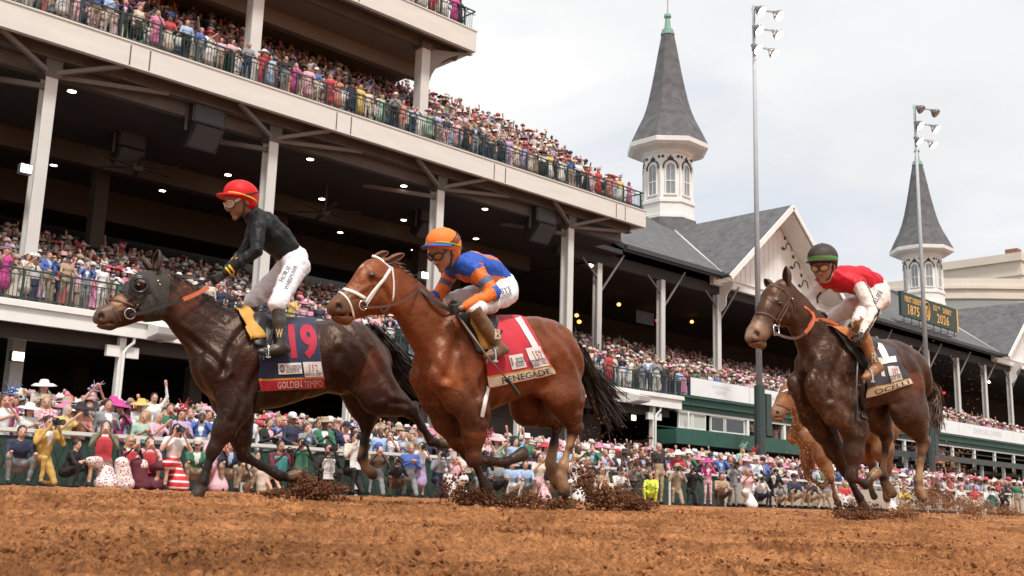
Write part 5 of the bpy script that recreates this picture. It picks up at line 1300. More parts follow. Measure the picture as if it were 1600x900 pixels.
def uvof(quad):
    TL, TR, BR, BL = [np.array(q, float) for q in quad]
    def f(x, y):
        u = v = 0.5
        for _ in range(12):
            p = (TL*(1-u)+TR*u)*(1-v)+(BL*(1-u)+BR*u)*v; du = (TR-TL)*(1-v)+(BR-BL)*v; dv = (BL-TL)*(1-u)+(BR-TR)*u
            s_ = np.linalg.solve(np.array([du, dv]).T, np.array([x, y])-p); u += s_[0]; v += s_[1]
        return u, v
    return f
def ubox(f, x0, y0, x1, y1):
    a = f(x0, y0); b = f(x1, y1); return (a[0], a[1], b[0], b[1])
def cloth_set(h, tree, ps, quad, m, band, bandline, number, name_text, numcol, namecol, px, off=0.016, nu=26, nv=24, edge=None):
    cl, on = drape(tree, ps, quad, nu, nv, off, h, 'saddle_cloth', m)
    f = uvof(quad)
    if bandline: print_on(on, '', (0.0, 0.83, 1.0, 0.99), bandline, cl, 'gold_edging', off=0.005, rect=True)
    if band: print_on(on, '', (0.0, 0.855, 1.0, 0.985), band, cl, 'name_band', off=0.0075, rect=True)
    if number: print_on(on, number, ubox(f, *px['number']), numcol, cl, 'number', bold=0.045, off=0.008, serif=False)
    if 'woodford' in px:
        print_on(on, '', ubox(f, *px['woodford']), WHC, cl, 'patch', off=0.008, rect=True)
        x0, y0, x1, y1 = px['woodford']; w = x1-x0; hh = y1-y0
        print_on(on, 'WOODFORD', ubox(f, x0+w*0.34, y0+hh*0.2, x1-w*0.04, y0+hh*0.5), BLKP, cl, 'lettering', off=0.0105)
        print_on(on, 'RESERVE', ubox(f, x0+w*0.34, y0+hh*0.58, x1-w*0.12, y0+hh*0.86), BLKP, cl, 'lettering', off=0.0105)
        print_on(on, 'O', ubox(f, x0+w*0.06, y0+hh*0.15, x0+w*0.3, y0+hh*0.88), BLKP, cl, 'round_logo', off=0.0105, serif=False)
        print_on(on, 'S', ubox(f, x0+w*0.12, y0+hh*0.3, x0+w*0.24, y0+hh*0.72), BLKP, cl, 'round_logo', off=0.0105, serif=False)
    if 'p152' in px:
        print_on(on, '', ubox(f, *px['p152']), WHC, cl, 'patch', off=0.0095, rect=True)
        x0, y0, x1, y1 = px['p152']; w = x1-x0; hh = y1-y0
        print_on(on, '152', ubox(f, x0+w*0.25, y0+hh*0.18, x0+w*0.76, y0+hh*0.62), mat('brick_print', (0.45, 0.16, 0.12), 0.7), cl, 'lettering', off=0.012)
        print_on(on, 'KENTUCKY DERBY', ubox(f, x0+w*0.08, y0+hh*0.76, x1-w*0.06, y0+hh*0.9), BLKP, cl, 'lettering', off=0.012)
    if name_text: print_on(on, name_text, px['name'], namecol, cl, 'horse_name', off=0.0105, bold=0.0)
    return cl, on
def start(): return set(bpy.data.objects.keys())
def finish(h, before):
    for o in bpy.data.objects:
        if o.name not in before and o.data is not None and getattr(o.data, 'vertices', None) is not None and o.get('_w') is None:
            p = o.parent
            while p is not None and p != h: p = p.parent
            if p == h: o.data.transform(Matrix.Translation(-Vector(h.location))); o['_w'] = 1
def clean():
    for o in bpy.data.objects:
        if '_w' in o: del o['_w']
def saddle(tree, ps, h, quad, m, mflap, mgirth, gx, irons):
    s_, on = drape(tree, ps, quad, 12, 14, 0.034, h, 'saddle', m, ripple=0)
    b = MB(); g = catmull([(gx[0], gx[1]), ((gx[0]+gx[2])/2, (gx[1]+gx[3])/2), (gx[2], gx[3])], 8); strap(tree, ps, [tuple(q) for q in g], 0.075 if mgirth is LEAD else 0.04, 'girth', mgirth, h, off=0.012, both=False)
    return s_
# ---------------- horse one
b4 = start()
strap(tr1, P1, [(252, 424), (245, 439), (232, 458), (217, 478), (203, 490)], 0.022, 'cheek_strap', LEAD, h1)
strap(tr1, P1, [(170, 468), (184, 470), (198, 474), (210, 479)], 0.026, 'noseband', LEA, h1)
strap(tr1, P1, [(165, 466), (174, 480), (184, 493), (189, 505)], 0.016, 'nose_strap', LEA, h1)
strap(tr1, P1, [(254, 424), (256, 444), (254, 468), (248, 492)], 0.014, 'throat_lash', LEA, h1)
q, nn = hit(tr1, 202, 491); ring(q-nn*0+P1.n*0.03, 0.045, 0.006, P1.n, 'bit_ring', CHROME, h1); ring(P1.mir(q)-P1.n*0.03, 0.045, 0.006, P1.n, 'bit_ring', CHROME, h1)
for bx_, by_ in ((247, 439), (250, 445), (178, 476), (215, 477)):
    q, nn = hit(tr1, bx_, by_)
    if q is not None: MB().add(q+ICOV*0.012, [tuple(f) for f in ICOF]).build('buckle', BRASS, h1, smooth=True)
# hood: the head's own surface, a little larger, cut open at the eye
def hood(V, Q, ps, poly, eye, er, m, h, off=0.008):
    d = V-np.multiply.outer(V@ps.n-ps.d, ps.n); w = d@_F; X = 800+FPX*(d@_R)/w; Y = 450-FPX*(d@_U)/w
    ins = np.zeros(len(V), bool); k = len(poly)
    for i in range(k):
        x1, y1 = poly[i]; x2, y2 = poly[(i+1) % k]; c = ((y1 > Y) != (y2 > Y)) & (X < (x2-x1)*(Y-y1)/(y2-y1+1e-9)+x1); ins ^= c
    lt = np.abs(V@ps.n-ps.d); ins &= ~(((X-eye[0])**2+(Y-eye[1])**2 < er**2) & (lt > 0.05))
    f = ins[Q].all(1); N = normals(V, Q); W = V+N*off; use = np.unique(Q[f]); mp_ = np.full(len(V), -1); mp_[use] = np.arange(len(use))
    return link('hood', mesh_np('hood', W[use], mp_[Q[f]]), h, m)
HOODM = mat('dusty_black_hood', (0.035, 0.030, 0.024), 0.8, var=0.5, vscale=7, bump=0.2, bscale=40)
hood(V1, Q1, P1, [(184, 452), (200, 428), (222, 405), (256, 410), (262, 440), (258, 480), (250, 510), (228, 505), (212, 485)], (217, 446), 9, HOODM, h1)
q, nn = hit(tr1, 217, 446)
for k, (rr, ww, of) in enumerate(((0.078, 0.010, 0.012), (0.062, 0.009, 0.030))):
    ring(q+P1.n*of, rr, ww, P1.n-P1.a*0.15, 'blinker_cup', mat('black_rubber', (0.02, 0.022, 0.024), 0.25, spec=0.7), h1, 20); ring(P1.mir(q)-P1.n*of, rr, ww, P1.n, 'blinker_cup', mat('black_rubber', (0.02, 0.022, 0.024), 0.25), h1, 20)
horse_eye(tr1, P1, 217, 446, h1, 0.024)
EARD = mat('dark_ear', (0.05, 0.024, 0.017), 0.6, var=0.2, vscale=20)
ear(P1, P1.p(243, 422, 0.07), P1.p(249, 391, 0.085), 0.046, -P1.a+P1.n*0.7, EARD, h1)
ear(P1, P1.p(236, 423, -0.06), P1.p(223, 402, -0.12), 0.040, -P1.a-P1.n*0.2, EARD, h1)
mane(tr1, P1, [(250, 424), (275, 432), (300, 450), (325, 468), (350, 482), (378, 494)], HAIRB, h1, 5, 0.10, 700)
tail(P1, [(576, 520), (592, 530), (610, 548), (628, 572), (660, 596), (700, 600)], HAIRB, h1, 6, 1000, w=0.011, fan=0.11, lats=[0, 0, 0, -0.05, -0.1, -0.15])
Q1C = [(400, 498), (493, 500), (507, 605), (406, 611)]
cloth_set(h1, tr1, P1, Q1C, NAVY, REDC, GOLDC, '19', 'GOLDEN TEMPO', CRIM, WHC, dict(number=(448, 509, 499, 561), woodford=(433, 568, 471, 583), p152=(472, 566, 503, 587), name=(0.27, 0.875, 0.96, 0.965)))
saddle(tr1, P1, h1, [(385, 492), (432, 498), (428, 552), (398, 540)], LEAD, LEAD, LEAD, (408, 610, 400, 646), None)
drape(tr1, P1, [(370, 484), (390, 489), (412, 530), (391, 534)], 6, 8, 0.046, h1, 'chamois', GOLDC, ripple=0.01)
finish(h1, b4)
# ---------------- horse two
b4 = start()
strap(tr2, P2, [(582, 400), (594, 405), (606, 416), (610, 420)], 0.024, 'browband', WHL, h2)
strap(tr2, P2, [(611, 418), (600, 436), (588, 450), (578, 463), (570, 474)], 0.030, 'cheek_strap', WHL, h2, n=14)
strap(tr2, P2, [(605, 428), (593, 447), (582, 462), (572, 478)], 0.012, 'cheek_strap', WHL, h2)
strap(tr2, P2, [(612, 418), (614, 434), (615, 452), (613, 471)], 0.016, 'throat_lash', WHL, h2)
strap(tr2, P2, [(537, 452), (548, 455), (560, 460), (571, 467)], 0.030, 'noseband', WHL, h2)
strap(tr2, P2, [(531, 457), (542, 465), (549, 480), (553, 498)], 0.018, 'nose_strap', WHL, h2)
q, nn = hit(tr2, 564, 478); ring(q+P2.n*0.03, 0.036, 0.006, P2.n, 'bit_ring', CHROME, h2); ring(P2.mir(q)-P2.n*0.03, 0.036, 0.006, P2.n, 'bit_ring', CHROME, h2)
horse_eye(tr2, P2, 582, 430, h2, 0.025)
EARB = mat('bay_ear', (0.16, 0.06, 0.03), 0.6, var=0.3, vscale=20)
ear(P2, P2.p(603, 411, 0.06), P2.p(631, 397, 0.10), 0.030, P2.n+P2.a*0.3, EARB, h2)
ear(P2, P2.p(584, 404, -0.05), P2.p(606, 394, -0.08), 0.026, P2.n+P2.a*0.3, EARB, h2)
mane(tr2, P2, [(612, 408), (630, 425), (648, 444), (668, 466), (690, 485)], HAIRR, h2, 8, 0.075, 420)
tail(P2, [(900, 548), (908, 562), (918, 582), (932, 606), (948, 632), (962, 655)], HAIRB, h2, 9, 1100, w=0.011, fan=0.10, r0=0.03)
Q2C = [(748, 500), (820, 498), (867, 584), (762, 606)]
cl2, on2 = cloth_set(h2, tr2, P2, Q2C, REDC, CREAMC, GOLDC, None, 'RENEGADE', CRIM, BLKP, dict(woodford=(792, 556, 820, 573), p152=(818, 545, 856, 570), name=(0.20, 0.875, 0.93, 0.965)))
f2 = uvof(Q2C)
a_ = f2(812, 500); b_ = f2(826, 520); c_ = f2(835, 545)
V_ = []; 
for t_ in np.linspace(0, 1, 10):
    c0 = np.array([808+28*t_, 500+46*t_]); w_ = np.array([4.6, -1.5])
    for sg in (-1, 1): uu = f2(*(c0+w_*sg)); V_.append(on2(uu[0], uu[1], 0.009))
MB().add(V_, [(2*i, 2*i+1, 2*i+3, 2*i+2) for i in range(9)]).build('number', WHC, cl2)
saddle(tr2, P2, h2, [(712, 490), (775, 500), (772, 556), (745, 552)], LEAD, LEAD, WHL, (762, 604, 752, 652), None)
drape(tr2, P2, [(722, 488), (740, 494), (765, 545), (752, 548)], 6, 8, 0.05, h2, 'chamois', GOLDC, ripple=0.01)
finish(h2, b4)
# ---------------- horse three
b4 = start()
strap(tr3, P3, [(1197, 449), (1206, 446), (1216, 449), (1226, 456)], 0.020, 'browband', LEA, h3, both=False)
strap(tr3, P3, [(1228, 456), (1233, 468), (1230, 482), (1222, 495), (1215, 507), (1210, 518)], 0.020, 'cheek_strap', LEA, h3)
strap(tr3, P3, [(1237, 462), (1226, 478), (1218, 492), (1211, 505)], 0.014, 'cheek_strap', LEA, h3)
strap(tr3, P3, [(1182, 490), (1192, 489), (1203, 494), (1213, 502)], 0.022, 'noseband', LEA, h3, both=False)
strap(tr3, P3, [(1236, 466), (1241, 480), (1241, 496), (1235, 512)], 0.013, 'throat_lash', LEA, h3)
for bx_, by_ in ((1238, 467), (1219, 500), (1217, 508)):
    q, nn = hit(tr3, bx_, by_)
    if q is not None: MB().add(q+ICOV*0.013, [tuple(f) for f in ICOF]).build('buckle', BRASS, h3, smooth=True)
q, nn = hit(tr3, 1209, 517)
b = MB(); fr = [q+P3.n*0.03+P3.a*x_+P3.z*z_ for x_, z_ in ((-0.03, 0.045), (0.03, 0.04), (0.035, -0.04), (-0.022, -0.045), (-0.03, 0.045))]; b.tube(fr, 0.007, 6); b.build('bit_ring', CHROME, h3, smooth=True)
horse_eye(tr3, P3, 1219, 474, h3, 0.024)
EAR3 = mat('brown_ear', (0.075, 0.035, 0.022), 0.6, var=0.3, vscale=20)
ear(P3, P3.p(1229, 449, 0.09), P3.p(1229, 416, 0.12), 0.044, -P3.a+P3.n*0.3, EAR3, h3)
ear(P3, P3.p(1207, 453, -0.03), P3.p(1195, 436, -0.09), 0.038, -P3.a+P3.n*0.3, EAR3, h3)
mane(tr3, P3, [(1212, 440), (1222, 446), (1236, 458), (1248, 476), (1262, 494), (1280, 508)], HAIRB, h3, 12, 0.075, 460, lat=0.03)
tail(P3, [(1436, 590), (1448, 598), (1460, 612), (1462, 630), (1460, 650), (1457, 668)], mat('muddy_tail_hair', (0.09, 0.05, 0.03), 0.6, var=0.4, vscale=14), h3, 13, 800, w=0.010, fan=0.07, r0=0.03)
Q3C = [(1352, 534), (1396, 545), (1424, 600), (1352, 622)]
cl3, on3 = cloth_set(h3, tr3, P3, Q3C, CHAR, CREAMC, GOLDC, None, 'OCELLI', BLKP, BLKP, dict(p152=(1383, 573, 1408, 592), name=(0.18, 0.875, 0.95, 0.965)))
f3 = uvof(Q3C)
for a0, a1, wv in (((1369, 535), (1384, 566), (4.5, -2)), ((1374, 566), (1397, 562), (0.5, 4.2)), ((1378, 588), (1372, 560), (2.5, 0))):
    V_ = []
    for t_ in np.linspace(0, 1, 8):
        c0 = np.array(a0)*(1-t_)+np.array(a1)*t_
        for sg in (-1, 1): uu = f3(*(c0+np.array(wv)*sg)); V_.append(on3(uu[0], uu[1], 0.009+(0.0015 if a0[0] == 1374 else 0)))
    MB().add(V_, [(2*i, 2*i+1, 2*i+3, 2*i+2) for i in range(7)]).build('number', WHC, cl3)
saddle(tr3, P3, h3, [(1300, 516), (1368, 533), (1368, 585), (1345, 575)], LEAD, LEAD, LEAD, (1345, 600, 1350, 655), None)
drape(tr3, P3, [(1296, 513), (1322, 518), (1368, 550), (1350, 556)], 6, 8, 0.05, h3, 'chamois', CHAM, ripple=0.008)
strap(tr3, P3, [(1262, 512), (1270, 500), (1266, 486), (1256, 480)], 0.03, 'rein', RUB, h3, both=False)
finish(h3, b4)
b4 = start()
horse_eye(tr4, P4, 1233, 614, h4, 0.026)
strap(tr4, P4, [(1222, 613), (1231, 609), (1240, 611)], 0.03, 'noseband', WHL, h4, both=False)
strap(tr4, P4, [(1214, 632), (1222, 634), (1232, 640)], 0.02, 'noseband', LEA, h4, both=False)
ear(P4, P4.p(1243, 602, 0.06), P4.p(1246, 590, 0.1), 0.04, -P4.a, EAR3, h4); ear(P4, P4.p(1234, 602, -0.06), P4.p(1232, 590, -0.1), 0.04, -P4.a, EAR3, h4)
tail(P4, [(1385, 650), (1392, 660), (1396, 675), (1396, 690)], HAIRR, h4, 15, 200, fan=0.08)
finish(h4, b4)
# ------------------------------------------------------------------ jockeys
SKIN = mat('tanned_skin', (0.36, 0.17, 0.105), 0.5, var=0.1, vscale=18, bump=0.1, bscale=60)
SKINL = mat('light_skin', (0.50, 0.28, 0.20), 0.5, var=0.08, vscale=18)
LENS = mat('goggle_lens', (0.30, 0.20, 0.12), 0.08, spec=1.0, coat=1.0)
SILK = mat('racing_silk', (0.5, 0.5, 0.5), 0.55, attr='Col', var=0.10, vscale=10, bump=0.4, bscale=15, spec=0.25, bdist=0.015)
BRE = mat('white_breeches_nylon', (0.78, 0.76, 0.80), 0.6, var=0.06, vscale=9, bump=0.35, bscale=16, bdist=0.012)
BREP = mat('dusty_pink_white_breeches', (0.72, 0.62, 0.58), 0.6, var=0.12, vscale=9, bump=0.35, bscale=16, bdist=0.012)
GLV = mat('black_glove', (0.02, 0.019, 0.018), 0.65, var=0.3, vscale=30)
def colours_of(V, fn): return np.array(fn)
def planar_px(ps, V):
    d = V-np.multiply.outer(V@ps.n-ps.d, ps.n); w = d@_F; return 800+FPX*(d@_R)/w, 450-FPX*(d@_U)/w
def hand(W, h, s_, p, thumb_side=1, curl=1.0, vox=0.0055, tip=0.012):
    """A closed hand: palm, four bent fingers of unequal length, thumb from the side of the palm."""
    h = h/np.linalg.norm(h); s_ = s_-h*(s_@h); s_ /= np.linalg.norm(s_); p = np.cross(s_, h)*np.sign(np.cross(s_, h)@p)
    B = Body(vox); B.seg(W-h*0.03, W+h*0.012, 0.028, 0.026, p, 0.85, 0.01); 
    for i in range(4):
        o = s_*(i-1.5)*0.0205; B.seg(W+h*0.01+o*0.6, W+h*0.078+o, 0.017, 0.0135, p, 0.9, 0.012)
    for i, ln in enumerate((0.92, 1.0, 0.95, 0.78)):
        c = W+h*0.080+s_*(i-1.5)*0.021; a = 0.0
        for L_, da, r0, r1 in ((0.042, 0.75, 0.0125, 0.0112), (0.027, 1.35, 0.0112, 0.0100), (0.020, 0.95, 0.0100, 0.0085)):
            a += da*curl; d = h*math.cos(a)+p*math.sin(a); e = c+d*L_*ln; B.seg(c, e, r0, r1, s_, 1, 0.003); c = e
    c = W+h*0.022+s_*0.030*thumb_side+p*0.008
    for L_, dv, r0, r1 in ((0.040, h*0.55+s_*0.55*thumb_side+p*0.5, 0.0155, 0.013), (0.032, h*0.65-s_*0.15*thumb_side+p*0.75, 0.013, 0.0115), (0.024, h*0.35-s_*0.75*thumb_side+p*0.5, 0.0115, 0.009)):
        d = dv/np.linalg.norm(dv); e = c+d*L_; B.seg(c, e, r0, r1, s_, 1, 0.006); c = e
    return B.mesh(1)
def jockey(name, label, ps, J, tree):
    t = empty('jockey', tuple(ps.p(*J['pelvis'][:3]))); tag(t, label, 'person', 'jockeys riding')
    b4 = start(); P = lambda q: ps.p(q[0], q[1], q[2]); n = ps.n
    sc = lambda q, r: ps.m(q[0], q[1], r, q[2])
    tor = [(P(q), sc(q, q[3]), q[4]) for q in J['torso']]      # hips to neck base
    # head frame
    hc = P(J['head']); fw = P(J['nose'])-hc; fw /= np.linalg.norm(fw); up = np.array([0, 0, 1.0])-fw*fw[2]; up /= np.linalg.norm(up); sd = np.cross(up, fw); S = J.get('hs', 1.0)
    if sd@n < 0: sd = -sd
    H = lambda f, u, s_: hc+(fw*f+up*u+sd*s_)*S
    B = Body(0.0085)
    # one continuous body: pelvis, trunk, neck, head, arms, legs
    for (a, ra, fa), (b, rb, fb) in zip(tor[:-1], tor[1:]): B.seg(a, b, ra*0.80, rb*0.80, n, (fa+fb)/2, 0.04, 0)
    nb = tor[-1][0]; B.seg(nb, H(-0.03, -0.06, 0), 0.055*S, 0.052*S, n, 1, 0.03, 0)
    B.ell(H(-0.012, 0.03, 0), (0.098*S, 0.108*S, 0.078*S), (fw, up, sd), 0.02, 0); B.ell(H(0.022, -0.055, 0), (0.066*S, 0.062*S, 0.058*S), (fw, up, sd), 0.03, 0)
    B.seg(H(0.074, -0.02, 0), H(0.104, -0.042, 0), 0.010*S, 0.0145*S, sd, 1, 0.012, 0)      # nose
    B.seg(H(0.075, -0.075, -0.016), H(0.075, -0.075, 0.016), 0.012*S, 0.012*S, sd, 1, 0.01, 0); B.seg(H(0.074, -0.092, -0.012), H(0.074, -0.092, 0.012), 0.0105*S, 0.0105*S, sd, 1, 0.008, 0)
    B.ell(H(0.072, -0.113, 0), (0.02*S, 0.018*S, 0.024*S), (fw, up, sd), 0.015, 0)
    B.seg(H(0.092, -0.083, -0.02), H(0.092, -0.083, 0.02), 0.003*S, 0.003*S, sd, 1, 0.005, 0, '-')
    for sg in (-1, 1):
        B.ell(H(0.072, -0.005, 0.030*sg), (0.02*S, 0.011*S, 0.014*S), (fw, up, sd), 0.01, 0, '-'); B.seg(H(0.072, 0.012, 0.014*sg), H(0.062, 0.012, 0.048*sg), 0.009*S, 0.009*S, sd, 1, 0.008, 0)
        B.ell(H(-0.02, -0.028, 0.078*sg), (0.02*S, 0.032*S, 0.010*S), (fw, up, sd), 0.01, 0)
    for key in ('near', 'off'):
        A = [P(q) for q in J[key+'_arm']]; B.seg(tor[-1][0]*0.6+A[0]*0.4, A[0], 0.05, 0.046, n, 1, 0.04, 0)
        B.seg(A[0], A[1], 0.044, 0.034, n, 1, 0.02, 0); B.seg(A[1], A[2], 0.034, 0.024, n, 1, 0.015, 0); B.seg(A[2], A[2]+(A[2]-A[1])/np.linalg.norm(A[2]-A[1])*0.05, 0.024, 0.022, n, 1, 0.01, 0)
        G = [P(q) for q in J[key+'_leg']]; B.seg(tor[0][0], G[0], 0.08, 0.085, n, 1, 0.05, 0); B.seg(G[0], G[1], 0.080, 0.050, n, 1, 0.03, 0); B.seg(G[1], G[2], 0.047, 0.032, n, 1, 0.02, 0); B.seg(G[2], G[3], 0.03, 0.024, n, 1, 0.02, 0)
    V, Q = B.mesh(2); body = link('body', mesh_np('body', V, Q), t, J.get('skin', SKIN))
    # eyes
    for sg in (-1, 1):
        MB().add(H(0.072, -0.006, 0.030*sg)+ICOV*0.012*S, [tuple(f) for f in ICOF]).build('eye', EYEM, t, smooth=True)
    # jersey
    def folds(amp, f, seed, along=None):
        def g(V):
            a = vnoise(V*f*0.6, seed)*2.5; return amp*(np.sin((V@ps.a+V[:, 2]*0.8)*f*3+a*2)*0.5+fbm(V*f, 3, seed+1))
        return g
    B = Body(0.0085)
    for i, ((a, ra, fa), (b, rb, fb)) in enumerate(zip(tor[:-1], tor[1:])):
        if i >= J.get('jstart', 1): B.seg(a, b, ra, rb, n, (fa+fb)/2, 0.035, 1)
    B.seg(tor[-1][0], tor[-1][0]*0.55+H(-0.03, -0.07, 0)*0.45, 0.062, 0.058*S, n, 1, 0.03, 2)
    for key, rg in (('near', 10), ('off', 20)):
        A = [P(q) for q in J[key+'_arm']]; sh = tor[-1][0]*0.5+A[0]*0.5
        B.seg(sh, A[0], 0.070, 0.068, n, 1, 0.045, rg); B.seg(A[0], A[1], 0.067, 0.056, n, 1, 0.022, rg+1)
        m = A[1]*0.45+A[2]*0.55; B.seg(A[1], m, 0.057, 0.049, n, 1, 0.012, rg+2); B.seg(m, A[2], 0.049, 0.036, n, 1, 0.012, rg+3)
    V, Q = B.mesh(1, folds(0.0065, 14, 31)); reg, T, idx = B.regions(V); C = J['silks'](V, reg, T, ps)
    jm = mesh_np('jersey', V, Q, vcol=C); jo = link('jersey', jm, t, SILK); jtree = BVHTree.FromPolygons([tuple(v) for v in V], [tuple(q) for q in Q])
    # breeches
    B = Body(0.0085)
    B.seg(tor[0][0], tor[1][0], tor[0][1]*0.98, tor[1][1]*0.90, n, (tor[0][2]+tor[1][2])/2, 0.04, 0)
    for key in ('near', 'off'):
        G = [P(q) for q in J[key+'_leg']]; B.seg(tor[0][0]*0.5+G[0]*0.5, G[0], 0.115, 0.115, n, 1, 0.05, 0); m = G[0]*0.45+G[1]*0.55
        B.seg(G[0], m, 0.112, 0.090, n, 1, 0.04, 0); B.seg(m, G[1], 0.090, J.get('kneer', 0.066), n, 1, 0.03, 0)
    V, Q = B.mesh(1, folds(0.0085, 13, 51)); bo = link('breeches', mesh_np('breeches', V, Q), t, J['bm']); btree = BVHTree.FromPolygons([tuple(v) for v in V], [tuple(q) for q in Q])
    for s_, quad in J.get('legprint', []):
        on = on_px(btree, ps, quad, 0.3); print_on(on, s_, (0, 0, 1, 1), mat('charcoal_print', (0.09, 0.09, 0.10), 0.7), bo, 'lettering', off=0.005)
    # boots
    for key in ('near', 'off'):
        G = [P(q) for q in J[key+'_leg']]; k, an, toe = G[1], G[2], G[3]; B = Body(0.008)
        dn = (an-k)/np.linalg.norm(an-k); ft = toe-an; heel = an-ft*0.22+dn*0.045; ball = an*0.3+toe*0.7+dn*0.02
        B.seg(k+dn*0.00, k*0.55+an*0.45, 0.060, 0.056, n, 1, 0.02, 0); B.seg(k*0.55+an*0.45, an, 0.056, 0.042, n, 1, 0.02, 0)
        B.seg(an, heel, 0.040, 0.034, n, 0.9, 0.03, 0); B.seg(heel, ball, 0.032, 0.036, n, 1.1, 0.02, 0); B.seg(an+dn*0.01, ball, 0.038, 0.034, n, 1, 0.02, 0); B.seg(ball, toe, 0.036, 0.026, n, 1.1, 0.02, 0)
        V, Q = B.mesh(1, folds(0.0025, 16, 71)); bt = link('boot', mesh_np('boot', V, Q), t, J['boot'])
        B2 = MB(); c = k+dn*0.02; B2.tube([k-dn*0.008, k+dn*0.03], [0.066, 0.066], 16); B2.build('boot_top', J.get('boottop', J['boot']), bt)
        if key == 'near' and 'badge' in J:
            tr_ = BVHTree.FromPolygons([tuple(v) for v in V], [tuple(q) for q in Q]); print_on(on_px(tr_, ps, J['badge'][1], 0.35), J['badge'][0], (0, 0, 1, 1), J['badge'][2], bt, 'emblem', off=0.005, bold=0.02)
        # stirrup iron and leather
        B2 = MB(); sgn = 1 if key == 'near' else -1; c = ball+n*0.0; u = np.array([0, 0, 1.0]); ar = [c+n*0.055*math.cos(a)+u*(0.105*math.sin(a)-0.035) for a in np.linspace(-0.25, math.pi+0.25, 13)]
        B2.tube(ar, 0.007, 6); B2.bar(c-n*0.055-u*0.05, c+n*0.055-u*0.05, 0.045, 0.012, up=tuple(u)); B2.build('stirrup', CHROME, t, smooth=False)
        tp = c+u*0.075; B2 = MB(); B2.bar(tp, tp*0.62+(tor[0][0]-u*0.2+n*sgn*0.24-ps.a*0.05)*0.38, 0.022, 0.006, up=tuple(n)); B2.build('stirrup_leather', LEAD, t)
    # gloves
    for key in ('near', 'off'):
        A = [P(q) for q in J[key+'_arm']]; hp = P(J[key+'_hand']); h = hp-A[2]; sgn = 1 if key == 'near' else -1
        V, Q = hand(A[2]+h*0.12, h, J.get('handspread', np.array([0, 0, 1.0]))+n*0.15, -n*sgn, 1, J.get('curl', 1.0)); link('glove', mesh_np('glove', V, Q), t, J.get('glovem', GLV))
        for (f, m_, w_) in J.get('cuff', []):
            c = A[1]*(1-f)+A[2]*f; d = (A[2]-A[1])/np.linalg.norm(A[2]-A[1]); B2 = MB(); r_ = 0.043*(1-f)+0.040*f+0.002; B2.tube([c-d*w_/2, c+d*w_/2], [r_+0.002, r_], 14); B2.build('cuff_band', m_, jo, smooth=False)
    # helmet
    he = empty('helmet', (0, 0, 0)); he.parent = t; hu = J.get('tilt', 0.0); f2 = fw*math.cos(hu)+up*math.sin(hu); u2 = up*math.cos(hu)-fw*math.sin(hu)
    HH = lambda f, u, s_: hc+(f2*f+u2*u+sd*s_)*S
    B = Body(0.0075); B.ell(HH(-0.018, 0.055, 0), (0.135*S, 0.108*S, 0.112*S), (f2, u2, sd), 0.02, 0)
    B.ell(HH(0.0, -0.105, 0), (0.3, 0.105*S, 0.3), (f2, u2, sd), 0.012, 0, '-')
    B.ell(HH(-0.075, 0.0, 0), (0.062*S, 0.068*S, 0.092*S), (f2, u2, sd), 0.02, 0); B.seg(HH(-0.018, 0.163, 0), HH(-0.018, 0.168, 0), 0.010, 0.008, sd, 1, 0.006, 0)
    B.ell(HH(0.03, -0.07, 0), (0.085*S, 0.07*S, 0.075*S), (f2, u2, sd), 0.01, 0, '-')
    V, Q = B.mesh(2); C = J['helmet'](V, HH, S, f2, u2, sd, hc); shell = link('shell', mesh_np('shell', V, Q, vcol=C), he, SILK)
    B2 = MB(); vs = []
    for i in range(13):
        a = (i/12-0.5)*math.pi*0.82; r0 = 0.118; vs += [HH(-0.02+0.135*math.cos(a), 0.028, r0*0.97*math.sin(a)), HH(-0.02+(0.135+J.get('peak', 0.06)*math.cos(a))*math.cos(a*0.9), 0.022-0.012*math.cos(a), (r0+0.0)*math.sin(a)*1.0), HH(-0.02+(0.135+J.get('peak', 0.06)*math.cos(a))*math.cos(a*0.9), 0.014-0.012*math.cos(a), (r0+0.0)*math.sin(a)*1.0), HH(-0.02+0.13*math.cos(a), 0.014, r0*0.95*math.sin(a))]
    B2.add(vs, [(4*i+j, 4*i+(j+1) % 4, 4*i+4+(j+1) % 4, 4*i+4+j) for i in range(12) for j in range(4)]+[(0, 1, 2, 3), (51, 50, 49, 48)]); B2.build('peak', J['peakm'], he, smooth=False)
    for (f0, u0, f1, u1, w_, m_) in J.get('bands', []):
        for sg in (1, -1):
            pr = []
            for q in np.linspace(0, 1, 12):
                f = f0+(f1-f0)*q; u = u0+(u1-u0)*q; cap = 1-(((f+0.018)/0.135)**2+((u-0.055)/0.108)**2); s2 = 0.112*math.sqrt(max(cap, 0.0))
                pr.append(HH(f*1.01, u, (s2+0.004)*sg))
            B2 = MB(); B2.tube(pr, w_, 5); B2.build('helmet_band', m_, he, smooth=True)
    # goggles
    gg = empty('goggles', (0, 0, 0)); gg.parent = t; gu = J.get('gogu', 0.0)
    B2 = MB()
    for sg in (-1, 1):
        pr = []; K = 12
        ctr = []
        for i in range(K+1):
            a = 2*math.pi*i/K; y = 0.036*sg+0.030*math.cos(a); z = gu+0.024*math.sin(a); x = 0.108-1.9*(abs(y))**1.6*1.2
            pr.append(H(x, z, y))
        MB().add([H(0.112-1.9*0.036**1.6*1.2, gu, 0.036*sg)]+pr[:-1], [(0, 1+i, 1+(i+1) % K) for i in range(K)]).build('lens', J.get('lens', LENS), gg, smooth=True)
        B2.tube(pr, 0.006*S, 6, caps=False)
        B2.bar(H(0.070, gu+0.005, 0.070*sg), H(-0.06, gu+0.03, 0.092*sg), 0.004, 0.022, up=tuple(up))
    B2.build('frame', J.get('gogm', BLACK), gg, smooth=False)
    # chin strap, hair
    B2 = MB()
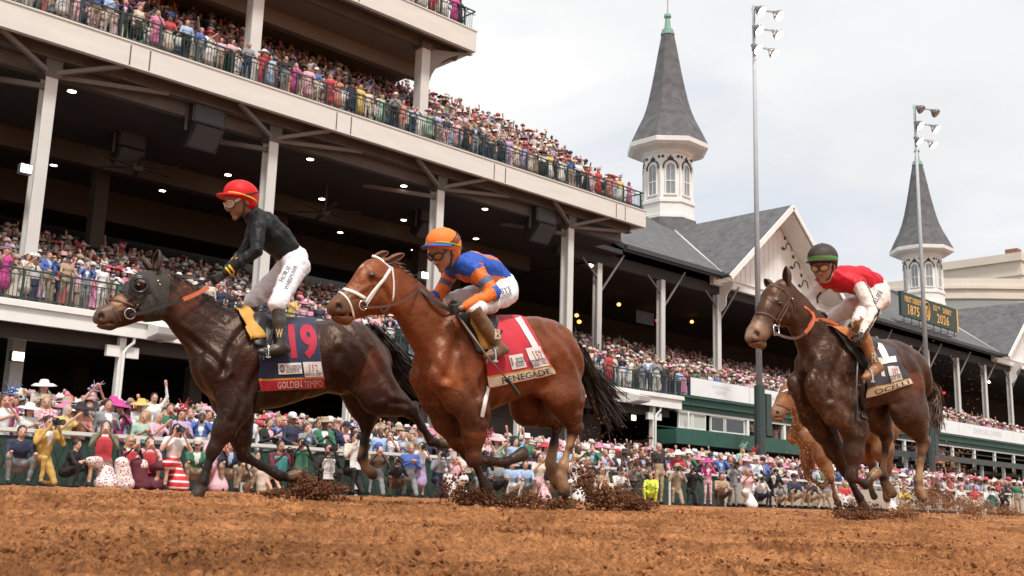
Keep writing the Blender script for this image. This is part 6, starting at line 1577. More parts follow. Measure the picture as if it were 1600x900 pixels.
    for sg in (-1, 1): B2.tube([H(-0.01, 0.03, 0.086*sg), H(0.005, -0.05, 0.074*sg), H(0.03, -0.108, 0.045*sg), H(0.045, -0.125, 0.0)], 0.006, 6)
    B2.build('chin_strap', BLACK, he)
    if 'collar' in J:
        B2 = MB(); c = tor[-1][0]*0.5+H(-0.03, -0.07, 0)*0.5; d = H(-0.03, -0.05, 0)-tor[-1][0]; d /= np.linalg.norm(d); B2.tube([c, c+d*0.05], [0.068, 0.062], 14, caps=False); B2.build('collar', J['collar'], jo, smooth=True)
    finish(t, b4)
    return t, jtree
def rein(name, pts, ps, w, mats_, label=None, cut=None):
    pass
# ---- rider one: black jersey, red cap
def sil1(V, reg, T, ps):
    C = np.tile([0.008, 0.009, 0.010], (len(V), 1)); d = fbm(V*6, 3, 61)[:, None]; return np.clip(C*(1+0.5*d)+0.007*np.clip(d, 0, 1), 0.004, 1)
def hel(base, stripe=None):
    def f(V, HH, S, f2, u2, sd, hc):
        C = np.tile(base, (len(V), 1)); 
        if stripe: C = stripe(C, V, HH, S, f2, u2, sd, hc)
        return C
    return f
J1 = dict(pelvis=(458, 404, 0.0), torso=[(459, 404, 0, 22, 1.15), (446, 390, 0, 21, 1.25), (428, 371, 0, 23.5, 1.25), (412, 354, 0, 22.5, 1.25), (400, 341, 0, 15, 1.4)],
    head=(372, 314, 0.02), nose=(350, 321, 0.045), hs=1.24, tilt=0.55, gogu=-0.004,
    near_arm=[(404, 352, 0.19), (401, 392, 0.27), (352, 427, 0.16)], near_hand=(325, 444, 0.12), off_arm=[(400, 350, -0.19), (384, 392, -0.22), (364, 412, -0.14)], off_hand=(350, 424, -0.10),
    near_leg=[(463, 415, 0.12), (434, 474, 0.33), (440, 540, 0.37), (406, 549, 0.37)], off_leg=[(455, 415, -0.12), (395, 470, -0.30), (398, 535, -0.34), (368, 545, -0.34)], kneer=0.085,
    silks=sil1, bm=BRE, boot=mat('muddy_black_boot', (0.045, 0.036, 0.028), 0.4, var=0.5, vscale=9, bump=0.2, bscale=20), helmet=hel([0.62, 0.012, 0.015]), peakm=mat('red_cap_cloth', (0.62, 0.012, 0.015), 0.6), peak=0.055,
    bands=[(0.105, 0.03, -0.145, 0.008, 0.0085, YELB), (-0.135, 0.10, 0.03, 0.012, 0.006, BLKP)], cuff=[(0.80, YELB, 0.018), (0.90, YELB, 0.018)], lens=mat('muddy_lens', (0.42, 0.30, 0.22), 0.15, spec=1.0, coat=1.0), gogm=mat('clear_goggle_frame', (0.45, 0.36, 0.28), 0.2), skin=mat('dark_tan_skin', (0.22, 0.10, 0.06), 0.5),
    badge=('W', [(431, 514), (442, 514), (442, 527), (431, 527)], mat('cream_emblem', (0.6, 0.42, 0.2), 0.6)),
    legprint=[('HORSE', [(436, 438), (450, 415), (455, 418), (442, 441)]), ('WHISPERER', [(443, 452), (460, 413), (465, 416), (449, 454)])])
jk1, _ = jockey('jockey', 'jockey in black jersey, red cap and white breeches standing high on the leading horse', P1, J1, tr1)
# ---- rider two: orange and blue silks
def sil2(V, reg, T, ps):
    OR = np.array([0.72, 0.16, 0.025]); BL = np.array([0.025, 0.085, 0.40]); DB = np.array([0.10, 0.13, 0.20])
    X, Y = planar_px(ps, V); C = np.tile(BL, (len(V), 1))
    tr_ = reg == 1
    # two orange hoops across the chest and a ring on the back
    s1 = (Y-(428+0.16*(X-700))); C[tr_ & (s1 > -2) & (s1 < 9) & (X < 775)] = OR; C[tr_ & (s1 > 14) & (s1 < 25) & (X < 775)] = OR; C[tr_ & (s1 > -18) & (s1 < -12) & (X < 735)] = OR
    e = ((X-762)/27)**2+((Y-403-0.35*(X-762))/7.5)**2; C[tr_ & (e < 1.3) & (e > 0.2)] = OR
    a = (reg == 11) | (reg == 21); C[(reg == 10) | (reg == 20)] = BL
    for lo, hi, c in ((0.0, 0.12, BL), (0.12, 0.45, OR), (0.45, 0.68, DB), (0.68, 0.88, OR), (0.88, 1.1, BL)): C[a & (T >= lo) & (T < hi)] = c
    b = (reg == 12) | (reg == 22); C[b] = OR; C[b & (T < 0.14)] = BL; C[(reg == 13) | (reg == 23)] = OR; C[(reg == 23) & (T > 0.2) & (T < 0.6)] = BL
    return C
OC = mat('orange_cap_cloth', (0.80, 0.20, 0.035), 0.6); BC = mat('blue_cap_cloth', (0.03, 0.11, 0.48), 0.6); LIME = mat('lime_band', (0.42, 0.52, 0.05), 0.6)
J2 = dict(pelvis=(786, 450, 0.0), torso=[(789, 449, 0, 19, 1.15), (776, 436, 0, 21, 1.25), (757, 424, 0, 24, 1.25), (735, 417, 0, 22, 1.3), (716, 414, 0, 13, 1.6)],
    head=(690, 392, 0.02), nose=(671, 407, 0.05), hs=1.22, tilt=0.62, gogu=0.0,
    near_arm=[(742, 422, 0.20), (772, 458, 0.35), (727, 478, 0.32)], near_hand=(707, 484, 0.27), off_arm=[(705, 424, -0.20), (690, 455, -0.26), (672, 468, -0.16)], off_hand=(656, 474, -0.10),
    near_leg=[(787, 458, 0.12), (741, 484, 0.33), (780, 543, 0.36), (760, 556, 0.37)], off_leg=[(780, 458, -0.12), (704, 468, -0.30), (735, 530, -0.34), (712, 542, -0.34)],
    silks=sil2, bm=BRE, boot=mat('brown_muddy_boot', (0.14, 0.070, 0.035), 0.45, var=0.45, vscale=9, bump=0.2, bscale=20), helmet=hel([0.80, 0.20, 0.035]), peakm=BC, peak=0.055,
    bands=[(0.108, 0.036, -0.142, 0.03, 0.006, LIME), (-0.075, 0.148, 0.06, 0.012, 0.005, BLKP), (-0.095, 0.14, 0.04, 0.012, 0.005, BLKP), (-0.112, 0.125, 0.02, 0.012, 0.005, BLKP)], lens=mat('amber_lens', (0.30, 0.14, 0.05), 0.1, spec=1.0), collar=BC,
    badge=('B', [(771, 514), (783, 514), (783, 530), (771, 530)], mat('pale_emblem', (0.45, 0.40, 0.28), 0.6)),
    legprint=[('RUBYS', [(768, 456), (796, 447), (798, 455), (770, 464)]), ('CHOPHOUSE', [(764, 470), (798, 456), (800, 461), (766, 476)])])
jk2, _ = jockey('jockey', 'jockey in orange and blue silks crouched over the bright bay horse', P2, J2, tr2)
# ---- rider three: red vest, pale sleeves
def sil3(V, reg, T, ps):
    RD = np.array([0.55, 0.012, 0.028]); WH = np.array([0.72, 0.62, 0.56]); BK = np.array([0.02, 0.02, 0.022]); C = np.tile(RD, (len(V), 1))
    C[reg == 2] = WH
    for k in (11, 12, 13, 21, 22, 23): C[reg == k] = WH
    lt = (V@ps.n-ps.d); 
    for key, ks in (('near', (11, 12)), ('off', (21, 22))):
        A = [ps.p(*q) for q in J3[key+'_arm']]
        for (a_, b_), k in zip(((A[0], A[1]), (A[1], A[2])), ks):
            ax = (b_-a_)/np.linalg.norm(b_-a_); sd_ = np.cross(ax, ps.n); sd_ /= np.linalg.norm(sd_); r_ = V-a_; C[((reg == k) | (reg == k+1)) & (np.abs(r_@sd_+0.012) < 0.011) & (r_@ps.n*(1 if key == 'near' else -1)-((r_@ax)*(ax@ps.n)) > 0)] = BK
    d = fbm(V*8, 3, 91)[:, None]; return np.clip(C*(1+0.12*d), 0, 1)
CAP3 = mat('dark_dusty_cap', (0.05, 0.038, 0.032), 0.7, var=0.3)
def h3c(C, V, HH, S, f2, u2, sd, hc):
    d = (V-hc)@u2/S; n_ = fbm(V*9, 3, 77)[:, None]; C = np.clip(C*(1+0.5*n_), 0.004, 1); m = (d > 0.022) & (d < 0.050); C[m] = [0.10, 0.30, 0.05]; C[(d > 0.012) & (d <= 0.022)] = [0.012, 0.012, 0.012]; return C
J3 = dict(pelvis=(1372, 452, 0.0), torso=[(1369, 453, 0, 18, 1.15), (1358, 443, 0, 19, 1.25), (1340, 438, 0, 21, 1.3), (1318, 436, 0.0, 20, 1.3), (1303, 433, 0.02, 13, 1.6)],
    head=(1285, 413, 0.04), nose=(1273, 427, 0.18), hs=1.24, tilt=0.42, gogu=-0.004,
    near_arm=[(1343, 445, 0.21), (1364, 488, 0.37), (1347, 520, 0.42)], near_hand=(1341, 540, 0.43), off_arm=[(1284, 443, -0.14), (1268, 466, -0.20), (1276, 486, -0.10)], off_hand=(1280, 500, -0.06),
    near_leg=[(1370, 466, 0.12), (1341, 500, 0.33), (1366, 576, 0.37), (1378, 590, 0.38)], off_leg=[(1362, 462, -0.12), (1298, 498, -0.28), (1320, 560, -0.34), (1300, 572, -0.34)],
    silks=sil3, bm=BREP, boot=mat('tan_muddy_boot', (0.27, 0.115, 0.04), 0.45, var=0.4, vscale=9, bump=0.2, bscale=20), helmet=hel([0.05, 0.038, 0.032], h3c), peakm=CAP3, peak=0.055, lens=mat('gold_lens', (0.55, 0.33, 0.14), 0.12, spec=1.0, coat=1.0), gogm=mat('brown_goggle_frame', (0.12, 0.06, 0.04), 0.3),
    collar=mat('pale_collar', (0.7, 0.62, 0.56), 0.7), badge=('R', [(1361, 551), (1371, 551), (1371, 566), (1361, 566)], mat('pale_emblem', (0.45, 0.40, 0.28), 0.6)),
    legprint=[('RUBI', [(1363, 472), (1373, 453), (1379, 457), (1369, 476)])])
J3['near_leg'] = [(1370, 466, 0.12), (1340, 502, 0.33), (1368, 572, 0.37), (1350, 590, 0.40)]
jk3, _ = jockey('jockey', 'jockey in red vest, dark green banded cap and gold goggles at the right', P3, J3, tr3)
# ---- reins and whips: flat straps from the bit to the hands
def freestrap(name, pts, ps, w, m, label=None, cat=None, parent=None, thick=0.005, mir_=False):
    P = catmull([ps.p(*q) for q in pts], 14); b = MB()
    for i in range(len(P)-1): b.bar(P[i], P[i+1]+(P[i+1]-P[i])*0.02, thick, w, up=(0, 0, 1)) if False else None
    vs = []; k = len(P)
    for i in range(k):
        tt = P[min(i+1, k-1)]-P[max(i-1, 0)]; tt /= np.linalg.norm(tt); u = np.cross(tt, ps.n); u /= np.linalg.norm(u)
        vs += [P[i]-u*w/2-ps.n*thick/2, P[i]+u*w/2-ps.n*thick/2, P[i]+u*w/2+ps.n*thick/2, P[i]-u*w/2+ps.n*thick/2]
    b.add(vs, [(i*4+j, i*4+(j+1) % 4, (i+1)*4+(j+1) % 4, (i+1)*4+j) for i in range(k-1) for j in range(4)]+[(3, 2, 1, 0), (k*4-4, k*4-3, k*4-2, k*4-1)])
    o = b.build(name, m, parent)
    if parent is not None: o.data.transform(Matrix.Translation(-Vector(parent.location)))
    return o
freestrap('rein', [(203, 492, 0.12), (225, 488, 0.15), (250, 480, 0.17), (287, 468, 0.19)], P1, 0.028, LEAD, parent=h1)
freestrap('rein_grip', [(286, 468, 0.19), (305, 460, 0.18), (326, 449, 0.14)], P1, 0.036, RUB, parent=h1)
freestrap('rein', [(203, 492, -0.12), (240, 478, -0.16), (300, 450, -0.16), (350, 426, -0.10)], P1, 0.028, LEAD, parent=h1)
freestrap('rein', [(566, 480, 0.10), (590, 480, 0.14), (620, 474, 0.17), (645, 460, 0.15), (655, 449, 0.08)], P2, 0.018, LEA, parent=h2)
freestrap('rein', [(655, 449, 0.06), (668, 462, 0.10), (690, 478, 0.14), (708, 486, 0.14)], P2, 0.03, LEAD, parent=h2)
freestrap('rein', [(592, 478, 0.12), (600, 488, 0.13), (612, 474, 0.12)], P2, 0.012, LEA, parent=h2)
freestrap('rein', [(1211, 520, 0.13), (1228, 527, 0.17), (1245, 528, 0.19), (1258, 520, 0.2)], P3, 0.024, LEA, parent=h3)
freestrap('rein', [(1258, 520, 0.2), (1268, 508, 0.2), (1272, 496, 0.15), (1268, 486, 0.10)], P3, 0.034, RUB, parent=h3)
freestrap('rein', [(1272, 500, 0.12), (1290, 500, 0.10), (1310, 508, 0.1)], P3, 0.03, RUB, parent=h3)
def whip(ps, pts, rs, label, ms):
    t = empty('riding_whip', tuple(ps.p(*pts[0]))); tag(t, label, 'whip')
    P = [ps.p(*q)-np.array(t.location) for q in pts]; b = MB(); b.tube(P, rs, 8); b.build('shaft', ms[0], t, smooth=True)
    b = MB(); b.bar(P[-1], P[-1]+(P[-1]-P[0])/np.linalg.norm(P[-1]-P[0])*0.16, 0.012, 0.034, up=tuple(ps.n)); b.build('flap', ms[1], t)
whip(P2, [(708, 483, 0.19), (742, 530, 0.42), (762, 558, 0.50), (792, 592, 0.52)], [0.011, 0.009, 0.006, 0.006], 'black whip pointing down from the gloved hand of the orange capped jockey', (mat('whip_shaft', (0.16, 0.12, 0.09), 0.4), LEAD))
whip(P1, [(352, 426, -0.05), (360, 412, -0.02), (371, 396, 0.02)], [0.012, 0.012, 0.010], 'short black whip held upright by the red capped jockey', (LEAD, LEAD))
whip(P3, [(1341, 545, 0.22), (1339, 585, 0.30), (1338, 632, 0.33)], [0.010, 0.007, 0.006], 'thin grey whip hanging from the hand of the red vested jockey', (mat('grey_whip', (0.14, 0.14, 0.14), 0.4), LEAD))
clean()
# ------------------------------------------------------------------ people
PR = random.Random(11)
def cl_mat(name, c, **k):
    u_ = sum(c)/3; c = tuple(0.86*q+0.14*u_ for q in c); return mat('cloth_'+name, c, 0.8, var=0.10, vscale=8, bump=0.25, bscale=14, **k)
CLO = {n: cl_mat(n.replace(' ', '_'), c) for n, c in {
    'white': (0.70, 0.68, 0.66), 'cream': (0.60, 0.52, 0.42), 'navy': (0.020, 0.026, 0.065), 'black': (0.016, 0.016, 0.018), 'light blue': (0.30, 0.44, 0.66), 'pale pink': (0.66, 0.36, 0.42),
    'pink': (0.58, 0.17, 0.30), 'magenta': (0.55, 0.018, 0.25), 'red': (0.52, 0.02, 0.035), 'grey': (0.22, 0.23, 0.25), 'tan': (0.40, 0.28, 0.17), 'khaki': (0.34, 0.26, 0.17), 'lilac': (0.42, 0.30, 0.55),
    'purple': (0.15, 0.04, 0.28), 'green': (0.03, 0.17, 0.09), 'mint': (0.30, 0.48, 0.38), 'yellow': (0.62, 0.44, 0.08), 'orange': (0.66, 0.17, 0.04), 'teal': (0.03, 0.26, 0.26), 'maroon': (0.12, 0.012, 0.03),
    'brown': (0.10, 0.055, 0.035), 'blue': (0.05, 0.12, 0.42), 'mustard': (0.52, 0.31, 0.05), 'olive': (0.15, 0.15, 0.08), 'neon yellow': (0.70, 0.85, 0.02), 'coral': (0.55, 0.20, 0.15)}.items()}
def pattern(name, c1, c2, scale, thr=0.5):
    m = bpy.data.materials.new('cloth_'+name); m.use_nodes = True; t = m.node_tree; b = t.nodes['Principled BSDF']; b.inputs['Roughness'].default_value = 0.8
    tcn = t.nodes.new('ShaderNodeTexCoord'); v = t.nodes.new('ShaderNodeTexVoronoi'); v.inputs['Scale'].default_value = scale; t.links.new(tcn.outputs['Object'], v.inputs['Vector'])
    r = t.nodes.new('ShaderNodeValToRGB'); r.color_ramp.interpolation = 'CONSTANT'; r.color_ramp.elements[0].color = (*c2, 1); r.color_ramp.elements[1].color = (*c1, 1); r.color_ramp.elements[1].position = thr
    t.links.new(v.outputs['Distance'], r.inputs[0]); t.links.new(r.outputs[0], b.inputs['Base Color']); return m
CLO['red floral'] = pattern('red_floral', (0.70, 0.66, 0.64), (0.45, 0.03, 0.06), 22, 0.36)
CLO['blue floral'] = pattern('blue_floral', (0.62, 0.66, 0.70), (0.08, 0.16, 0.45), 24, 0.4)
CLO['pink floral'] = pattern('pink_floral', (0.66, 0.50, 0.50), (0.50, 0.08, 0.22), 24, 0.4)
CLO['spotted white'] = pattern('spotted_white', (0.70, 0.68, 0.66), (0.02, 0.02, 0.02), 34, 0.3)
m_ = bpy.data.materials.new('cloth_red_striped'); m_.use_nodes = True; t_ = m_.node_tree
wv = t_.nodes.new('ShaderNodeTexWave'); wv.bands_direction = 'Z'; wv.inputs['Scale'].default_value = 2.6; wv.inputs['Distortion'].default_value = 0.8; tcn = t_.nodes.new('ShaderNodeTexCoord'); t_.links.new(tcn.outputs['Object'], wv.inputs['Vector'])
rr_ = t_.nodes.new('ShaderNodeValToRGB'); rr_.color_ramp.interpolation = 'CONSTANT'; rr_.color_ramp.elements[0].color = (0.58, 0.02, 0.025, 1); rr_.color_ramp.elements[1].color = (0.7, 0.66, 0.64, 1); rr_.color_ramp.elements[1].position = 0.78
t_.links.new(wv.outputs['Fac'], rr_.inputs[0]); t_.links.new(rr_.outputs[0], t_.nodes['Principled BSDF'].inputs['Base Color']); CLO['red striped'] = m_
SK = [mat('skin_'+n, c, 0.55, var=0.08, vscale=12) for n, c in (('fair', (0.56, 0.32, 0.235)), ('rosy', (0.54, 0.27, 0.20)), ('olive', (0.40, 0.22, 0.14)), ('brown', (0.17, 0.085, 0.05)), ('dark', (0.085, 0.042, 0.028)))]
HR_ = [mat('hair_'+n, c, 0.6, var=0.2, vscale=30) for n, c in (('dark', (0.025, 0.016, 0.012)), ('brown', (0.09, 0.045, 0.025)), ('blond', (0.38, 0.24, 0.11)), ('grey', (0.34, 0.32, 0.31)), ('auburn', (0.16, 0.055, 0.025)))]
SHADES = mat('dark_eyewear', (0.045, 0.028, 0.022), 0.25); MOUTH = mat('lips', (0.30, 0.07, 0.06), 0.5)
def pose(kind, arms, lean=0.0):
    if kind == 'stand': J = dict(pel=(0, 0, .93), ch=(0, -.01, 1.27), nk=(0, 0, 1.47), hd=(0, -.02, 1.61), hL=(-.09, 0, .90), kL=(-.10, -.02, .49), aL=(-.11, .03, .08), hR=(.09, 0, .90), kR=(.10, -.02, .49), aR=(.11, .03, .08))
    elif kind == 'kneel': J = dict(pel=(0, .05, .50), ch=(0, -.03, .83), nk=(0, -.04, 1.03), hd=(0, -.07, 1.17), hL=(-.10, .03, .48), kL=(-.20, -.38, .50), aL=(-.20, -.34, .09), hR=(.10, .03, .48), kR=(.15, -.20, .09), aR=(.16, .28, .08))
    elif kind == 'crouch': J = dict(pel=(0, .12, .33), ch=(0, -.05, .64), nk=(0, -.08, .83), hd=(0, -.11, .97), hL=(-.10, .08, .33), kL=(-.22, -.33, .52), aL=(-.17, -.22, .08), hR=(.10, .08, .33), kR=(.22, -.33, .50), aR=(.17, -.22, .08))
    else: J = dict(pel=(0, .15, .13), ch=(0, .08, .47), nk=(0, .05, .67), hd=(0, .02, .81), hL=(-.10, .10, .14), kL=(-.20, -.35, .46), aL=(-.17, -.62, .07), hR=(.10, .10, .14), kR=(.20, -.33, .44), aR=(.20, -.58, .07))
    J = {k: np.array(v, float) for k, v in J.items()}; c, n, h = J['ch'], J['nk'], J['hd']
    for s_, k in ((-1, 'L'), (1, 'R')):
        sh = n+np.array([.185*s_, .01, -.05]); a = arms if isinstance(arms, str) else arms[0 if s_ < 0 else 1]
        if a == 'down': el, ha = sh+[.05*s_, .02, -.28], sh+[.06*s_, -.06, -.52]
        elif a == 'up': el, ha = sh+[.10*s_, -.05, .24], sh+[.04*s_, -.08, .52]
        elif a == 'wave': el, ha = sh+[.22*s_, -.06, .12], sh+[.20*s_, -.12, .38]
        elif a == 'cam': el, ha = sh+[.10*s_, -.14, -.20], h+[.055*s_, -.20, -.03]
        elif a == 'phone': el, ha = sh+[.06*s_, -.18, -.20], n+[.05*s_, -.38, .02]
        elif a == 'phoneup': el, ha = sh+[.06*s_, -.20, .02], h+[.05*s_, -.36, .16]
        elif a == 'clap': el, ha = sh+[.07*s_, -.06, -.26], c+[.03*s_, -.30, .02]
        elif a == 'rail': el, ha = sh+[.08*s_, -.10, -.26], sh+[.02*s_, -.34, -.34]
        elif a == 'knee': el, ha = sh+[.05*s_, -.14, -.22], (J['kL'] if s_ < 0 else J['kR'])+[0, 0, .07]
        elif a == 'mouth': el, ha = sh+[.08*s_, -.14, -.16], h+[.04*s_, -.13, -.10]
        J['s'+k], J['e'+k], J['w'+k] = sh, np.array(el), np.array(ha)
    return J
TEMPL = {}
def person_mesh(kind, arms, female, skirt, glasses, hair, vox=0.0245, jacket=False):
    key = (kind, arms, female, skirt, glasses, hair, vox, jacket)
    if key in TEMPL: return TEMPL[key]
    J = pose(kind, arms); B = Body(vox); w = 0.92 if female else 1.0; lat = (1, 0, 0)
    X = np.array([1.0, 0, 0])
    B.seg(J['pel'], J['pel']*0.4+J['ch']*0.6, .118, .100 if female else .112, lat, 1.35*w, .04, 3 if not skirt == 2 else 2)
    B.seg(J['pel']*0.45+J['ch']*0.55, J['ch']+[0, 0, .05], .102, .125, lat, 1.35*w, .04, 2); B.seg(J['ch']+[0, 0, .05], J['nk']-[0, 0, .06], .12, .075, lat, 1.7*w, .04, 2)
    B.seg(J['nk']-[0, 0, .04], J['nk']+[0, -.01, .06], .052, .05, lat, 1, .02, 0)
    h = J['hd']; B.ell(h+[0, .005, .02], (.076, .092, .108), None, .02, 0); B.ell(h+[0, -.03, -.055], (.052, .055, .05), None, .03, 0); B.ell(h+[0, -.098, -.01], (.014, .02, .024), None, .015, 0)
    if hair:
        B.ell(h+[0, .022, .045], (.088, .098, .098), None, .01, 1); B.ell(h+[0, -.10, -.03], (.060, .05, .085), None, .012, 0, '-') if False else None
        if hair == 2:
            for s_ in (-1, 1): B.seg(h+[.070*s_, .02, .02], h+[.085*s_, .01, -.18], .034, .026, lat, 1, .02, 1)
            B.seg(h+[0, .07, .0], h+[0, .085, -.2], .06, .05, lat, 1.3, .02, 1)
    for k, s_ in (('L', -1), ('R', 1)):
        B.seg(J['nk']*0.35+J['s'+k]*0.65-[0, 0, .01], J['s'+k], .066, .062, lat, 1, .04, 2)
        sl = 4 if (female and not jacket) else 2
        B.seg(J['s'+k], J['e'+k], .056*w, .043*w, lat, 1, .02, 2); B.seg(J['e'+k], J['w'+k], .040*w, .030*w, lat, 1, .015, 0 if sl == 4 else 2)
        d = (J['w'+k]-J['e'+k]); d /= np.linalg.norm(d); B.seg(J['w'+k]+d*.01, J['w'+k]+d*.095, .036, .034, lat, 1.15, .012, 0)
    if skirt:
        if kind == 'stand': B.seg(J['pel']-[0, 0, .02], J['pel']-[0, 0, .42], .13, .19, lat, 1.25, .04, 3)
        else:
            for k in ('L', 'R'): B.seg(J['pel'], J['k'+k], .13, .10, lat, 1.1, .06, 3)
            B.seg(J['k'+('R' if kind == 'kneel' else 'L')], J['k'+('R' if kind == 'kneel' else 'L')]*[0.5, 0.95, 0]+[0, 0, .10], .11, .15, lat, 1.3, .06, 3); B.seg(J['pel'], J['kR']*[0.9, 0.5, 0]+[0, 0, .12], .12, .16, lat, 1.2, .06, 3)
    for k in ('L', 'R'):
        bare = skirt; B.seg(J['h'+k], J['k'+k], .088*w, .060*w, lat, 1, .03, 0 if bare else 3); B.seg(J['k'+k], J['a'+k], .056*w, .038*w, lat, 1, .02, 0 if bare else 3)
        B.seg(J['a'+k], J['a'+k]+[0, -.15, -.035], .040, .032, lat, 1, .01, 5)
    V, Q = B.mesh(1, lambda V_: (0.0075*fbm(V_*8, 3, 7)+0.004*np.sin(V_[:, 2]*38+4*vnoise(V_*5, 3)))*(V_[:, 2] < J['nk'][2]-0.02)); reg, T, idx = B.regions(V); c = V[Q].mean(1); r = np.array([np.bincount(reg[q]).argmax() for q in Q])
    # face: eyes or sunglasses, mouth; shirt front between lapels
    q = c-h; hd = (np.abs(q[:, 0]) < .07) & (q[:, 1] < -.055)
    if glasses: r[hd & (np.abs(q[:, 2]-.012) < .014) & (np.abs(q[:, 0]) > .006)] = 6
    else:
        for s_ in (-1, 1): r[hd & (np.abs(q[:, 2]-.012) < .0125) & (np.abs(q[:, 0]-.033*s_) < .0125)] = 6
    r[hd & (np.abs(q[:, 2]+.066) < .011) & (np.abs(q[:, 0]) < .022)] = 7
    hm = (r == 1) & (q[:, 1] < -.045) & (q[:, 2] < .062) & (np.abs(q[:, 0]) < .06); r[hm] = 0
    if jacket: 
        m = (r == 2) & (c[:, 1] < J['ch'][1]-.06) & (np.abs(c[:, 0]) < .02+.25*np.clip(c[:, 2]-J['ch'][2]+.08, 0, .2)) & (c[:, 2] > J['ch'][2]-.08); r[m] = 4
    else: r[r == 4] = 2
    me = mesh_np('body', V, Q, midx=r)
    TEMPL[key] = (me, J); return TEMPL[key]
def hat_mesh(kind):
    if ('hat', kind) in TEMPL: return TEMPL[('hat', kind)]
    b = MB()
    if kind == 'fedora': b.lathe((0, 0, 0), [(.155, -.012), (.17, .0), (.10, .004), (.098, .07), (.085, .11), (.03, .10), (.0001, .095)], 14)
    elif kind == 'wide': b.lathe((0, 0, 0), [(.27, -.045), (.275, -.035), (.19, .012), (.11, .012), (.098, .07), (.07, .105), (.0001, .11)], 16)
    elif kind == 'boater': b.lathe((0, 0, 0), [(.16, .0), (.16, .01), (.10, .012), (.10, .09), (.0001, .092)], 14)
    elif kind == 'cap': b.lathe((0, 0, 0), [(.098, -.02), (.10, .03), (.08, .075), (.04, .098), (.0001, .102)], 12); b.prism([(-.07, -.08, -.012), (.07, -.08, -.012), (.055, -.17, -.022), (-.055, -.17, -.022)], (0, 0, .012))
    else:
        r = np.random.default_rng(5); b.lathe((.03, 0, .03), [(.12, .0), (.11, .02), (.0001, .03)], 10)
        for i in range(14):
            a = r.uniform(0, 6.28); d = r.uniform(.02, .15); p = np.array([.03+d*math.cos(a), d*math.sin(a)*.8, .05+r.uniform(0, .12)]); b.add(p+_o*r.uniform(.03, .055)*r.uniform(.6, 1.2, (6, 3)), [tuple(f) for f in _f])
        for i in range(5): a = r.uniform(0, 6.28); b.tube([(.03, 0, .05), (.03+.1*math.cos(a), .1*math.sin(a), .2), (.03+.2*math.cos(a), .2*math.sin(a), .22+r.uniform(0, .1))], [.012, .008, .003], 4)
    me = bpy.data.meshes.new('hat'); me.from_pydata(b.v, [], b.f); me.polygons.foreach_set('use_smooth', np.array([len(p.vertices) == 4 and kind != 'boater' for p in me.polygons])); me.materials.append(None); me.update()
    TEMPL[('hat', kind)] = me; return me
def person(loc, yaw, label, group, kind='stand', arms='down', female=False, skirt=0, glasses=False, jacket=False, top='white', bottom='navy', inner='white', shoes='black', skin=0, hair=0, hat=None, hatcol=None, scale=1.0, longhair=None, tilt=0.0):
    hk = 2 if (longhair if longhair is not None else female) else 1
    me, J = person_mesh(kind, arms, female, skirt, glasses, hk, jacket=jacket)
    o = bpy.data.objects.new('person', me); COL.objects.link(o); o.location = loc; o.rotation_euler = (tilt, 0, yaw); o.scale = (scale, scale, scale)
    ms = [SK[skin], HR_[hair], CLO[top], CLO[bottom], CLO[inner], CLO[shoes], SHADES, MOUTH]
    if not me.materials:
        for m in ms: me.materials.append(m)
    for i, m in enumerate(ms): o.material_slots[i].link = 'OBJECT'; o.material_slots[i].material = m
    tag(o, label, 'person', group)
    if hat:
        h = bpy.data.objects.new('hat', hat_mesh(hat)); COL.objects.link(h); h.parent = o; h.location = Vector(J['hd'])+Vector((0, .012, .075)); h.rotation_euler = (0.12 if hat != 'fascinator' else 0, PR.uniform(-.1, .1), PR.uniform(-.3, .3))
        h.material_slots[0].link = 'OBJECT'; h.material_slots[0].material = CLO[hatcol]
    return o, J
ONES = ['', 'first', 'second', 'third', 'fourth', 'fifth', 'sixth', 'seventh', 'eighth', 'ninth', 'tenth', 'eleventh', 'twelfth', 'thirteenth', 'fourteenth', 'fifteenth', 'sixteenth', 'seventeenth', 'eighteenth', 'nineteenth']
TENS = ['', '', 'twenty', 'thirty', 'forty', 'fifty', 'sixty', 'seventy', 'eighty', 'ninety']; TEN2 = ['', '', 'twentieth', 'thirtieth', 'fortieth', 'fiftieth', 'sixtieth', 'seventieth', 'eightieth', 'ninetieth']
def ordw(n): return ONES[n] if n < 20 else (TEN2[n//10] if n % 10 == 0 else TENS[n//10]+'-'+ONES[n % 10])
TOPS_F = ['white', 'white', 'cream', 'pale pink', 'pink', 'pink floral', 'red floral', 'blue floral', 'red', 'cream', 'light blue', 'lilac', 'mint', 'magenta', 'black', 'coral', 'white', 'yellow', 'pale pink', 'cream', 'white', 'navy']
TOPS_M = ['navy', 'navy', 'grey', 'tan', 'light blue', 'white', 'black', 'light blue', 'white', 'pale pink', 'blue', 'cream', 'khaki', 'grey', 'maroon', 'green']
HATS = [('fedora', 'cream'), ('fedora', 'tan'), ('fedora', 'white'), ('boater', 'cream'), ('cap', 'white'), ('cap', 'navy'), ('cap', 'red')]
HATSF = [('wide', 'white'), ('wide', 'cream'), ('wide', 'pink'), ('wide', 'black'), ('fascinator', 'pale pink'), ('fascinator', 'red'), ('fascinator', 'lilac'), ('fascinator', 'white'), ('wide', 'red'), ('wide', 'pale pink'), ('fascinator', 'black'), ('fascinator', 'blue')]
HATN = {'fedora': 'hat', 'wide': 'hat', 'boater': 'boater', 'cap': 'cap', 'fascinator': 'fascinator'}
KITS = {}
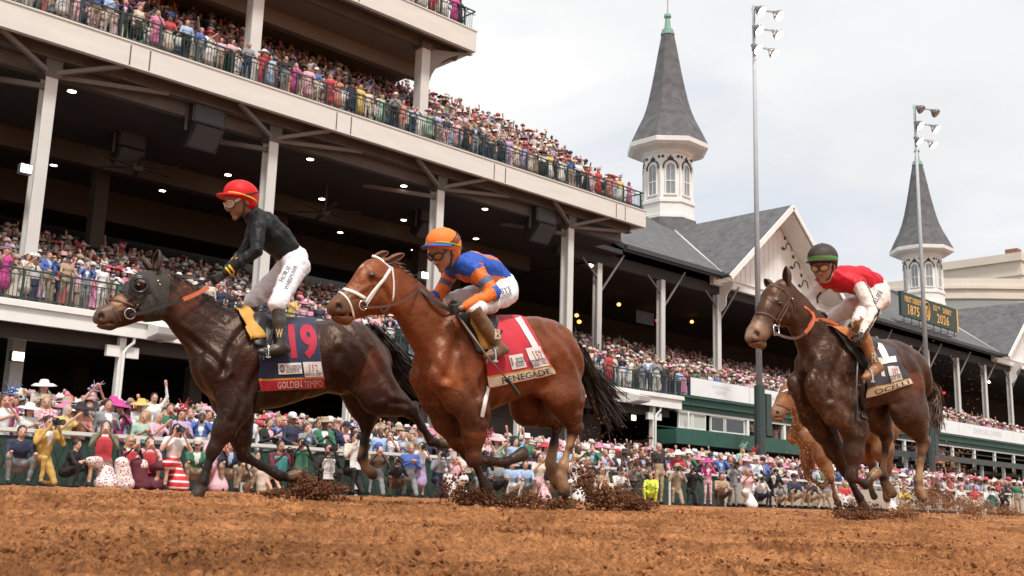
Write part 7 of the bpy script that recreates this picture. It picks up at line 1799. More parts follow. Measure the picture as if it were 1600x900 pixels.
def row(name, group, pts, arms_pool, yaw0=0.0):
    key = id(arms_pool)
    if key not in KITS: KITS[key] = [(i % 2 == 0, i % 7 == 3, arms_pool[(i*5) % len(arms_pool)], 1 if i % 2 == 0 and i % 8 else 0, i % 2 == 1 and i % 3 != 0) for i in range(22)]
    for i, (x, y, z) in enumerate(pts):
        f, g, a, sk, jk = PR.choice(KITS[key])
        top = PR.choice(TOPS_F if f else TOPS_M); bot = top if (f and PR.random() < .75) else PR.choice(['navy', 'khaki', 'grey', 'white', 'black', 'cream'] if not f else ['white', 'black', 'pink floral', 'cream', 'blue floral'])
        ht = PR.choice(HATSF if f else HATS) if PR.random() < (.5 if f else .42) else None
        gar = 'dress' if (f and bot == top and sk) else ('jacket' if jk else 'top')
        lb = '%s in %s %s%s, %s from left %s' % ('woman' if f else 'man', top, gar, ((' and %s %s' % (ht[1].replace('light ', ''), HATN[ht[0]])) if i % 10 or i < 20 or 1 else '') if ht else '', ordw(i+1), name)
        a2 = a
        person((x, y, z), 0.2-0.8*math.atan2(x, y)+PR.uniform(-.45, .45), lb, group, 'stand', a2, f, sk, g, jk, top, bot, PR.choice(['white', 'light blue', 'pale pink']), 'black', PR.choices([0, 1, 2, 3, 4], [5, 4, 2, 1, 1])[0], PR.choices([0, 1, 2, 3, 4], [3, 4, 3, 2, 1])[0], ht[0] if ht else None, ht[1] if ht else None, PR.uniform(.93, 1.06)*(0.96 if f else 1.0))
A_REST = ['down', 'clap', 'rail', 'rail', ('down', 'clap'), 'mouth', 'phone', ('rail', 'down')]
A_CHEER = ['clap', ('down', 'up'), 'clap', 'down', 'phone', 'phone', 'mouth', ('wave', 'clap'), 'clap', 'down', ('clap', 'mouth'), 'phone', 'down', 'clap', 'rail', 'rail', ('down', 'clap'), ('rail', 'mouth'), ('down', 'phoneup')]
def jit(x0, x1, st, y, z): 
    o = []; x = x0
    while x < x1: o.append((x+PR.uniform(-.12, .12), y+PR.uniform(-.10, .10), z)); x += st*PR.uniform(.85, 1.2)
    return o
gz = lambda y: float(ground_z(y))
row('in front row at rail', 'spectators standing behind the white rail', jit(6.6, 48, .52, 21.5, -0.03), A_CHEER, 0.25)
row('in second row at rail', 'spectators standing behind the white rail', jit(7.0, 29, .52, 22.05, 0.02), A_CHEER, 0.25)
row('on terrace front', 'spectators along the terrace railing', jit(10.6, 44, .60, 34.5, 5.63), A_REST, 0.3)
row('at upper railing', 'spectators along the upper deck railing', jit(9.8, 44.3, .56, 36.5, 16.03), A_REST, 0.3)
row('on topmost deck', 'spectators on the topmost deck', jit(26.5, 31.4, .62, 36.5, 22.27), A_REST, 0.3)

# ---- the photographers and guests sitting and crouching in front of the rail
CAMB = mat('camera_body', (0.018, 0.018, 0.02), 0.45)
def held_camera(o, J, label, video=False, phone=False):
    h = (J['wL']+J['wR'])/2; M = o.matrix_basis if False else (Matrix.Translation(o.location) @ Matrix.Rotation(o.rotation_euler[2], 4, 'Z') @ Matrix.Scale(o.scale[0], 4))
    p = M @ Vector(h+np.array([0, -.03, .03])); t = empty('phone' if phone else 'camera', p); t.rotation_euler = (0, 0, o.rotation_euler[2]); tag(t, label, 'phone' if phone else 'camera')
    if phone: MB().box(-.038, .038, -.006, .006, -.02, .13).build('case', mat('pale_phone_case', (0.6, 0.55, 0.56), 0.4), t); MB().box(-.034, .034, .0062, .008, -.015, .125).build('screen', BLACK, t); return
    k = 1.5 if video else 1.0
    MB().box(-.075*k, .075*k, -.035, .035*k, -.05, .05*k).build('body', CAMB, t); MB().box(-.03, .03, -.03, .03, .0505*k, .085*k).build('viewfinder', CAMB, t)
    MB().tube([(0, -.0355, 0), (0, -.10, 0), (0, -.101, 0), (0, -.22, 0)], [.042, .042, .048, .055], 12).build('lens_barrel', CAMB, t, smooth=False); MB().tube([(0, -.2205, 0), (0, -.224, 0)], [.046, .046], 12).build('glass', DARKG, t)
    MB().tube([(.05, 0, .055*k), (.05, 0, .066*k)], .012, 8).build('shutter_dial', CAMB, t)
def bib(o, J, col, txt=None):
    h = J['ch']; b = MB(); zt = h[2]+.14; w = .15
    prof = [(-.185, -.30), (-.165, -.15), (-.17, 0), (-.165, .10), (-.10, .16)]
    vs = []; 
    for yy, zz in prof:
        for k in range(5): x = -w+2*w*k/4; vs.append((x, h[1]+yy*1.0-0.0+abs(x)*.35, h[2]+zz))
    b.add(vs, [(i*5+j, i*5+j+1, (i+1)*5+j+1, (i+1)*5+j) for i in range(4) for j in range(4)]); bb = b.build('bib', CLO[col], o)
    md = bb.modifiers.new('thick', 'SOLIDIFY'); md.thickness = .012
    if txt: lettering('lettering', txt, (0, h[1]-.196, h[2]-.1), (1, 0, 0), (0, 0, 1), .12, BLKP, bb)
G1 = 'photographers and guests in front of the rail'
def hero(px, Y, yaw, label, **k):
    cam_ = k.pop('cam', None); bb = k.pop('bib', None); txt = k.pop('txt', None); p = atY(px, 760, Y); gz_ = float(ground_z(Y)); x = p[0]
    k['scale'] = k.get('scale', 1.0)*0.95
    o, J = person((x, Y, gz_), yaw*0.8+0.1-0.85*math.atan2(x, Y), label, G1, **k)
    if bb: bib(o, J, bb, txt)
    if cam_: held_camera(o, J, cam_[0], video='video' in cam_[1:], phone='phone' in cam_[1:])
    return o
hero(62, 20.3, 0.5, 'man in bright yellow suit kneeling with a camera, leftmost in front of the rail', kind='kneel', arms='cam', top='mustard', bottom='mustard', inner='white', shoes='brown', jacket=True, hair=0, cam=('black camera raised by the man in the yellow suit',), scale=1.06)
hero(106, 20.2, 1.2, 'crouching photographer dressed in black, right of the yellow suit', kind='crouch', arms='knee', top='black', bottom='black', hair=0, scale=.86)
hero(156, 20.3, -.2, 'woman in red vest over olive sleeves and floral skirt, holding a phone', kind='kneel', arms='phone', female=True, skirt=1, top='olive', bottom='red floral', jacket=True, hair=1, bib='red', cam=('pale phone held by the woman with olive sleeves', 'phone'), scale=1.05)
hero(193, 20.35, .3, 'blonde woman in sunglasses and red vest over black, crouching with a phone', kind='crouch', arms='phone', female=True, skirt=1, glasses=True, top='black', bottom='red floral', hair=2, bib='red', jacket=True, cam=('phone held by the blonde woman in sunglasses', 'phone'))
hero(227, 20.3, -.1, 'woman in dusty pink dress and red vest sitting low with a phone', kind='crouch', arms='phone', female=True, skirt=1, top='pale pink', bottom='maroon', hair=1, bib='red', cam=('phone held by the woman in dusty pink', 'phone'))
hero(267, 20.2, .1, 'woman photographer in white top and red and white striped skirt', kind='kneel', arms='cam', female=True, skirt=1, top='white', bottom='red striped', hair=0, cam=('black camera raised by the woman in the striped skirt',), scale=1.08)
hero(302, 20.35, 0, 'man in cap, sunglasses and dark green jacket sitting by the rail', kind='crouch', arms='knee', top='green', bottom='khaki', glasses=True, hat='cap', hatcol='cream', jacket=True)
hero(352, 20.4, .2, 'man in navy jacket and khaki trousers sitting behind the leading horse foreleg', kind='crouch', arms='knee', top='navy', bottom='khaki', inner='light blue', jacket=True, hair=1, scale=1.05)
hero(398, 20.3, .9, 'woman in cream lace dress sitting with her legs stretched out', kind='sit', arms='knee', female=True, skirt=1, top='cream', bottom='cream', hair=0)
hero(430, 20.35, .4, 'bearded photographer in teal vest over maroon sleeves', kind='crouch', arms='phone', top='maroon', bottom='black', hair=0, skin=2, bib='teal', cam=('camera held at the chest by the man in the teal vest',), scale=1.1)
hero(466, 20.35, .1, 'photographer in green vest over black sleeves, kneeling', kind='kneel', arms='cam', top='black', bottom='black', bib='green', cam=('camera raised by the photographer in green vest',))
hero(507, 20.35, .2, 'crouching photographer in white vest over black sleeves', kind='crouch', arms='cam', top='black', bottom='black', bib='white', txt='PHOTO', cam=('large camera raised by the crouching man in white vest',), scale=1.1)
hero(548, 20.4, .5, 'tall cameraman in white vest and cream shirt with a video camera', kind='kneel', arms='cam', top='cream', bottom='black', bib='white', txt='DT', cam=('bulky video camera on the tall cameraman in white vest', 'video'), scale=1.2)
hero(588, 20.4, -.1, 'person in blue cap and brown top filming on a phone', kind='kneel', arms='phone', top='brown', bottom='grey', hat='cap', hatcol='blue', cam=('phone held by the person in the blue cap', 'phone'))
hero(616, 20.2, .1, 'man in black jacket sitting on the dirt beside the rail', kind='crouch', arms='cam', top='black', bottom='brown', cam=('small camera held by the man in the black jacket',), scale=.92)
hero(656, 20.4, .2, 'woman in white top and lilac skirt standing with a camera', kind='stand', arms='cam', female=True, skirt=1, top='white', bottom='lilac', hair=2, cam=('camera raised by the woman in the lilac skirt',), scale=.80)
hero(684, 20.3, .3, 'kneeling photographer in grey shirt and blue jeans', kind='kneel', arms='cam', top='grey', bottom='navy', cam=('camera raised by the photographer in blue jeans',), scale=.95)
hero(727, 20.4, 0, 'man in cream jacket and dark waistcoat kneeling behind the bay horse', kind='kneel', arms='clap', top='cream', bottom='black', hair=0, skin=2)
hero(797, 20.35, .2, 'man in pale blue shirt sitting left of his neighbour in blue', kind='crouch', arms='knee', top='light blue', bottom='white', hair=1)
hero(818, 20.3, .1, 'bearded man in light blue shirt sitting beyond the bay horse hooves', kind='crouch', arms='knee', top='light blue', bottom='grey', hair=0, skin=1, scale=1.02)
hero(897, 20.35, 0, 'woman in sunglasses and spotted dress right of the bay horse hind legs', kind='kneel', arms='mouth', female=True, skirt=1, glasses=True, top='spotted white', bottom='spotted white', hair=2, scale=1.1)
hero(938, 20.35, .2, 'woman in tan dress kneeling among flying dirt', kind='crouch', arms='clap', female=True, skirt=1, top='tan', bottom='cream', hair=1)
hero(966, 20.3, .3, 'photographer in spotted white shirt and dark cap', kind='crouch', arms='phone', top='spotted white', bottom='grey', hat='cap', hatcol='black')
hero(1018, 20.1, -.5, 'person crouching in a neon yellow safety jacket', kind='crouch', arms='knee', top='neon yellow', bottom='neon yellow', hair=3, skin=0, scale=.92)
hero(1029, 20.6, .6, 'grey haired man in black jacket standing bowed by the neon yellow jacket', kind='stand', arms='down', top='black', bottom='tan', hair=3, skin=1, scale=1.14)
hero(1057, 20.2, 0, 'photographer all in khaki tan kneeling with a camera', kind='kneel', arms='cam', top='khaki', bottom='khaki', hat='cap', hatcol='tan', cam=('camera raised by the photographer in tan',), scale=1.0)
hero(1081, 20.4, 0, 'person in black suit with camera between the tan and magenta figures', kind='kneel', arms='cam', top='black', bottom='black', hair=0, cam=('camera raised by the person in the black suit',), scale=1.03)
hero(1106, 20.3, -.1, 'woman in magenta coat and wide magenta hat standing before the rail', kind='stand', arms='phone', female=True, skirt=0, top='magenta', bottom='pink floral', jacket=True, hair=4, hat='wide', hatcol='magenta', scale=.90)
hero(1146, 20.4, .1, 'photographer in grey shirt and pale jeans right of the magenta hat', kind='stand', arms='cam', top='grey', bottom='grey', hair=0, cam=('camera raised by the photographer right of the magenta hat',), scale=.86)
hero(1207, 20.4, .1, 'standing photographer in black with lanyard below the brown horse head', kind='kneel', arms='cam', top='black', bottom='black', jacket=True, hair=0, cam=('camera raised under the dark brown horse head',), scale=1.15)
hero(1217, 20.0, 0, 'dark jacketed man sitting low with pale trousers, left of two more', kind='crouch', arms='phone', top='grey', bottom='khaki', skin=3, hair=0, scale=.85)
hero(1238, 20.3, .4, 'man in navy jacket and blue cap sitting in khaki trousers', kind='crouch', arms='knee', top='navy', bottom='khaki', hat='cap', hatcol='navy', scale=1.15)
hero(1264, 20.3, .4, 'grey haired man in dark padded jacket and khaki trousers', kind='crouch', arms='knee', top='black', bottom='khaki', hair=3, scale=1.08)
hero(1412, 20.3, 0, 'person in yellow vest crouching between the dark brown horse hind legs', kind='crouch', arms='knee', top='yellow', bottom='cream', hair=1)
hero(1500, 20.4, .1, 'man in spotted shirt sitting right of the dark brown horse', kind='kneel', arms='clap', top='spotted white', bottom='grey', hair=1)
hero(1544, 20.4, .3, 'photographer in green and white vest crouching near the right edge', kind='crouch', arms='cam', top='white', bottom='grey', skin=3, hair=0, bib='green', cam=('camera raised by the photographer near the right edge',), scale=1.25)
hero(1562, 20.5, 0, 'black clad photographer crouching near the right edge', kind='crouch', arms='cam', top='black', bottom='black', cam=('camera raised by the black clad photographer at far right',), scale=1.1)
hero(1589, 20.4, -.2, 'man in green shirt and khaki trousers standing at the right edge', kind='stand', arms='down', top='green', bottom='khaki', hair=1, scale=.98)


EX = [(638, 'kneel', 'clap', 0, 'blue', 'grey', None, 'man in blue shirt kneeling between the black jacket and lilac skirt'),
 (706, 'crouch', 'phone', 1, 'pale pink', 'white', None, 'woman in pale pink crouching right of the kneeling man in blue jeans'),
 (750, 'kneel', 'cam', 0, 'black', 'grey', 'cap', 'photographer in black with cream cap behind the bay horse foreleg'),
 (773, 'crouch', 'knee', 0, 'grey', 'black', None, 'man in grey sitting left of the two blue shirted men'),
 (842, 'kneel', 'phone', 1, 'cream', 'pink floral', None, 'woman in cream top and pink floral skirt under the bay horse belly'),
 (862, 'crouch', 'cam', 0, 'navy', 'khaki', None, 'photographer in navy crouching beside the bay horse hind hooves'),
 (917, 'kneel', 'clap', 1, 'black', 'black', None, 'woman in black dress kneeling beside the spotted dress'),
 (988, 'kneel', 'cam', 0, 'grey', 'black', None, 'photographer in grey kneeling left of the neon yellow jacket'),
 (1126, 'crouch', 'knee', 0, 'tan', 'brown', None, 'man in tan sitting low right of the magenta coat'),
 (1167, 'kneel', 'phone', 1, 'pale pink', 'white', None, 'woman in pale pink left of the black clad photographer under the brown horse'),
 (1186, 'crouch', 'cam', 0, 'white', 'navy', 'cap', 'photographer in white shirt and cap beside the rail boards'),
 (1290, 'kneel', 'clap', 0, 'light blue', 'khaki', None, 'man in light blue shirt behind the chestnut horse forelegs'),
 (1318, 'crouch', 'knee', 1, 'red', 'white', None, 'woman in red top crouching behind the dark brown horse forelegs'),
 (1388, 'kneel', 'phone', 1, 'pink', 'white', None, 'woman in pink kneeling between the dark brown horse legs'),
 (1458, 'kneel', 'cam', 0, 'black', 'grey', None, 'photographer in black right of the dark brown horse hind hoof'),
 (1478, 'crouch', 'knee', 0, 'navy', 'khaki', 'cap', 'man in navy and pale cap sitting beyond the flying dirt'),
 (1522, 'kneel', 'clap', 1, 'red', 'cream', None, 'woman in red jacket kneeling left of the green and white vest'),
 (22, 'crouch', 'knee', 0, 'navy', 'grey', None, 'man in navy sitting at the far left beside the yellow suit'),
 (330, 'kneel', 'phone', 1, 'pale pink', 'pale pink', None, 'woman in pale pink kneeling behind the leading horse foreleg'),
 (376, 'crouch', 'clap', 0, 'olive', 'khaki', None, 'man in olive jacket crouching left of the cream lace dress')]
for q in EX:
    hero(q[0], 20.42, .1, q[7], kind=q[1], arms=q[2], female=bool(q[3]), skirt=q[3], top=q[4], bottom=q[5], hat=q[6], hatcol='cream' if q[6] else None, hair=PR.choice([0, 1, 2, 3]), skin=PR.choice([0, 0, 1, 2]), cam=(('camera raised by the '+' '.join(q[7].split()[:8]),) if q[2] == 'cam' else None), scale=1.05)

# ---- notable guests behind the rail
GN = 'spectators standing behind the white rail'
def guest(px, py_top, Y, label, **k):
    """Standing person whose hat or head top shows at px, py_top."""
    p = atY(px, py_top, Y); k['scale'] = k.get('scale', 1.0)*0.95; H_ = 1.80*k['scale']; o, J = person((p[0], Y, p[2]-H_), k.pop('yaw', .15-0.8*math.atan2(p[0], Y)), label, GN, **k); return o
guest(70, 592, 23.0, 'woman in cream suit with a huge round white hat, far left', female=True, skirt=0, top='cream', bottom='cream', arms='clap', hat='wide', hatcol='white', hair=1, scale=1.0)
guest(178, 618, 22.6, 'woman in grey jacket with magenta hat, behind the woman in magenta', female=True, top='grey', bottom='grey', arms='clap', hat='wide', hatcol='magenta', hair=1)
guest(188, 624, 21.9, 'woman in magenta jacket and ruffled magenta hat at the rail', female=True, top='magenta', bottom='magenta', jacket=True, arms=('down', 'mouth'), hat='wide', hatcol='magenta', hair=0)
guest(146, 605, 22.8, 'woman with a spiky lilac and pink feathered fascinator', female=True, top='grey', bottom='grey', arms='phoneup', hat='fascinator', hatcol='lilac', hair=2)
guest(134, 637, 21.8, 'man in grey blue fedora and dark jacket with pink shirt', top='navy', inner='pale pink', bottom='navy', jacket=True, arms=('mouth', 'down'), hat='fedora', hatcol='light blue', hair=3)
guest(222, 622, 22.5, 'woman with bright yellow hair and white blue jacket', female=True, top='white', bottom='white', arms='clap', hat='wide', hatcol='yellow', hair=2)
guest(242, 610, 22.3, 'man in white jacket punching his fist in the air', top='white', bottom='white', jacket=True, arms=('down', 'up'), hair=0)
guest(284, 642, 21.7, 'man in straw boater, red bow tie and braces', top='white', inner='red', jacket=True, bottom='grey', arms='down', hat='boater', hatcol='cream', hair=1)
guest(1160, 696, 22.2, 'guest in a bright mint green feathered headpiece', female=True, top='mint', bottom='mint', arms='clap', hat='fascinator', hatcol='mint', hair=2)
guest(1177, 702, 22.6, 'guest with red headpiece right of the mint green one', female=True, top='pale pink', bottom='pink', arms='clap', hat='fascinator', hatcol='red', hair=2)

# ---- everyone else: rows too deep to count, one object per stand
def low_person(kind, rs):
    """A small figure in a few dozen faces; region: 0 skin 1 hair 2 top 3 bottom 4 hat 5 dark"""
    V = []; F = []; G = []
    def ringtube(P, R_, n, reg, flat=1.0, cap=True):
        b = len(V); k = len(P)
        for i, (p, r) in enumerate(zip(P, R_)):
            d = np.array(P[min(i+1, k-1)], float)-np.array(P[max(i-1, 0)], float); d /= np.linalg.norm(d)+1e-9; u = np.cross(d, (0, 1, 0.01)); u /= np.linalg.norm(u)+1e-9; v = np.cross(d, u)
            for j in range(n): a = 2*math.pi*(j+.5)/n; V.append(np.array(p, float)+u*math.cos(a)*r*flat+v*math.sin(a)*r)
        for i in range(k-1):
            for j in range(n): F.append((b+i*n+j, b+i*n+(j+1) % n, b+(i+1)*n+(j+1) % n, b+(i+1)*n+j)); G.append(reg if not hasattr(reg, '__len__') else reg[i])
        if cap and n == 4: F.append((b+(k-1)*n, b+(k-1)*n+1, b+(k-1)*n+2, b+(k-1)*n+3)); G.append(reg if not hasattr(reg, '__len__') else reg[-1])
    J = pose('stand', kind['arms'])
    ringtube([(0, 0, .80), (0, 0, 1.02), (0, 0, 1.2), (0, 0, 1.38), (0, 0, 1.46)], [.12, .115, .12, .12, .06], 6, [3, 2, 2, 2], 1.45, False)
    if kind['skirt']: ringtube([(0, 0, .35), (0, 0, .9)], [.2, .13], 5, 3, 1.3, False)
    else:
        ringtube([(0, 0, .05), (0, 0, .85)], [.08, .1], 4, 3, 1.5, False)
    h = J['hd']; hs = [(-.11, .045), (-.05, .075), (.0, .088), (.06, .085), (.12, .03)]
    ringtube([tuple(h+[0, 0, z]) for z, r in hs], [r for z, r in hs], 8, [0, 0, 0, 1], 0.88, False)
    nb = len(F)-32
    # face faces look towards -Y: keep them skin, back faces hair, eyes dark
    for i in range(4):
        for j in range(8):
            fi = nb+i*8+j; c = np.mean([V[q] for q in F[fi]], axis=0)-h
            if c[1] > .02 and i >= 1: G[fi] = 1
            elif i >= 2 and c[1] > -.03: G[fi] = 1
            elif i == 3: G[fi] = 0
            if i == 2 and c[1] < -.04 and kind['gl']: G[fi] = 5
    if kind['fem']: ringtube([tuple(h+[0, .05, .03]), tuple(h+[0, .06, -.16])], [.085, .07], 4, 1, 1.2, False)
    for k in ('L', 'R'):
        ringtube([tuple(J['s'+k]), tuple(J['e'+k]), tuple(J['w'+k])], [.055, .045, .033], 4, [2, 2 if not kind['fem'] else 0], 1, False)
        d = J['w'+k]-J['e'+k]; d /= np.linalg.norm(d); ringtube([tuple(J['w'+k]), tuple(J['w'+k]+d*.05), tuple(J['w'+k]+d*.12)], [.034, .048, .036], 4, 0, 1, True)
    if kind['hat']:
        pf = {'fedora': [(.17, 0), (.10, .0), (.085, .10), (.0001, .10)], 'cap': [(.10, -.02), (.085, .07), (.0001, .09)], 'wide': [(.27, -.03), (.11, .01), (.08, .10), (.0001, .11)], 'fascinator': [(.12, .03), (.15, .09), (.06, .2), (.0001, .16)]}[kind['hat']]
        m = MB().lathe((0, 0, 0), pf, 8); rq = random.Random(len(V)); b = len(V); jt = .03 if kind['hat'] == 'fascinator' else 0; V.extend([np.array(v)+h+np.array([rq.uniform(-jt, jt), .01+rq.uniform(-jt, jt), .07+rq.uniform(-jt, jt)]) for v in m.v])
        for vs in m.f:
            if len(vs) > 4: continue
            F.append(tuple(b+v for v in vs)); G.append(4)
    return np.array(V), F, np.array(G)
LOWS = []
for i in range(40):
    fem = i % 2; kd = dict(arms=PR.choice(A_CHEER+A_REST), skirt=fem and PR.random() < .8, fem=fem, gl=PR.random() < .35, hat=(PR.choice(['wide', 'fascinator', 'fascinator', 'wide', None, None]) if fem else PR.choice(['fedora', 'fedora', 'cap', None, None, None])))
    V, F, G = low_person(kd, None); q = np.array([f for f in F if len(f) == 4]); gq = np.array([g for f, g in zip(F, G) if len(f) == 4]); t3 = [f for f in F if len(f) == 3]; gt = [g for f, g in zip(F, G) if len(f) == 3]
    LOWS.append((V, q, gq, np.array(t3).reshape(-1, 3).astype(int), np.array(gt, int), fem))
def colr(name): 
    b = CLO[name].node_tree.nodes['Principled BSDF'].inputs['Base Color'].default_value; return np.array(b[:3])
PAL = {k: np.array(v) for k, v in dict(white=(0.62, 0.60, 0.58), cream=(0.55, 0.47, 0.38), navy=(.022, .028, .07), black=(.018, .018, .02), lb=(.30, .42, .62), pp=(.62, .36, .40), pink=(.66, .17, .34), mag=(.55, .02, .26), red=(.48, .02, .035), grey=(.20, .21, .23), tan=(.36, .26, .17), lil=(.38, .28, .5), pur=(.14, .04, .26), grn=(.04, .2, .1), mint=(.3, .52, .4), yel=(.62, .44, .05), org=(.6, .18, .05), teal=(.04, .26, .27), mar=(.13, .015, .035), brn=(.10, .06, .04), blue=(.05, .12, .4)).items()}
PF = ['white', 'white', 'white', 'cream', 'cream', 'pp', 'pp', 'pink', 'red', 'red', 'lb', 'lb', 'lil', 'black', 'black', 'org', 'grn', 'pp', 'cream', 'navy', 'brn', 'mar', 'white', 'tan']; PM = ['navy', 'navy', 'grey', 'tan', 'lb', 'white', 'white', 'lb', 'cream', 'black', 'lb', 'white', 'cream', 'blue', 'grey', 'mar', 'brn', 'tan', 'pp']
CROWDM = mat('crowd_clothing', (0.5, 0.5, 0.5), 0.8, attr='Col', var=0.12, vscale=14)
def crowd(name, pts, seed, detail=True):
    r = np.random.default_rng(seed); VV = []; QQ = []; TT = []; CQ = []; CT = []; b = 0
    for (x, y, z) in pts:
        V, q, gq, t3, gt, fem = LOWS[r.integers(0, 40)]; a = 0.2-0.8*math.atan2(x, y)+r.normal(0, .35); s_ = r.uniform(.92, 1.06); ca, sa = math.cos(a), math.sin(a)
        W = V*s_; W = np.column_stack([W[:, 0]*ca-W[:, 1]*sa+x, W[:, 0]*sa+W[:, 1]*ca+y, W[:, 2]+z]); VV.append(W); QQ.append(q+b); TT.append(t3+b); b += len(V)
        P = PF if fem else PM; top = PAL[P[r.integers(0, len(P))]]; bot = top if (fem and r.random() < .7) else PAL[PM[r.integers(0, 4)]]; sk = [(.52, .29, .21), (.50, .25, .18), (.38, .21, .14), (.16, .08, .05)][r.choice(4, p=[.4, .35, .15, .1])]
        hr = [(.03, .02, .015), (.09, .05, .03), (.34, .22, .1), (.3, .28, .27)][r.integers(0, 4)]; ht = PAL[(['white', 'cream', 'pp', 'white', 'red', 'black', 'pink', 'tan'] if fem else ['cream', 'white', 'tan', 'navy'])[r.integers(0, 8 if fem else 4)]]
        p = np.array([sk, hr, top, bot, ht, (.02, .02, .02)])*r.uniform(.85, 1.2); p[2:5] = p[2:5]*0.82+p[2:5].mean(1, keepdims=True)*0.18+0.012; CQ.append(p[gq]); CT.append(p[gt] if len(gt) else np.zeros((0, 3)))
    V = np.vstack(VV); Q = np.vstack(QQ); T = np.vstack(TT); C = np.vstack(CQ+CT)
    o = link(name, mesh_np(name, V, Q, T, smooth=True, fcol=C), None, CROWDM); tag(o, kind='stuff'); return o
def field(x0, x1, y0, y1, dx, dy, zf, seed, keep=0.93, slope_x=0.0):
    r = np.random.default_rng(seed); P = []; y = y0
    while y < y1:
        x = x0+slope_x*(y-y0)+r.uniform(0, dx)
        while x < x1+(y-y0)*1.3:
            if r.random() < keep: P.append((x+r.normal(0, .07), y+r.normal(0, .06), zf(y)))
            x += dx*r.uniform(.88, 1.2)
        y += dy
    return P
P_ = field(6.6, 62, 22.7, 39, .52, .62, lambda y: gz(y) if y < 34 else 1.0, 1, slope_x=.36)
P_ += field(29.2, 58, 22.05, 22.2, .56, .6, gz, 2)+field(48, 60, 21.55, 21.6, .56, .6, lambda y: -.03, 3)
P_ = [p for p in P_ if not (p[1] > 37.2 and 32 < p[0] < 44.5) and all(abs(p[0]-q[0]) > .45 or abs(p[1]-q[1]) > .45 for q in ((48.25, 31), (68.3, 31)))]
crowd('crowd', P_, 10)
tz = lambda y: 5.62+0.25*max(0, int((y-34.5)/0.8)-1)
P_ = [p for k in range(1, 17) for p in field(9+.8*k*.35, 43.3, 34.9+.8*k, 34.95+.8*k, .48, .8, lambda y: tz(34.9+.8*k), 30+k)]
P_ = [p for p in P_ if p[0] < 43.3]
crowd('crowd', P_, 11)
P_ = [p for k in range(0, 20) for p in field(45.9+(0 if k else .2), 100, 34.9+.8*k, 34.95+.8*k, .50, .8, lambda y: tz(34.9+.8*k), 60+k, slope_x=0)]
P_ += [p for k in range(1, 20) for p in field(43.9, 45.9, 34.9+.8*k, 34.95+.8*k, .50, .8, lambda y: tz(34.9+.8*k), 160+k) if p[0] < 45.9]
crowd('crowd', P_, 12)
P_ = [p for k in range(1, 9) for p in field(9.3, 44.0, 36.65+.75*k, 36.7+.75*k, .46, .8, lambda y: 16.02+.58*max(0, k-1), 90+k) if p[0] < 44.1]
crowd('crowd', P_, 13)
P_ = [(p[0], p[1], 22.25) for k in (1, 2) for p in field(25, 31, 36.5+.7*k, 36.55+.7*k, .55, .8, lambda y: 22.25, 110+k) if p[0] < 31.2]
crowd('crowd', P_, 14)
P_ = field(52.5, 80, 35.0, 36.8, .6, .8, lambda y: 3.25, 120, slope_x=0)
crowd('crowd', P_, 15)
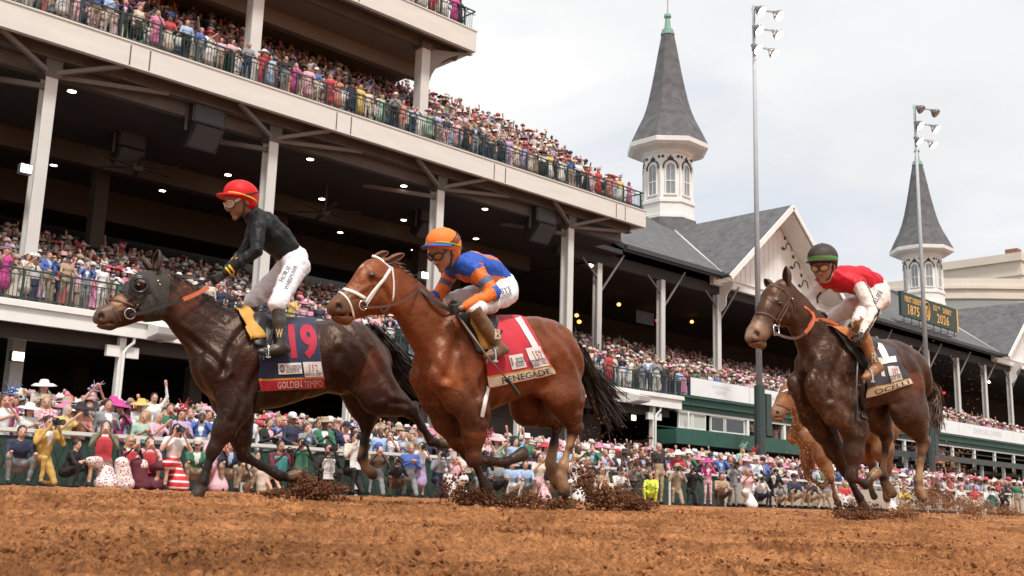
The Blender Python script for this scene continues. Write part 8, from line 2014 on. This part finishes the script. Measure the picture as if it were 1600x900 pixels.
# ------------------------------------------------------------------ dirt thrown up by the hooves
SPR = mat('flying_dirt', (0.17, 0.075, 0.038), 0.95, var=0.35, vscale=8, spec=0.15)
SPRF = mat('flying_dirt_pale', (0.30, 0.145, 0.07), 0.95, var=0.3, vscale=8, spec=0.15)
def spray(ps, blobs, n, seed, m, smin=0.004, smax=0.02):
    r = np.random.default_rng(seed); P = []; S = []
    tot = sum(b[5] for b in blobs)
    for (x, y, lat, rx, ry, wt) in blobs:
        k = int(n*wt/tot); c = ps.p(x, y, lat); s_ = (c@_F)/FPX
        d = r.normal(size=(k, 3)); d *= (r.random((k, 1))**0.75*1.35)/np.linalg.norm(d, axis=1, keepdims=True)
        # clumpy: pull towards a few sub-centres
        sub = r.normal(0, .55, (9, 3)); d = d*0.6+sub[r.integers(0, 9, k)]*0.55
        q = c+np.multiply.outer(d[:, 0]*rx*s_*1.15, ps.a)+np.multiply.outer(d[:, 1]*.16, ps.n)+np.multiply.outer(d[:, 2]*ry*s_, np.array([0, 0, 1.0]))
        q = q[q[:, 2] > ground_z(q[:, 1])-.01]; P.append(q); S.append(smin+(smax-smin)*r.random(len(q))**3.2)
    P = np.vstack(P); S = np.concatenate(S); o = lumps('dirt_spray', P, S, m, seed, low=True); return o
spray(P1, [(495, 768, -.12, 38, 16, 5), (470, 752, -.12, 22, 22, 2), (440, 772, -.12, 45, 10, 1.5), (520, 780, -.12, 40, 8, 2), (255, 775, .1, 30, 4, .6)], 3600, 201, SPR, .005, .026)
spray(P1, [(500, 735, -.1, 45, 40, 2), (480, 700, -.1, 60, 60, 1), (600, 720, 0, 60, 50, 1)], 340, 202, SPRF, .003, .007)
spray(P2, [(735, 780, -.12, 30, 18, 4), (765, 790, -.12, 45, 10, 2), (705, 765, -.12, 16, 30, 1.2), (820, 782, 0, 50, 16, 2)], 3200, 203, SPR, .005, .025)
spray(P2, [(945, 778, .1, 48, 24, 6), (995, 790, .1, 35, 14, 3), (915, 752, .1, 25, 35, 1.3), (870, 790, .1, 40, 12, 2), (1010, 730, .1, 60, 55, .5)], 5200, 204, SPR, .005, .026)
spray(P2, [(950, 735, .1, 50, 45, 2), (930, 690, .1, 90, 80, 1), (1000, 750, .1, 80, 50, 1)], 900, 205, SPRF, .003, .009)
spray(P3, [(1345, 800, .0, 28, 20, 5), (1375, 808, .0, 40, 10, 2), (1320, 806, 0, 14, 10, 1.5)], 4200, 206, SPR, .004, .018)
spray(P3, [(1450, 780, .1, 50, 30, 3), (1520, 792, .1, 45, 22, 2), (1490, 740, .1, 60, 50, .8), (1570, 800, .1, 30, 12, 1), (1405, 800, .1, 30, 12, 2)], 9000, 207, SPRF, .003, .013)
spray(P4, [(1265, 690, .25, 35, 65, 3), (1245, 640, .2, 25, 40, 1), (1280, 760, .2, 40, 35, 2)], 1500, 208, mat('bright_flying_dirt', (0.42, 0.20, 0.10), 0.9, var=0.3, vscale=8), .004, .013)
spray(P3, [(1480, 600, .1, 110, 110, 1), (1200, 680, .3, 60, 70, 1)], 420, 209, SPRF, .003, .007)
spray(P1, [(850, 640, -2.5, 200, 100, 1)], 200, 210, SPRF, .003, .008)
